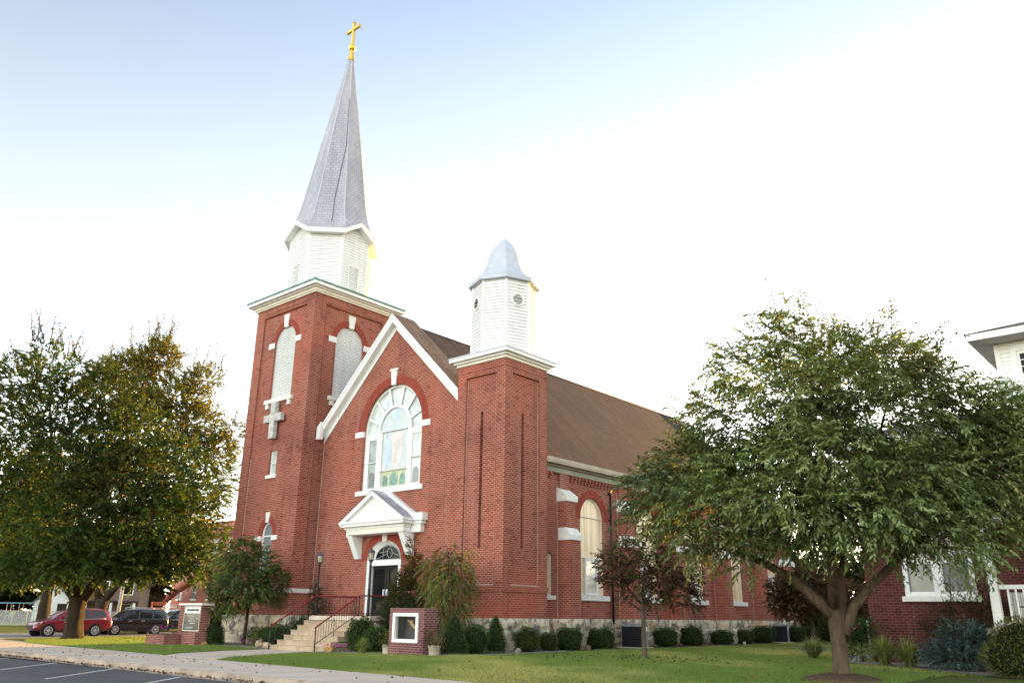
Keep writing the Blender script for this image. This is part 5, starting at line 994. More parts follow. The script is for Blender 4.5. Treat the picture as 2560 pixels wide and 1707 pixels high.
# --- flowers, rocks, pots
flowers('petunias', 'magenta petunias in the gravel left of the front steps', (-4.75, -3.55, -.08), 16, .9, .30, 1)
flowers('petunias', 'magenta petunias in the gravel right of the front steps', (3.55, -4.95, -.05), 20, 1.1, .28, 2)
rock('tan boulder behind the left handrail, farther from the steps', (-4.0, -3.3, -.1), .42, .34, 3, (.40, .30, .20))
rock('orange brown boulder against the left end of the lowest step', (-2.3, -4.1, -.1), .42, .28, 4, (.40, .22, .09))
rock('orange brown boulder right of the front steps by the petunias', (2.7, -4.75, -.06), .40, .36, 5, (.42, .24, .10))
rock('small round stone at the foot of the evergreen cone by the sign', (-6.95, -4.3, -.12), .28, .18, 6, (.42, .33, .20))
rock('grey stone lying at the corner of the right tower', (8.5, -.75, 0), .32, .2, 7, (.24, .21, .18))
rock('brown stone between hedge and buttress along the nave', (8.0, 4.35, 0), .3, .22, 8, (.22, .14, .09))
def pot(label, loc, w_, h_, seed, plantcols):
    t = thing('planter_pot', label, 'planter', loc, 0, 'stone planter pots')
    b = MB(); b.lathe([(w_*.36, 0), (w_*.42, h_*.1), (w_*.47, h_*.8), (w_*.5, h_*.82), (w_*.5, h_), (w_*.43, h_), (w_*.42, h_*.85), (.01, h_*.85)], 14); b.build('bowl', 'concrete', t)
    g = np.random.default_rng(seed); n = 420; P = np.stack([np.clip(g.normal(0, w_*.42, n), -w_*.9, w_*.9), np.clip(g.normal(0, w_*.38, n), -w_*.8, w_*.8), h_+np.clip(np.abs(g.normal(.05, h_*.6, n)), 0, h_*1.3)], 1); P[:, 2] -= .6*np.maximum(0, np.hypot(P[:, 0], P[:, 1])-w_*.4)
    P[:, 2] = np.maximum(P[:, 2], .04); v, f = leaf_arrays(P, unit(g.normal(0, 1, (n, 3))+np.array([0, 0, .3])), unit(g.normal(0, 1, (n, 3))), np.full(n, .075), np.full(n, .04)); mesh_np('plant_foliage', v, f, 'leaf', t, np.repeat(pal(g, n, plantcols), 4, 0))
pot('grey stone pot with trailing green plant, left of the display case', (5.93, -4.78, -.02), .34, .32, 1, [((.10, .13, .04), 3), ((.17, .18, .06), 1)])
pot('grey stone pot with drying yellow trailing plant, right of the display case', (8.12, -4.62, 0), .42, .34, 2, [((.20, .17, .06), 3), ((.13, .14, .05), 2), ((.12, .05, .03), 1)])
# ------------------------------------------------------------------ entrance steps, handrails, lamps
LZ, SX0, SX1 = 1.22, -1.78, 1.78
st = thing('entrance_steps', 'stained tan concrete steps and landing leading up to the church entrance', 'steps')
b = MB(); nR = 7; z0 = -.12; rise = (LZ-z0)/nR; yT = -2.45; tread = .31
for k in range(nR-1):
    y1 = yT-tread*(nR-2-k); zt = z0+rise*(k+1); e_ = .003*k
    b.box(SX0+e_, SX1-e_, y1-tread, yT+.02*k*0, zt-rise if k else -.3, zt-.035); b.box(SX0-.012, SX1+.012, y1-tread-.02, y1+(.03 if k < nR-2 else 0), zt-.0349, zt)
b.build('flight', 'steps', st)
b = MB(); b.box(-1.86, 2.2, yT, -.12, LZ-.17, LZ); b.build('landing_slab', 'concrete', st)
b = MB(); stone_run(b, (SX1+.02, yT+.1), (2.1, yT+.1), [-.3, .2, .65, LZ-.17], 77); stone_run(b, (2.1, yT+.1), (2.1, -.14), [-.3, .2, .65, LZ-.17], 78); stone_run(b, (-1.78, -.14), (-1.78, yT+.1), [-.3, .2, .65, LZ-.17], 79); b.box(-1.7, 2.05, yT+.12, -.14, -.3, LZ-.18, 1); b.build('landing_wall', ['stone', 'joint'], st)
M['rail_red'] = plain('red_rail_paint', (.23, .018, .022), .4, .45, .15, 4)
def handrail(label, x, xb):
    """slopes up beside the flight, then runs level along the landing"""
    t = thing('handrail', label, 'handrail', (0, 0, 0), 0, 'handrails of the front steps'); yb = -4.42
    lo = Vector((xb, yb, .80)); hi = Vector((x, yT+.02, LZ+.80)); end = Vector((x, -.2, LZ+.80))
    m = MB(); m.tube([lo-Vector((0, .06, .045)), lo, hi, end], .032, 6); m.build('top_rail', 'rail_red', t)
    m = MB(); off = Vector((0, 0, -.70)); m.tube([lo+off*.9, hi+off], .014, 5); m.tube([hi+off, end+off], .014, 5)
    for p, zb in ((lo, z0), (hi, LZ)): m.tube([(p.x, p.y, zb), tuple(p)], .026, 6)
    m.tube([(end.x, end.y, LZ), tuple(end)], .02, 6); md = lo.lerp(hi, .42); m.tube([tuple(md+off), (md.x, md.y, .42)], .02, 6); m.build('post', 'black', t)
    n = 17
    for i in range(1, n):
        p = lo.lerp(hi, i/n); m = MB(); m.tube([tuple(p), tuple(p+off)], .009, 4); m.build('baluster', 'black', t)
    for i in range(1, 15):
        p = hi.lerp(end, i/15); m = MB(); m.tube([tuple(p), tuple(p+off)], .009, 4); m.build('baluster', 'black', t)
    d_ = (hi-lo).normalized()
    for f_ in (.40, .86):
        p = lo.lerp(hi, f_)+Vector((0, 0, -.36)); m = MB(); m.tube([p+Vector((0, 0, .22)), p+Vector((0, d_.y*.10, .03)), p+Vector((0, 0, -.22)), p+Vector((0, -d_.y*.10, -.03)), p+Vector((0, 0, .22))], .010, 4); m.build('diamond', 'black', t)
    for f_ in (.35, .75):
        p = hi.lerp(end, f_)+Vector((0, 0, -.36)); m = MB(); m.tube([p+Vector((0, 0, .2)), p+Vector((0, .09, 0)), p+Vector((0, 0, -.2)), p+Vector((0, -.09, 0)), p+Vector((0, 0, .2))], .010, 4); m.build('diamond', 'black', t)
handrail('red capped black iron handrail on the left edge of the front steps', -1.52, -1.72)
handrail('red capped black iron handrail cutting across the right part of the front steps', 1.42, 1.32)
M['lampglass'] = glass('lamp_glass', (.50, .45, .34), .2, .5, .5, .2, 6)
def lamp_post(label, loc):
    t = thing('lamp_post', label, 'lamp post', loc, 0, 'lamp posts flanking the entrance')
    m = MB(); m.box(-.11, .11, -.11, .11, 0, .03); m.lathe([(.075, .03), (.07, .12), (.055, .16), (.05, 1.0), (.058, 1.02), (.058, 1.06), (.045, 1.09), (.04, 2.1), (.055, 2.12), (.05, 2.15)], 10); m.build('post', 'black', t)
    l = part('lantern', t); m = MB(); m.lathe([(.05, 2.14), (.11, 2.2), (.115, 2.23), (.10, 2.235)], 8, smooth=False); m.lathe([(.15, 2.5), (.16, 2.52), (.13, 2.58), (.07, 2.63), (.04, 2.65), (.03, 2.69), (.012, 2.72)], 8, smooth=False)
    for k in range(8):
        a = 2*PI*k/8; m.tube([(.105*math.cos(a), .105*math.sin(a), 2.23), (.14*math.cos(a), .14*math.sin(a), 2.5)], .009, 4)
    M.setdefault('lampmetal', plain('grey_lamp_metal', (.06, .055, .06), .5, .5)); m.build('cap', 'lampmetal', l)
    m = MB(); m.lathe([(.095, 2.235), (.13, 2.5)], 8, smooth=False, cap=False); m.build('lamp_glass', 'lampglass', l); m = MB(); m.lathe([(.02, 2.24), (.03, 2.34), (.035, 2.40), (.01, 2.44)], 8); m.build('bulb', 'white', l); return t
lamp_post('black lamp post against plain brick, left of the church entrance', (-1.72, -2.22, LZ)); lamp_post('black lamp post standing in front of the church door frame', (1.74, -2.22, LZ))
# ------------------------------------------------------------------ writing
def text_part(name, body, P0, ux, height, mat, parent, width=None, depth=.006, align='CENTER'):
    """words as a thin mesh; P0 = middle of the baseline, ux = reading direction"""
    cu = bpy.data.curves.new(name, 'FONT'); cu.body = body; cu.size = 1; cu.align_x = align; cu.extrude = depth; to = bpy.data.objects.new('tmp_text', cu); col.objects.link(to)
    bpy.context.view_layer.update(); me = bpy.data.meshes.new_from_object(to.evaluated_get(bpy.context.evaluated_depsgraph_get())); bpy.data.objects.remove(to)
    xs = [v.co.x for v in me.vertices]; hs_ = [v.co.y for v in me.vertices]; s_ = height/max(hs_); sx = s_ if width is None else width/(max(xs)-min(xs)); u = Vector(ux).normalized(); n = Vector((u.y, -u.x, 0))
    for v in me.vertices: q = v.co.copy(); v.co = Vector(P0)+u*(q.x*sx)+Vector((0, 0, q.y*s_))+n*q.z
    me.materials.clear(); me.materials.append(M[mat]); o = bpy.data.objects.new(name, me); col.objects.link(o); o.parent = parent; return o
M['ink'] = plain('sign_ink', (.03, .03, .07), .6, .3); M['letterwhite'] = plain('sign_letters', (.72, .72, .68), .5, .3)
M['signboard'] = glass('sign_letter_board', (.085, .085, .075), .12, .5, .7, .5, 1.2); M['alum'] = plain('aluminium_trim', (.50, .47, .42), .4, .5)
sg_ = thing('church_sign', 'brick church sign with white cap and dark letter board on the corner lawn', 'sign')
SXa, SXb, SYf, SYb = -9.05, -7.12, -4.5, -4.02
b = MB(); b.box(SXa, -8.70, SYf, SYb, .42, 1.60); b.box(-7.22, SXb, SYf, SYb, .42, 1.60); b.box(-8.70, -7.22, SYf+.10, SYb, .42, 1.60); b.build('brick_pier', 'sign_brick', sg_)
b = MB(); b.box(SXa-.1, SXb+.1, SYf-.22, SYb+.12, -.25, .42); b.build('plinth', 'sign_brick', sg_)
b = MB(); b.box(-10.0, -8.28, SYf-1.0, SYf-.225, -.25, .30); b.build('planter_box', 'sign_brick', sg_)
b = MB(); b.box(-9.9, -8.38, SYf-.9, SYf-.3, .302, .33); b.build('soil', 'mulch', sg_)
b = MB(); b.box(SXa-.06, SXb+.06, SYf-.06, SYb+.06, 1.60, 1.68); b.build('cap', 'white', sg_)
Ps = front(SYf); b = MB(); frame_ring(b, Ps, rect(-8.69, -7.23, .47, 1.57), rect(-8.64, -7.28, .52, 1.52), .02, .10); b.prism(rect(-8.64, -7.28, 1.24, 1.27), Ps, .025, .09); bf = b.build('board_frame', 'alum', sg_)
b = MB(); b.panel(Ps, rect(-8.64, -7.28, .52, 1.24), [], .05, 0); b.build('letter_board', 'signboard', sg_)
b = MB(); b.panel(Ps, rect(-8.64, -7.28, 1.27, 1.52), [], .045, 0); hb = b.build('name_board', 'white', sg_)
text_part('lettering', 'ZION LUTHERAN CHURCH', (-7.96, SYf+.04, 1.345), (1, 0, 0), .095, 'ink', hb, 1.05)
for tx, x, z, h_, w_ in (('SUNDAY WORSHIP', -8.08, 1.10, .045, .62), ('SUNDAY', -7.98, 1.00, .05, .36), ('9:00 AM', -7.52, 1.00, .05, .26), ('BIBLE STUDY 10:15', -7.98, .90, .045, .55), ('LUKE 10:25', -7.86, .79, .05, .42), ('ALL ARE WELCOME', -8.14, .60, .05, .68)):
    text_part('lettering', tx, (x, SYf+.046, z), (1, 0, 0), h_, 'letterwhite', sg_, w_)
flowers('petunias', 'magenta petunias in the brick planter of the church sign', (-9.3, -5.05, .32), 16, 1.3, .34, 3)
# ------------------------------------------------------------------ display case
dc = thing('display_case', 'low brick display case with white framed window by the steps', 'display case')
DX0, DX1, DY0, DY1 = 6.13, 7.86, -4.9, -4.28; Pd = front(DY0); hole = rect(6.44, 7.51, .50, 1.26)
b = MB(); b.panel(Pd, rect(DX0, DX1, -.2, 1.52), [hole], 0, .06); b.quad((DX1, DY0, -.2), (DX1, DY1, -.2), (DX1, DY1, 1.52), (DX1, DY0, 1.52)); b.quad((DX0, DY0, -.2), (DX0, DY1, -.2), (DX0, DY1, 1.52), (DX0, DY0, 1.52)); b.quad((DX0, DY1, -.2), (DX1, DY1, -.2), (DX1, DY1, 1.52), (DX0, DY1, 1.52)); b.quad((DX0, DY0, 1.52), (DX1, DY0, 1.52), (DX1, DY1, 1.52), (DX0, DY1, 1.52)); b.build('brick_body', 'case_brick', dc)
b = MB(); frame_ring(b, Pd, rect(6.34, 7.61, .40, 1.36), rect(6.45, 7.50, .51, 1.25), -.05, .12); b.build('window_frame', 'white', dc)
M['casein'] = plain('case_lining', (.10, .085, .075), .7, .3, .35, 2.5)
b = MB(); b.quad((6.4, -4.4, .4), (7.55, -4.4, .4), (7.55, -4.4, 1.36), (6.4, -4.4, 1.36)); b.quad((6.4, -4.83, .45), (7.55, -4.83, .45), (7.55, -4.4, .45), (6.4, -4.4, .45)); b.quad((6.41, -4.83, .4), (6.41, -4.4, .4), (6.41, -4.4, 1.3), (6.41, -4.83, 1.3)); b.quad((6.4, -4.83, 1.3), (7.55, -4.83, 1.3), (7.55, -4.4, 1.3), (6.4, -4.4, 1.3)); b.build('lining', 'casein', dc)
def clear_glass():
    k = NT('clear_pane', .03, .5); tr = k.n('BsdfTransparent'); mx = k.n('MixShader'); fr = k.n('Fresnel', IOR=1.45); k.b.inputs['Base Color'].default_value = (.25, .27, .27, 1)
    k.put(mx, 0, k.math('ADD', k.math('MULTIPLY', fr.outputs[0], .6), .03)); k.t.links.new(tr.outputs[0], mx.inputs[1]); k.t.links.new(k.b.outputs[0], mx.inputs[2]); k.t.links.new(mx.outputs[0], k.t.nodes['Material Output'].inputs[0]); return k.m
M['clear'] = clear_glass()
b = MB(); b.panel(Pd, rect(6.45, 7.50, .51, 1.25), [], .045, 0); b.build('pane', 'clear', dc)
M['rawwood'] = plain('carved_wood', (.46, .29, .13), .7, .3, .2, 8)
cr_ = thing('carved_cross', 'carved light wooden cross leaning tilted inside the display case', 'cross', (7.20, -4.62, .46)); q = Matrix.Rotation(R(28), 4, 'Y')
def bar(mb, p, q_, w_, d_):
    p, q_ = Vector(p), Vector(q_); t = (q_-p).normalized(); s_ = Vector((t.z, 0, -t.x))*w_/2; o = Vector((0, d_/2, 0)); vs = [p+s_+o, p-s_+o, p-s_-o, p+s_-o, q_+s_+o, q_-s_+o, q_-s_-o, q_+s_-o]
    mb.add(vs, [(0, 1, 2, 3), (7, 6, 5, 4), (0, 4, 5, 1), (1, 5, 6, 2), (2, 6, 7, 3), (3, 7, 4, 0)])
b = MB(); bar(b, (0, 0, .01), (.20, 0, .72), .085, .06); b.build('upright', 'rawwood', cr_)
b = MB(); bar(b, (-.42, .0, .66), (-.22, -.005, .55), .05, .05); bar(b, (-.25, -.02, .58), (.27, -.02, .26), .105, .075); bar(b, (-.26, -.021, .615), (-.14, -.021, .57), .12, .06); b.build('crossbeam', 'rawwood', cr_)
# ------------------------------------------------------------------ cooling units, pipes
def fin_mat():
    k = NT('condenser_fins', .7, .08); P = k.n('SeparateXYZ'); k.put(P, 0, k.obj()); f1_ = k.math('FRACT', k.math('MULTIPLY', P.outputs[2], 14)); f2 = k.math('FRACT', k.math('MULTIPLY', k.math('ADD', P.outputs[0], P.outputs[1]), 12))
    g_ = k.math('MAXIMUM', k.math('GREATER_THAN', f1_, .82), k.math('GREATER_THAN', f2, .86)); k.base(k.mix(g_, (.006, .006, .008), (.04, .04, .05))); k.bump(g_, .01); return k.m
M['fins'] = fin_mat(); M['unit_grey'] = plain('unit_sheet_metal', (.20, .20, .21), .5, .45)
def cooling_unit(label, loc):
    t = thing('cooling_unit', label, 'air conditioner', loc, 0, 'cooling units along the nave'); s_ = .44; h_ = 1.0
    m = MB(); m.box(-.6, .6, -.6, .6, -.05, .06); m.build('pad', 'concrete', t)
    m = MB(); r_ = .09; pts = []
    for cx_, cy_, a0 in ((s_-r_, -s_+r_, -90), (s_-r_, s_-r_, 0), (-s_+r_, s_-r_, 90), (-s_+r_, -s_+r_, 180)):
        pts += [(cx_+r_*math.cos(R(a0+22.5*k)), cy_+r_*math.sin(R(a0+22.5*k))) for k in range(5)]
    m.prism(pts, lambda u, v, d: (u, v, d), .06, h_-.08); m.build('coil_cabinet', 'fins', t)
    m = MB(); m.prism([(x*1.03, y*1.03) for x, y in pts], lambda u, v, d: (u, v, d), h_-.08, h_); m.lathe([(.36, h_+.002), (.34, h_+.05), (.30, h_+.055), (.05, h_+.06)], 20); m.build('fan_cover', 'unit_grey', t)
    m = MB(); m.box(s_-.14, s_+.012, s_-.30, s_-.05, .06, h_-.08); m.build('service_panel', 'unit_grey', t)
    m = MB(); m.box(s_+.013, s_+.018, s_-.24, s_-.12, .72, .90); m.build('data_plate', 'white', t); return t
cooling_unit('black cooling unit beside the drain pipe, between hedges, nearer one', (7.95, 8.0, 0)); cooling_unit('black cooling unit next to the white pipe, farther along the nave', (7.9, 23.5, 0))
b = MB(); b.tube([(7.75, 24.75, -.05), (7.75, 24.75, 1.28)], .075, 8); b.lathe([(.09, 1.28), (.09, 1.33), (.01, 1.35)], 8, (7.75, 24.75, 0)); M['pvc'] = plain('stained_white_pipe', (.5, .46, .38), .7, .3, .3, 5); tag(b.build('standpipe', 'pvc'), 'stained white standpipe beside the farther cooling unit', 'pipe')
b = MB(); b.lathe([(.055, 0), (.075, .13), (.08, .135), (.08, .15), (.06, .15), (.05, .02)], 12, (8.5, 17.7, 0)); tag(b.build('bucket', 'white'), 'little white bucket on the grass before the low hedges', 'bucket')
b = MB(); b.tube([(7.42, 2.5, 1.05), (7.46, 2.55, 1.0), (7.55, 2.62, .75), (7.56, 2.65, .1), (7.7, 2.7, .03)], .04, 7); M['rusty'] = plain('rusty_pipe', (.16, .075, .04), .8, .3, .3, 6); tag(b.build('drain_hose', 'rusty'), 'rusty brown drain hose bending down the tower base', 'hose')
gm = thing('gas_meter', 'grey gas meter on white pipes at the far end of the nave wall', 'meter', (7.35, 26.3, 0)); b = MB(); b.tube([(0, 0, 0), (0, 0, 1.2), (0, .25, 1.3), (0, .25, 1.1)], .03, 6); b.tube([(0, .25, 0), (0, .25, .75)], .03, 6); b.build('pipe', 'white', gm); b = MB(); b.lathe([(.05, .75), (.16, .8), (.17, 1.0), (.12, 1.1), (.03, 1.12)], 12, (0, .25, 0)); b.build('meter_body', 'lampmetal', gm)
# ------------------------------------------------------------------ vehicles
M['red_paint'] = plain('metallic_red_paint', (.20, .005, .016), .28, .5, .06, 2); M['red_paint'].node_tree.nodes['Principled BSDF'].inputs['Coat Weight'].default_value = 1
M['black_paint'] = plain('black_paint', (.010, .010, .014), .25, .5, .05, 2); M['black_paint'].node_tree.nodes['Principled BSDF'].inputs['Coat Weight'].default_value = 1
M['tyre'] = plain('tyre_rubber', (.014, .014, .014), .85, .2); M['chrome'] = plain('bright_alloy', (.66, .66, .68), .35, .5, .05, 3, metal=.3); M['trimblack'] = plain('black_trim', (.016, .016, .018), .6, .3)
M['taillight'] = plain('red_lens', (.30, .01, .012), .2, .5, .05, 2); M['headlight'] = plain('clear_lens', (.60, .62, .64), .15, .6, .1, 9)
def suv(label, loc, rz, paint, boxy=False, rack=False):
    """x forward; wheels on the ground; about 5.1 m long"""
    t = thing('parked_vehicle', label, 'car', loc, rz, 'vehicles parked along the side street'); HW = .98
    if boxy: S_ = [(-2.36, .50, .98, 1.0, .92, .86), (-2.34, .40, 1.06, 1.18, .95, .88), (-2.22, .32, 1.10, 1.72, .97, .80), (-1.9, .28, 1.11, 1.80, .98, .80), (-.6, .27, 1.11, 1.84, .98, .80), (.2, .27, 1.10, 1.82, .98, .80), (.62, .27, 1.09, 1.74, .98, .80), (1.22, .27, 1.08, 1.16, .97, .86), (1.6, .28, 1.04, 1.10, .96, .84), (2.2, .32, .96, 1.02, .93, .80), (2.42, .42, .80, .90, .88, .76), (2.46, .50, .70, .74, .82, .74)]
    else: S_ = [(-2.52, .52, .92, .96, .86, .80), (-2.48, .40, 1.02, 1.16, .92, .82), (-2.22, .33, 1.08, 1.62, .96, .74), (-1.95, .28, 1.10, 1.74, .98, .75), (-.9, .26, 1.08, 1.80, .985, .76), (.1, .26, 1.05, 1.78, .985, .76), (.55, .26, 1.03, 1.68, .98, .76), (1.42, .27, 1.00, 1.08, .97, .82), (1.8, .28, .95, 1.02, .95, .80), (2.25, .32, .84, .92, .90, .74), (2.46, .42, .66, .78, .80, .62), (2.54, .46, .56, .60, .66, .55)]
    def ring(s_):
        x, zb, zm, zt, wb, wt = s_; zc = zb+(zm-zb)*.5; h = [(0, zb), (wb*.86, zb), (wb*.97, zb+.10), (wb, zc), (wb*.985, zm-.05), (wb*.955, zm), (wt+(wb*.955-wt)*.12, zt-.10 if zt-zm > .15 else zt-.03), (wt*.88, zt-.015), (wt*.5, zt+.005), (0, zt+.012)]
        return [(x, -y, z) for y, z in h[::-1]][:-1]+[(x, y, z) for y, z in h][:-0 or None]
    rg = [ring(s_) for s_ in S_]; n = len(rg[0]); m = MB(); vs = [p for r_ in rg for p in r_]; k = len(rg)
    fs = [(i*n+j, i*n+(j+1) % n, (i+1)*n+(j+1) % n, (i+1)*n+j) for i in range(k-1) for j in range(n)]+[tuple(range(n-1, -1, -1)), tuple(range((k-1)*n, k*n))]
    m.add(vs, fs, 0, True); body = m.build('body', paint, t); sb = body.modifiers.new('smooth', 'SUBSURF'); sb.levels = sb.render_levels = 2
    body.data.set_sharp_from_angle(angle=R(60)) if hasattr(body.data, 'set_sharp_from_angle') else None
    def at_(x):
        for a, b_ in zip(S_, S_[1:]):
            if a[0] <= x <= b_[0]: q_ = (x-a[0])/(b_[0]-a[0]); return [a[i]+(b_[i]-a[i])*q_ for i in range(6)]
    def sidep(x, f_, sgn, o=.012):                         # f_ 0 at the belt, 1 near the roof
        _, zb, zm, zt, wb, wt = at_(x); z = zm+.02+(zt-.11-zm)*f_; y = wb*.955+((wt+(wb*.955-wt)*.12)-wb*.955)*f_; return (x, sgn*(y+o), z)
    wins_ = ([(-2.05, -1.0, .05, .12), (-.92, .02, 0, 0), (.10, .98, 0, .75)] if not boxy else [(-2.1, -1.15, .03, .05), (-1.05, -.1, 0, 0), (.0, .92, 0, .62)])
    for sgn in (-1, 1):
        for xa, xb_, ca, cb in wins_:
            m = MB(); ft = .96
            P_ = [sidep(xa, .05+(.28 if ca == .05 and not boxy else 0), sgn), sidep(xb_, .05, sgn), sidep(xb_-cb*(1 if not boxy else .9), ft, sgn), sidep(xa+ca+(.12 if ca else 0), ft, sgn)]
            m.quad(*P_); m.build('side_window', 'carglass', t)
        m = MB(); m.tube([sidep(x, .0, sgn, .018) for x in np.linspace(-2.0, 1.1, 12)], .012, 4); m.build('window_trim', 'chrome' if not boxy else 'trimblack', t)
        for x in (-.35, .62):
            m = MB(); _, zb, zm, zt, wb, wt = at_(x); m.box(x-.13, x+.13, sgn*wb*.985-.02 if sgn > 0 else sgn*wb*.985-.025, sgn*wb*.985+.025 if sgn > 0 else sgn*wb*.985+.02, zm-.16, zm-.12); m.build('door_handle', 'chrome', t)
        m = MB(); m.box(.86, 1.06, sgn*1.02-.1, sgn*1.02+.1, 1.06, 1.21); m.build('mirror', paint, t)
        m = MB(); m.box(-1.15, 1.1, sgn*.965-.03, sgn*.965+.03, .24, .40); m.build('sill_trim', 'trimblack', t)
        for x in (-1.0, .06):
            m = MB(); _, zb, zm, zt, wb, wt = at_(x); m.add([(x-.006, sgn*(wb+.004), .42), (x+.006, sgn*(wb+.004), .42), (x+.006, sgn*(wb*.97+.006), zm-.02), (x-.006, sgn*(wb*.97+.006), zm-.02)], [(0, 1, 2, 3)]); m.build('door_gap', 'trimblack', t)
        for wx in (-1.34, 1.68):
            m = MB(); cyl = lambda r_, y0, y1, n_=28: [[(wx+r_*math.cos(a), y, .37+r_*math.sin(a)) for a in np.linspace(0, 2*PI, n_+1)[:-1]] for y in (y0, y1)]
            A, B_ = cyl(.445, sgn*.80, sgn*.988); m.add(A+B_, [(i, (i+1) % 28, (i+1) % 28+28, i+28) for i in range(28)]+[tuple(range(28, 56))]); m.build('wheel_arch', 'trimblack', t)
            w_ = part('wheel', t); m = MB(); pf_ = [(.25, .22), (.34, .24), (.372, .20), (.376, .1), (.372, 0), (.34, -.03), (.25, -.02)]; ns = 28
            vs = [(wx+r_*math.cos(a), sgn*(1.005-(.22-y_)), .37+r_*math.sin(a)) for r_, y_ in pf_ for a in np.linspace(0, 2*PI, ns+1)[:-1]]
            m.add(vs, [(i*ns+j, i*ns+(j+1) % ns, (i+1)*ns+(j+1) % ns, (i+1)*ns+j) for i in range(len(pf_)-1) for j in range(ns)], 0, True); m.build('tyre', 'tyre', w_)
            m = MB(); y_ = sgn*1.01
            for k_ in range(10):
                a = 2*PI*k_/10; da = .13; m.add([(wx+r_*math.cos(a+s_*da*f_), y_-(0 if r_ > .1 else -sgn*.01), .37+r_*math.sin(a+s_*da*f_)) for r_, f_ in ((.05, 1.6), (.245, .75)) for s_ in (-1, 1)], [(0, 1, 3, 2)])
            for r0, r1 in ((.238, .268), (.0, .07)): m.add([(wx+r_*math.cos(a), y_+sgn*.002, .37+r_*math.sin(a)) for r_ in (r0, r1) for a in np.linspace(0, 2*PI, 29)[:-1]], [(i, (i+1) % 28, (i+1) % 28+28, i+28) for i in range(28)])
            m.build('rim', 'chrome', w_); m = MB(); m.add([(wx+.25*math.cos(a), y_-sgn*.04, .37+.25*math.sin(a)) for a in np.linspace(0, 2*PI, 29)[:-1]], [tuple(range(28))]); m.build('brake_recess', 'trimblack', w_)
        m = MB(); xr_ = -2.40 if not boxy else -2.33; m.add([(xr_+dx, sgn*y, z) for dx, y, z in ((-.045, .62, .98), (-.045, .62, 1.12), (.01, .90, 1.13), (.32, .975, 1.06), (.02, .945, .94))] if not boxy else [(xr_+dx, sgn*y, z) for dx, y, z in ((-.06, .80, .70), (-.06, .80, 1.05), (.0, .95, 1.08), (.14, .985, 1.04), (.02, .97, .70))], [(0, 1, 2, 3, 4)]); m.build('tail_light', 'taillight', t)
        m = MB(); xf = 2.30; m.add([(xf+dx, sgn*y, z) for dx, y, z in ((.18, .50, .72), (.10, .58, .84), (-.22, .87, .90), (-.12, .90, .78), (.10, .74, .66))], [(0, 1, 2, 3, 4)]); m.build('headlight', 'headlight', t)
    a = at_(-2.3); m = MB(); m.add([(-2.50 if not boxy else -2.37, -.62, 1.17), (-2.50 if not boxy else -2.37, .62, 1.17), (-2.28 if not boxy else -2.26, .58, 1.60), (-2.28 if not boxy else -2.26, -.58, 1.60)], [(0, 1, 2, 3)]); m.build('rear_window', 'carglass', t)
    m = MB(); xr_ = -2.56 if not boxy else -2.42; m.add([(xr_+.01*abs(y), y, z) for z in (.40, .56) for y in (-.92, -.5, 0, .5, .92)], [(i, i+1, i+6, i+5) for i in range(4)]); m.box(-2.55 if not boxy else -2.44, -2.3, -.9, .9, .36, .56); m.build('rear_bumper', 'trimblack', t)
    m = MB(); m.box(xr_-.012, xr_+.1, -.17, .17, .74, .90); m.build('number_plate', 'white', t)
    m = MB(); m.box(2.44, 2.56, -.5, .5, .52, .70); m.build('grille', 'trimblack', t)
    m = MB(); wa, wb_ = (.66, 1.36) if not boxy else (.70, 1.18); za, zb_ = at_(wa), at_(wb_); m.add([(wa-.02, -.66, za[3]-.03), (wa-.02, .66, za[3]-.03), (wb_, .74, zb_[3]+.035), (wb_, -.74, zb_[3]+.035)], [(0, 1, 2, 3)]); m.build('windscreen', 'carglass', t)
    if rack:
        for sgn in (-1, 1): m = MB(); m.tube([(-1.9, sgn*.68, 1.82), (-1.8, sgn*.68, 1.9), (.2, sgn*.68, 1.9), (.35, sgn*.68, 1.83)], .025, 6); m.build('roof_rail', 'chrome', t)
    return t
GZ = -.335
suv('metallic red crossover parked behind the broad maple trunk', (-32.15, .22, GZ), R(-90), 'red_paint'); suv('black boxy off-roader parked behind the red crossover', (-34.5, 5.7, GZ), R(-90), 'black_paint', True, True)
suv('dark vehicle mostly hidden past the rear of the black off-roader', (-40.6, 12.7, -.3), R(-90), 'black_paint', True); suv('dark red vehicle partly seen between the brick sign and stone base', (-41.3, 16.6, -.3), R(-100), 'red_paint', True)
# ------------------------------------------------------------------ brick house at the right edge
hs_t = thing('brick_house', 'dark brick house with white upper storey and porch behind the large shade tree', 'house')
HY = 4.5; H_ = front(HY); HX0, HX1 = 19.42, 31
wins_h = [rect(20.72, 22.72, 2.08, 4.0)]
b = MB(); b.panel(H_, rect(HX0, HX1, -.2, 6.9), wins_h, 0, .14); b.quad((HX0, HY, -.2), (HX0, 16, -.2), (HX0, 16, 6.9), (HX0, HY, 6.9)); b.quad((HX0, 16, -.2), (HX1, 16, -.2), (HX1, 16, 6.9), (HX0, 16, 6.9)); b.build('brick_wall', 'house_brick', hs_t)
wd = part('window', hs_t); f = MB(); frame_ring(f, H_, rect(20.66, 22.78, 2.06, 4.06), rect(20.80, 22.64, 2.14, 3.94), -.03, .12); f.prism(rect(21.56, 21.86, 2.14, 3.94), H_, -.028, .11)
for u0, u1 in ((20.80, 21.56), (21.86, 22.64)):
    f.prism(rect(u0, u1, 3.07, 3.14), H_, .03, .1); f.prism(rect((u0+u1)/2-.012, (u0+u1)/2+.012, 3.14, 3.94), H_, .05, .1); f.prism(rect(u0, u1, 2.14, 2.2), H_, .04, .1)
f.build('frame', 'white', wd)
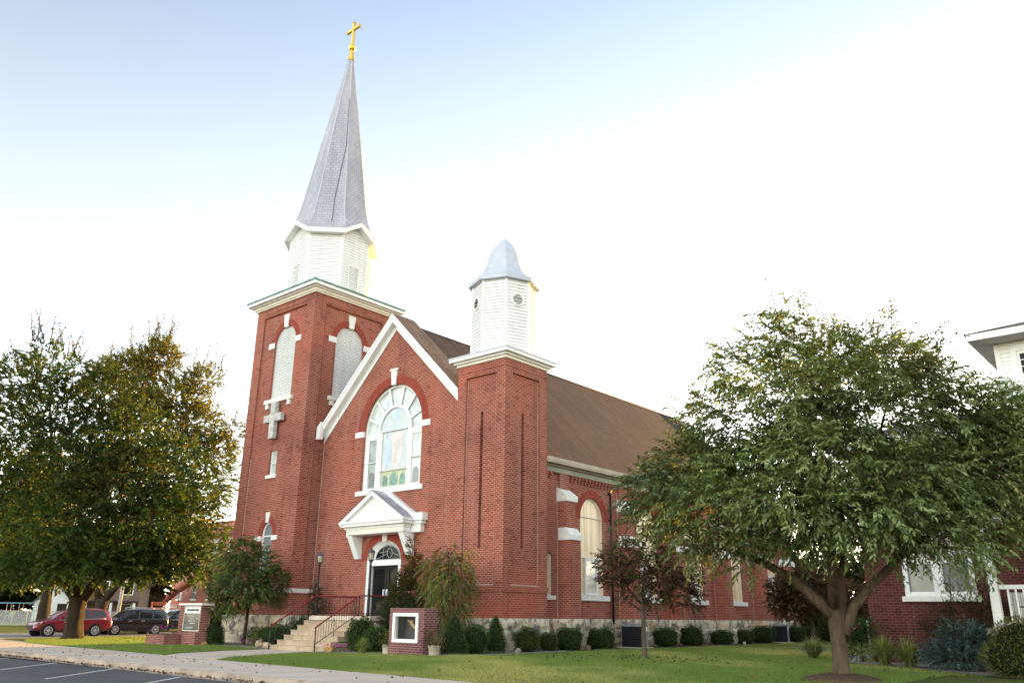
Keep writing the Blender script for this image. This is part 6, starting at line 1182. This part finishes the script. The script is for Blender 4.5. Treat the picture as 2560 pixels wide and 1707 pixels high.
for u0, u1 in ((20.80, 21.56), (21.86, 22.64)): g = MB(); g.panel(H_, rect(u0, u1, 2.15, 3.07), [], .085, 0); g.build('pane', 'shade', wd); g = MB(); g.panel(H_, rect(u0, u1, 3.14, 3.94), [], .075, 0); g.build('pane', 'sashglass', wd)
f = MB(); f.prism(rect(20.56, 22.88, 1.90, 2.06), H_, -.10, .1); f.build('sill', 'trimstone', wd)
# main eave over the brick storeys
b = MB(); b.box(HX0-.6, HX1, HY-.7, HY-.002, 6.9, 7.05); b.box(HX0-.62, HX1, HY-.74, HY-.6, 7.05, 7.3); b.box(HX0-.62, HX0-.5, HY-.6, 16.6, 7.05, 7.3); b.box(HX0-.6, HX0-.002, HY-.001, 16.6, 6.9, 7.04); b.build('eave', 'white', hs_t)
b = MB(); b.quad((HX0-.68, HY-.8, 7.3), (HX1, HY-.8, 7.3), (HX1, HY+5.8, 9.2), (HX0+5.5, HY+5.8, 9.2)); b.quad((HX0-.68, HY-.8, 7.3), (HX0+5.5, HY+5.8, 9.2), (HX0+5.5, 16.6, 9.2), (HX0-.68, 16.6, 7.3)); b.build('lower_roof', 'house_roof', hs_t)
# white attic storey
AX, AZ = 24.42, 9.92; at_w = rect(25.02, 26.2, 8.8, 9.56)
b = MB(); b.panel(H_, rect(AX, 31, 7.3, AZ), [at_w], .0, .06); b.quad((AX, HY, 7.3), (AX, 13, 7.3), (AX, 13, AZ), (AX, HY, AZ)); b.build('attic_wall', 'siding', hs_t)
b = MB()
for z in np.arange(8.5, 9.86, .135):
    b.add([(AX+.12, HY-.028, z), (24.84, HY-.028, z), (24.84, HY-.004, z+.133), (AX+.12, HY-.004, z+.133), (AX+.12, HY, z), (24.84, HY, z)], [(0, 1, 2, 3), (0, 4, 5, 1)])
b.box(AX-.02, AX+.12, HY-.05, HY+.05, 7.32, AZ-.02); b.box(24.84, 25.0, HY-.045, HY-.002, 8.62, 9.72); b.box(24.84, 31, HY-.046, HY-.003, 9.60, 9.72); b.box(AX-.03, 31, HY-.09, HY-.006, 8.32, 8.48); b.box(24.84, 31, HY-.06, HY-.004, 8.5, 8.62); b.build('attic_trim', 'white', hs_t)
wd = part('window', hs_t); f = MB(); frame_ring(f, H_, at_w, rect(25.08, 26.14, 8.86, 9.5), .01, .05)
for u in (25.3, 25.54, 25.78): f.prism(rect(u, u+.03, 8.86, 9.5), H_, .015, .045)
for z in (9.06, 9.28): f.prism(rect(25.08, 26.14, z, z+.025), H_, .018, .045)
f.build('frame', 'white', wd); g = MB(); g.panel(H_, rect(25.08, 26.14, 8.86, 9.5), [], .048, 0); g.build('pane', 'darkglass', wd)
b = MB(); b.quad((23.86, HY-.9, AZ+.02), (32, HY-.9, AZ+.02), (32, HY-.001, AZ+.02), (23.86, HY-.001, AZ+.02)); b.quad((23.86, HY-.0, AZ+.02), (AX, HY, AZ+.02), (AX, 14, AZ+.02), (23.86, 14, AZ+.02))
M['soffit'] = plain('soffit_boards', (.52, .50, .47), .8, .2, .15, 2); b.build('soffit', 'soffit', hs_t)
b = MB(); b.box(23.82, 32, HY-.94, HY-.89, AZ, AZ+.22); b.box(23.82, 23.86, HY-.89, 14, AZ, AZ+.22); b.build('fascia', 'white', hs_t)
b = MB(); b.quad((23.74, HY-1.0, AZ+.235), (33, HY-1.0, AZ+.235), (33, HY+4, 11.9), (28.0, HY+4, 11.9)); b.quad((23.74, HY-1.0, AZ+.235), (28.0, HY+4, 11.9), (28, 14, 11.9), (23.74, 14, AZ+.235)); b.build('upper_roof', 'house_roof', hs_t)
# porch
pc = part('porch', hs_t); b = MB(); b.box(23.2, 31, 2.9, HY-.002, .95, 1.12); b.build('floor_slab', 'concrete', pc)
b = MB(); b.box(23.3, 31, 3.05, HY-.004, -.2, .95); b.build('porch_base', 'house_brick', pc)
b = MB(); b.add([(23.5+sx*w_, 3.3+sy*w_, z) for z, w_ in ((1.12, .15), (1.16, .15), (1.161, .125), (4.2, .09)) for sx, sy in ((-1, -1), (1, -1), (1, 1), (-1, 1))], [(i*4+j, i*4+(j+1) % 4, i*4+4+(j+1) % 4, i*4+4+j) for i in range(3) for j in range(4)]); b.build('column', 'white', pc)
b = MB(); b.box(23.64, 31, 3.26, 3.34, 2.22, 2.34); b.box(23.64, 31, 3.27, 3.33, 1.22, 1.32); b.build('railing', 'white', pc)
for k in range(22): b = MB(); b.box(23.83+.2*k, 23.88+.2*k, 3.28, 3.32, 1.32, 2.22); b.build('baluster', 'white', pc)
b = MB(); b.box(23.1, 31, 2.8, HY-.003, 4.2, 4.5); b.build('porch_beam', 'white', pc); b = MB(); b.quad((22.9, 2.5, 4.5), (31, 2.5, 4.5), (31, HY-.01, 5.3), (22.9, HY-.01, 5.3)); b.build('porch_roof', 'house_roof', pc)
b = MB(); b.tube([(19.36, 4.40, 0.1), (19.36, 4.40, 1.3)], .035, 6); tag(b.build('marker_post', 'pvc'), 'slim pale post at the corner of the brick house', 'post')
b = MB(); b.box(24.3, 24.75, 3.7, 4.1, 1.12, 1.95); M['blue'] = plain('blue_plastic', (.02, .11, .22), .5, .3); M['vinyl'] = plain('white_vinyl', (.55, .52, .55), .5, .3)
pcab = thing('porch_cabinet', 'white slatted cabinet standing on the house porch behind the railing', 'cabinet', (24.0, 4.0, 1.12)); k = MB(); k.box(-.28, .38, -.2, .2, 0, 1.02); k.build('carcass', 'vinyl', pcab); k = MB()
for i in range(9): k.box(-.27+.07*i, -.235+.07*i, -.225, -.201, .04, .98)
k.build('slats', 'white', pcab); k = MB(); k.box(-.05, .3, -.24, -.226, .60, .63); k.build('latch', 'black', pcab)
pb = thing('porch_bin', 'blue bin with green plant on the porch at the right edge', 'bin', (24.85, 3.9, 1.12)); k = MB(); k.lathe([(.17, 0), (.22, .5), (.24, .52), (.24, .56), (.2, .56), (.18, .05)], 14); k.build('tub', 'blue', pb); g = np.random.default_rng(5); v, f = leaf_arrays(np.stack([g.normal(0, .14, 160), g.normal(0, .14, 160), .5+np.abs(g.normal(.1, .16, 160))], 1), unit(g.normal(0, 1, (160, 3))+np.array([0, 0, .5])), unit(g.normal(0, 1, (160, 3))), np.full(160, .12), np.full(160, .05)); mesh_np('plant_foliage', v, f, 'leaf', pb, np.repeat(pal(g, 160, GRN), 4, 0))
# ------------------------------------------------------------------ far side of the side street
sc_ = thing('school_building', 'big pinkish brick school with cornice and pale ground floor behind the church sign', 'school'); SY = 60; Pq = front(SY); X0 = -131.5
wsch = [rect(X0+2.0+5.5*i, X0+3.8+5.5*i, z, z+2.4) for i in range(9) for z in (3.6, 8.0, 12.0)]; wlow = [rect(X0+4.2+3.4*i, X0+5.7+3.4*i, .2, 2.4) for i in range(14)]
b = MB(); b.panel(Pq, rect(X0, X0+52, 2.9, 17.6), wsch, 0, .3); b.quad((X0, SY, 2.9), (X0, SY+30, 2.9), (X0, SY+30, 17.6), (X0, SY, 17.6)); b.box(X0, X0+52, SY+.32, SY+30, 17.5, 17.6); b.build('brick_wall', 'school_brick', sc_)
b = MB(); b.panel(Pq, rect(X0-.1, X0+52, -.4, 2.9), wlow, -.05, .3); b.quad((X0-.1, SY, -.4), (X0-.1, SY+30, -.4), (X0-.1, SY+30, 2.9), (X0-.1, SY, 2.9)); M['paleblock'] = plain('pale_block', (.62, .58, .50), .85, .2, .1, 1); b.build('ground_floor', 'paleblock', sc_)
b = MB(); b.box(X0-.5, X0+52, SY-.55, SY-.02, 15.2, 15.6); b.box(X0-.3, X0+52, SY-.3, SY-.021, 14.9, 15.2); b.build('cornice', 'sign_brick', sc_)
for i, wr in enumerate(wsch):
    w_ = part('window', sc_); f = MB(); frame_ring(f, Pq, wr, [(u+(.1 if j in (0, 3) else -.1), v+(.1 if j < 2 else -.1)) for j, (u, v) in enumerate(wr)], .1, .25); u0, u1, v0, v1 = wr[0][0], wr[1][0], wr[0][1], wr[2][1]; f.prism(rect(u0+.1, u1-.1, (v0+v1)/2-.05, (v0+v1)/2+.05), Pq, .12, .22); f.prism(rect(u0-.15, u1+.15, v0-.3, v0), Pq, -.12, .2); f.build('frame', 'white', w_); g = MB(); g.panel(Pq, wr, [], .2, 0); g.build('pane', 'darkglass' if i % 4 else 'shade', w_)
for wr in wlow:
    w_ = part('window', sc_); g = MB(); g.panel(Pq, wr, [], .15, 0); g.build('pane', 'cloudglass', w_); f = MB(); u0, u1 = wr[0][0], wr[1][0]; f.prism(rect((u0+u1)/2-.08, (u0+u1)/2+.08, .2, 2.4), Pq, .0, .14); f.build('mullion', 'white', w_)
M['slide'] = plain('faded_red_metal', (.40, .10, .075), .6, .3, .15, .6)
sl = thing('tube_slide', 'faded red tube slide slanting down in front of the pinkish school', 'slide'); b = MB(); b.tube([(-132.2, 57, 1.2), (-130.9, 57, 2.0), (-124.5, 57, 5.0), (-119, 58.5, 7.6), (-116, 60, 8.6)], .72, 14); b.build('tube', 'slide', sl)
for x, z in ((-128.5, 2.6), (-123, 5.2)): b = MB(); b.tube([(x, 57, -.4), (x, 57, z)], .1, 6); b.build('support', 'slide', sl)
# playground frame
pg = thing('playground_climber', 'coral red playground climbing frame behind the black off-roader', 'playground'); M['coral'] = plain('coral_paint', (.55, .13, .08), .6, .3); px = -62; py = 21
for i, x in enumerate((0, 1.4, 3.0, 5.5, 8.0)):
    b = MB(); b.tube([(px+x*.6, py+x*.75, -.3), (px+x*.6, py+x*.75, 2.3)], .09, 6); b.build('post', 'coral', pg)
b = MB()
for z in (1.1, 1.6, 2.2): b.tube([(px, py, z), (px+1.8, py+2.25, z)], .07, 6)
b.tube([(px, py, 2.0), (px+4.8, py+6.0, 2.0)], .06, 6); M['yellow'] = plain('yellow_paint', (.55, .38, .03), .6, .3); b.build('rail', 'coral', pg); b = MB(); b.tube([(px+2.4, py+3.0, 2.0), (px+2.0, py+2.6, .9)], .06, 6); b.tube([(px+2.4, py+3.0, 2.0), (px+2.8, py+3.4, .9)], .06, 6); b.build('swing_bar', 'yellow', pg)
# chain link fence
fe = thing('mesh_fence', 'long pale wire mesh fence at the far side of the lawn', 'fence')
def mesh_mat():
    k = NT('wire_mesh', .6, .3); uv = k.wall(); s_ = k.n('SeparateXYZ'); k.put(s_, 0, uv); a = k.math('FRACT', k.math('MULTIPLY', k.math('ADD', s_.outputs[0], s_.outputs[1]), 7)); b_ = k.math('FRACT', k.math('MULTIPLY', k.math('SUBTRACT', s_.outputs[0], s_.outputs[1]), 7))
    w_ = k.math('MAXIMUM', k.math('LESS_THAN', a, .22), k.math('LESS_THAN', b_, .22)); tr = k.n('BsdfTransparent'); mx = k.n('MixShader'); k.put(mx, 0, w_); k.t.links.new(tr.outputs[0], mx.inputs[1]); k.t.links.new(k.b.outputs[0], mx.inputs[2]); k.t.links.new(mx.outputs[0], k.t.nodes['Material Output'].inputs[0]); k.b.inputs['Base Color'].default_value = (.72, .73, .73, 1); return k.m
M['mesh'] = mesh_mat(); fa, fb = Vector((-74, 3.0, -.3)), Vector((-56, 22, -.3)); nf = 18
b = MB(); b.quad(fa, fb, fb+Vector((0, 0, 1.5)), fa+Vector((0, 0, 1.5))); b.build('wire_panel', 'mesh', fe)
b = MB(); b.tube([fa+Vector((0, 0, 1.5)), fb+Vector((0, 0, 1.5))], .035, 5); b.build('top_rail', 'alum', fe)
for i in range(nf+1): p = fa.lerp(fb, i/nf); b = MB(); b.tube([p, p+Vector((0, 0, 1.55))], .045, 5); b.build('post', 'alum', fe)
def far_house(label, loc, rz, w_, d_, h_, rh, wall, roof, wins=3, porch=False):
    t = thing('far_house', label, 'house', loc, rz, 'houses beyond the playground'); P = lambda u, v, dd: (u, -d_/2+dd, v)
    hl = [rect(-w_/2+w_*(i+.5)/wins-.55, -w_/2+w_*(i+.5)/wins+.55, z, z+1.5) for i in range(wins) for z in ([.9, 3.7] if h_ > 4.5 else [.9])]
    b = MB(); b.panel(P, rect(-w_/2, w_/2, -.5, h_), hl, 0, .12); b.quad((w_/2, -d_/2, -.5), (w_/2, d_/2, -.5), (w_/2, d_/2, h_), (w_/2, -d_/2, h_)); b.quad((-w_/2, -d_/2, -.5), (-w_/2, d_/2, -.5), (-w_/2, d_/2, h_), (-w_/2, -d_/2, h_)); b.quad((-w_/2, d_/2, -.5), (w_/2, d_/2, -.5), (w_/2, d_/2, h_), (-w_/2, d_/2, h_)); b.add([P(-w_/2, h_, 0), P(w_/2, h_, 0), P(0, h_+rh, 0)], [(0, 1, 2)]); b.build('wall', wall, t)
    b = MB()
    for s_ in (-1, 1): b.prism([(0, h_+rh+.12), (s_*(w_/2+.5), h_-.4), (s_*(w_/2+.5), h_-.52), (0, h_+rh)], lambda u, v, dd: (u, dd, v), -d_/2-.4, d_/2+.4)
    b.build('roof', roof, t)
    for hq in hl:
        wq = part('window', t); f = MB(); frame_ring(f, P, [(u+(-.12 if j in (0, 3) else .12), v+(-.12 if j < 2 else .12)) for j, (u, v) in enumerate(hq)], hq, -.04, .1); f.build('frame', 'white', wq); g = MB(); g.panel(P, hq, [], .09, 0); g.build('pane', 'darkglass', wq)
    if porch:
        b = MB(); b.box(-w_/2, w_/2, -d_/2-2.0, -d_/2-.01, 2.6, 2.85); b.build('porch_roof', roof, t)
        for x in (-w_/2+.25, -w_/6, w_/6, w_/2-.25): b = MB(); b.box(x-.14, x+.14, -d_/2-1.95, -d_/2-1.67, -.4, 2.6); b.build('porch_post', 'white', t)
    return t
M['tan'] = plain('tan_siding', (.30, .22, .13), .8, .2, .1, 1); M['mauve'] = plain('brown_siding', (.20, .14, .11), .8, .2, .1, 1)
far_house('brown two storey house with white window trim and porch beyond the playground', (-88, 28, -.3), R(55), 9, 8, 5.4, 3.2, 'mauve', 'roof', 3, True); far_house('white gabled house seen past the maple trunk', (-87, 21, -.3), R(60), 4.2, 4.5, 2.6, 2.2, 'siding', 'house_roof', 2)
far_house('dark low house behind the mesh fence at the left edge', (-86, 4, -.3), R(62), 15, 8, 3.2, 2.4, 'mauve', 'roof', 5)
b = MB(); b.tube([(-49.0, 11.3, -.3), (-48.7, 11.4, 8.5)], [.17, .13], 8); tag(b.build('utility_pole', 'oldwood'), 'weathered utility pole between the fork trunked tree and the far house', 'pole')
b = MB(); M['skyblue'] = plain('light_blue_paint', (.16, .30, .42), .6, .3)
sw_ = thing('swing_set', 'light blue swing set behind the mesh fence', 'swing', (-74, 11.6, -.3), R(55)); b.tube([(-1.9, 0, 2.3), (1.9, 0, 2.3)], .06, 6)
for x in (-1.9, 1.9):
    for y in (-.7, .7): b.tube([(x, 0, 2.3), (x, y, 0)], .05, 6)
b.build('frame', 'skyblue', sw_); b = MB()
for x in (-.8, -.4, .4, .8): b.tube([(x, 0, 2.3), (x, 0, .6)], .012, 4)
b.build('chain', 'alum', sw_)
for x in (-.6, .6): b = MB(); b.box(x-.22, x+.22, -.09, .09, .57, .6); b.build('seat', 'trimblack', sw_)
# trees on the far side
def far_tree(label, loc, h_, w_, palette, seed, n=1500, group='trees on the far side of the side street', lL=.42, trunk=.4, low=.30):
    rs = random.Random(seed); lob_ = [(rs.uniform(-.5, .5)*w_*.62, rs.uniform(-.5, .5)*w_*.62, h_*(low+.08+rs.uniform(0, .82-low)), w_*.22*rs.uniform(.7, 1.2), w_*.22*rs.uniform(.7, 1.2), h_*.12*rs.uniform(.8, 1.3)) for _ in range(15)]+[(0, 0, h_*.55, w_*.3, w_*.3, h_*.25)]
    return tree('background_tree', label, loc, [(0, 0, 0, trunk), (0, 0, h_*.15, trunk*.75), (.1, 0, h_*.32, trunk*.65)], [[(.1, 0, h_*.3, trunk*.5), (-.2*w_*.5, 0, h_*.5, trunk*.3)], [(.1, 0, h_*.3, trunk*.5), (.2*w_*.5, .1, h_*.55, trunk*.3)]], lob_, n, 10, 1.1, lL, lL*.7, palette, seed, group, droop=.15, up=.3, barkm='bark_dark', flat=.3, hang=.3, sub=2, tints=.2, twig_r=0)
DK = [((.028, .042, .014), 4), ((.045, .060, .018), 2), ((.018, .028, .010), 2)]; BR_ = [((.085, .070, .030), 4), ((.11, .085, .035), 2), ((.06, .05, .022), 2)]
far_tree('tall lawn tree with flared pale trunk behind the left side of the maple', (-60.2, 9.3, -.1), 19, 13, DK+BR_[:1], 201, 1700, trunk=.62, low=.24)
far_tree('dark evergreen mass at the far left behind the mesh fence', (-90, 0, -.3), 17, 16, DK, 202, 2600, low=.02, lL=.6)
far_tree('dark spreading tree between the low house and white gabled house', (-97, 17, -.3), 14, 15, DK, 210, 2400, low=.0, lL=.6)
far_tree('brown leaved tree right of the white gabled house', (-96, 27, -.3), 13, 12, BR_+DK[:1], 211, 2200, low=.0, lL=.6)
far_tree('dark broad tree behind the low house at the left', (-100, 14, -.3), 20, 17, DK, 203, 2400, low=.05, lL=.6)
far_tree('brownish tree beyond the playground and far house', (-104, 40, -.3), 18, 15, BR_, 204, 2200, low=.0, lL=.6)
far_tree('brown olive tree just left of the pinkish school', (-118, 46, -.3), 15, 12, BR_, 205, 2200, low=.0, lL=.6)
far_tree('reddish brown tree between utility pole and the school', (-96, 33, -.3), 11, 10, BR_, 206, 2000, low=.0, lL=.55)
far_tree('tall green tree behind the church, seen right of the nave end', (13, 52, -.2), 13, 11, DK+[((.10, .10, .02), 1.5)], 207, 1500, 'trees behind the church lawn', low=.1)
far_tree('bushy yellow green tree behind the far lawn and burgundy maple', (20, 44, -.2), 9, 10, [((.10, .10, .02), 2), ((.05, .07, .02), 3)], 208, 1400, 'trees behind the church lawn', low=.08)
far_tree('dark tree standing left of the brick house in the back yard', (15.5, 34, -.2), 7, 8, DK, 209, 1400, 'trees behind the church lawn', low=.06)
far_tree('broad tall tree deep behind the church, above the far evergreens', (10.5, 62, -.2), 15, 13, DK+[((.09, .10, .02), 1)], 230, 2200, 'trees behind the church lawn', low=.05, lL=.5)  # added tree, hidden from view, keeps low sun off the pavement
for i_, (x_, y_, h_, w_, lab_) in enumerate(((6.8, 32.2, 5.0, 4.6, 'leafy tree right behind the far corner of the church'), (3.4, 38.5, 6.6, 5.5, 'taller tree mostly hidden behind the far end of the church'), (9.3, 36, 6.2, 6, 'green tree above the tall dark evergreen at the church end'), (12.6, 33.0, 5.6, 5.5, 'rounded green tree behind the far burgundy maple'), (15.2, 30.5, 5.4, 5, 'dark bushy tree between far burgundy maple and house'), (17.3, 27, 5.8, 4.5, 'narrow dark tree close behind the brick house corner'))):
    far_tree(lab_, (x_, y_, -.1), h_, w_, [DK+[((.07, .085, .02), 2)], DK, DK+[((.09, .10, .025), 2)], BURGC+DK[:1], DK, DK+BURGC[:1]][i_], 220+i_, 1500, 'trees behind the church lawn', lL=.26, trunk=.16, low=.02)
# ------------------------------------------------------------------ grass blades, fallen leaves
PATHQ = [(-.75, -9.6), (3.1, -9.7), (2.2, -8.6), (1.85, -6.5), (1.75, -4.3), (-2.05, -4.3), (-1.9, -6.5), (-1.6, -8.5)]
BEDS = [[(-11.8, -4.2), (-8.2, -3.9), (-2.0, -4.6), (-2.0, -.9), (-11.8, -.9)], [(1.7, -5.3), (5.2, -5.4), (8.4, -4.6), (9.0, -2.6), (9.0, 1.0), (8.7, 2.6), (7.0, 2.6), (7, -.8), (1.7, -.9)], [(7, 2.6), (8.6, 2.6), (8.6, 28), (7, 28)], [(16.6, 9), (19.2, 3.0), (21.2, 1.4), (24.3, -1.1), (30, -3), (30, 4.4), (19, 4.4), (18, 9)], [(-11.5, -1.4), (7.4, -1.4), (7.4, 28), (-11.5, 28)]]
def inside(poly, x, y):
    r_ = np.zeros(len(x), bool); j = len(poly)-1
    for i in range(len(poly)):
        xi, yi = poly[i]; xj, yj = poly[j]; c_ = ((yi > y) != (yj > y)) & (x < (xj-xi)*(y-yi)/(yj-yi+1e-12)+xi); r_ ^= c_; j = i
    return r_
def gzv(x, y):
    t = np.clip((y+9.4)/5, 0, 1); s_ = np.clip(x/5, 0, 1); s_ = s_*s_*(3-2*s_); zb = -.12+.12*s_; return -.19+(zb+.19)*t
def lawn_points(g, n, x0, x1, y0, y1):
    x = g.uniform(x0, x1, n); y = g.uniform(y0, y1, n); far_y = -9.42-.05*np.clip(x, -16, 20)+np.where(x < -14, np.minimum(1.5, (-14-x)**2*.06), 0)
    k = (y > far_y+.01) & ~inside(PATHQ, x, y)
    for b_ in BEDS: k &= ~inside(b_, x, y)
    return x[k], y[k]
def sm_noise(x, y, s_): return (np.sin(x*s_+1.3*np.sin(y*s_*.7))+np.sin(y*s_*1.3+1.7*np.sin(x*s_*.6+2))+np.sin((x+y)*s_*.53+.5))/3
g = np.random.default_rng(77); xs, ys = [], []
for n_, bx in ((210000, (4, 23, -10.6, -1)), (110000, (-4, 12, -10.6, -4)), (90000, (-20, -1, -9.6, -3.8)), (70000, (8.6, 24, -1, 12)), (16000, (8.6, 18, 12, 30)), (12000, (-21.5, -11.5, -3.8, 14))):
    a, b_ = lawn_points(g, n_, *bx); xs.append(a); ys.append(b_)
x = np.concatenate(xs); y = np.concatenate(ys); z = gzv(x, y); n = len(x); dist = np.hypot(x-29.3, y+25.4)
hgt = g.uniform(.035, .085, n)*(1+.35*sm_noise(x, y, 1.1)); wdt = g.uniform(.008, .014, n)*np.clip(dist/22, .8, 2.2); a = g.uniform(0, 2*PI, n); lean = g.uniform(.01, .05, n)
V = np.empty((n, 3, 3)); V[:, 0] = np.stack([x-np.cos(a)*wdt/2, y-np.sin(a)*wdt/2, z-.005], 1); V[:, 1] = np.stack([x+np.cos(a)*wdt/2, y+np.sin(a)*wdt/2, z-.005], 1); b2 = g.uniform(0, 2*PI, n); V[:, 2] = np.stack([x+np.cos(b2)*lean, y+np.sin(b2)*lean, z+hgt], 1)
dry = np.clip(.5+1.1*sm_noise(x, y, .55)+.5*sm_noise(x, y, 2.3)-.25, 0, 1)[:, None]*np.clip((x[:, None]-3)/7, .12, 1)
c = (np.array([.185, .265, .065])*(1-dry)+np.array([.43, .42, .15])*dry)*g.normal(1, .2, (n, 1)).clip(.5, 1.6); brown = g.uniform(0, 1, n) < .05; c[brown] = np.array([.24, .18, .08])
tag(mesh_np('grass', V.reshape(-1, 3), np.arange(n*3).reshape(n, 3), 'blade', None, np.repeat(c.clip(0, 1), 3, 0)), 'mown lawn grass with dry patches', 'grass', kind='stuff')
# fallen leaves on lawn, pavement and gutter
x1, y1 = lawn_points(g, 420, -18, 24, -10.5, 3); k = g.uniform(0, 1, len(x1)) < .75; x1, y1 = x1[k], y1[k]; xa = g.normal(14.0, 1.6, 130); ya = g.normal(-1.0, 1.3, 130); xg = g.uniform(-8, 14, 330); yg = -12.62-.02*xg-np.abs(g.normal(.05, .16, 330)); xp = g.uniform(-14, 14, 90); yp = g.uniform(-12.3, -9.8, 90)
X = np.concatenate([x1, xa, xg, xp]); Y = np.concatenate([y1, ya, yg, yp]); Z = np.concatenate([gzv(x1, y1)+.05, gzv(xa, ya)+.06, np.full(330, -.31), np.full(90, -.162)]); n = len(X)
v, f = leaf_arrays(np.stack([X, Y, Z], 1), unit(np.stack([g.normal(0, 1, n), g.normal(0, 1, n), g.normal(.15, .25, n)], 1)), unit(np.stack([g.normal(0, .5, n), g.normal(0, .5, n), np.ones(n)], 1)), g.uniform(.05, .11, n), g.uniform(.035, .08, n), .25)
cl = pal(g, n, [((.16, .085, .03), 4), ((.08, .04, .022), 4), ((.26, .17, .05), 1.5), ((.30, .14, .03), .6)], .25); cl[len(x1):len(x1)+130] = pal(g, 130, [((.06, .03, .025), 3), ((.10, .05, .03), 1)])
tag(mesh_np('fallen_leaves', v, f, 'leaf', None, np.repeat(cl, 4, 0)), 'scattered dry autumn leaves on lawn, pavement and gutter', 'leaves', kind='stuff')
b = MB(); b.lathe([(.95, -.02), (.8, .05), (.55, .10), (.4, .13), (.05, .14)], 24, (21.7, -4.7, 0)); struct('mulch_mound', b, 'mulch')
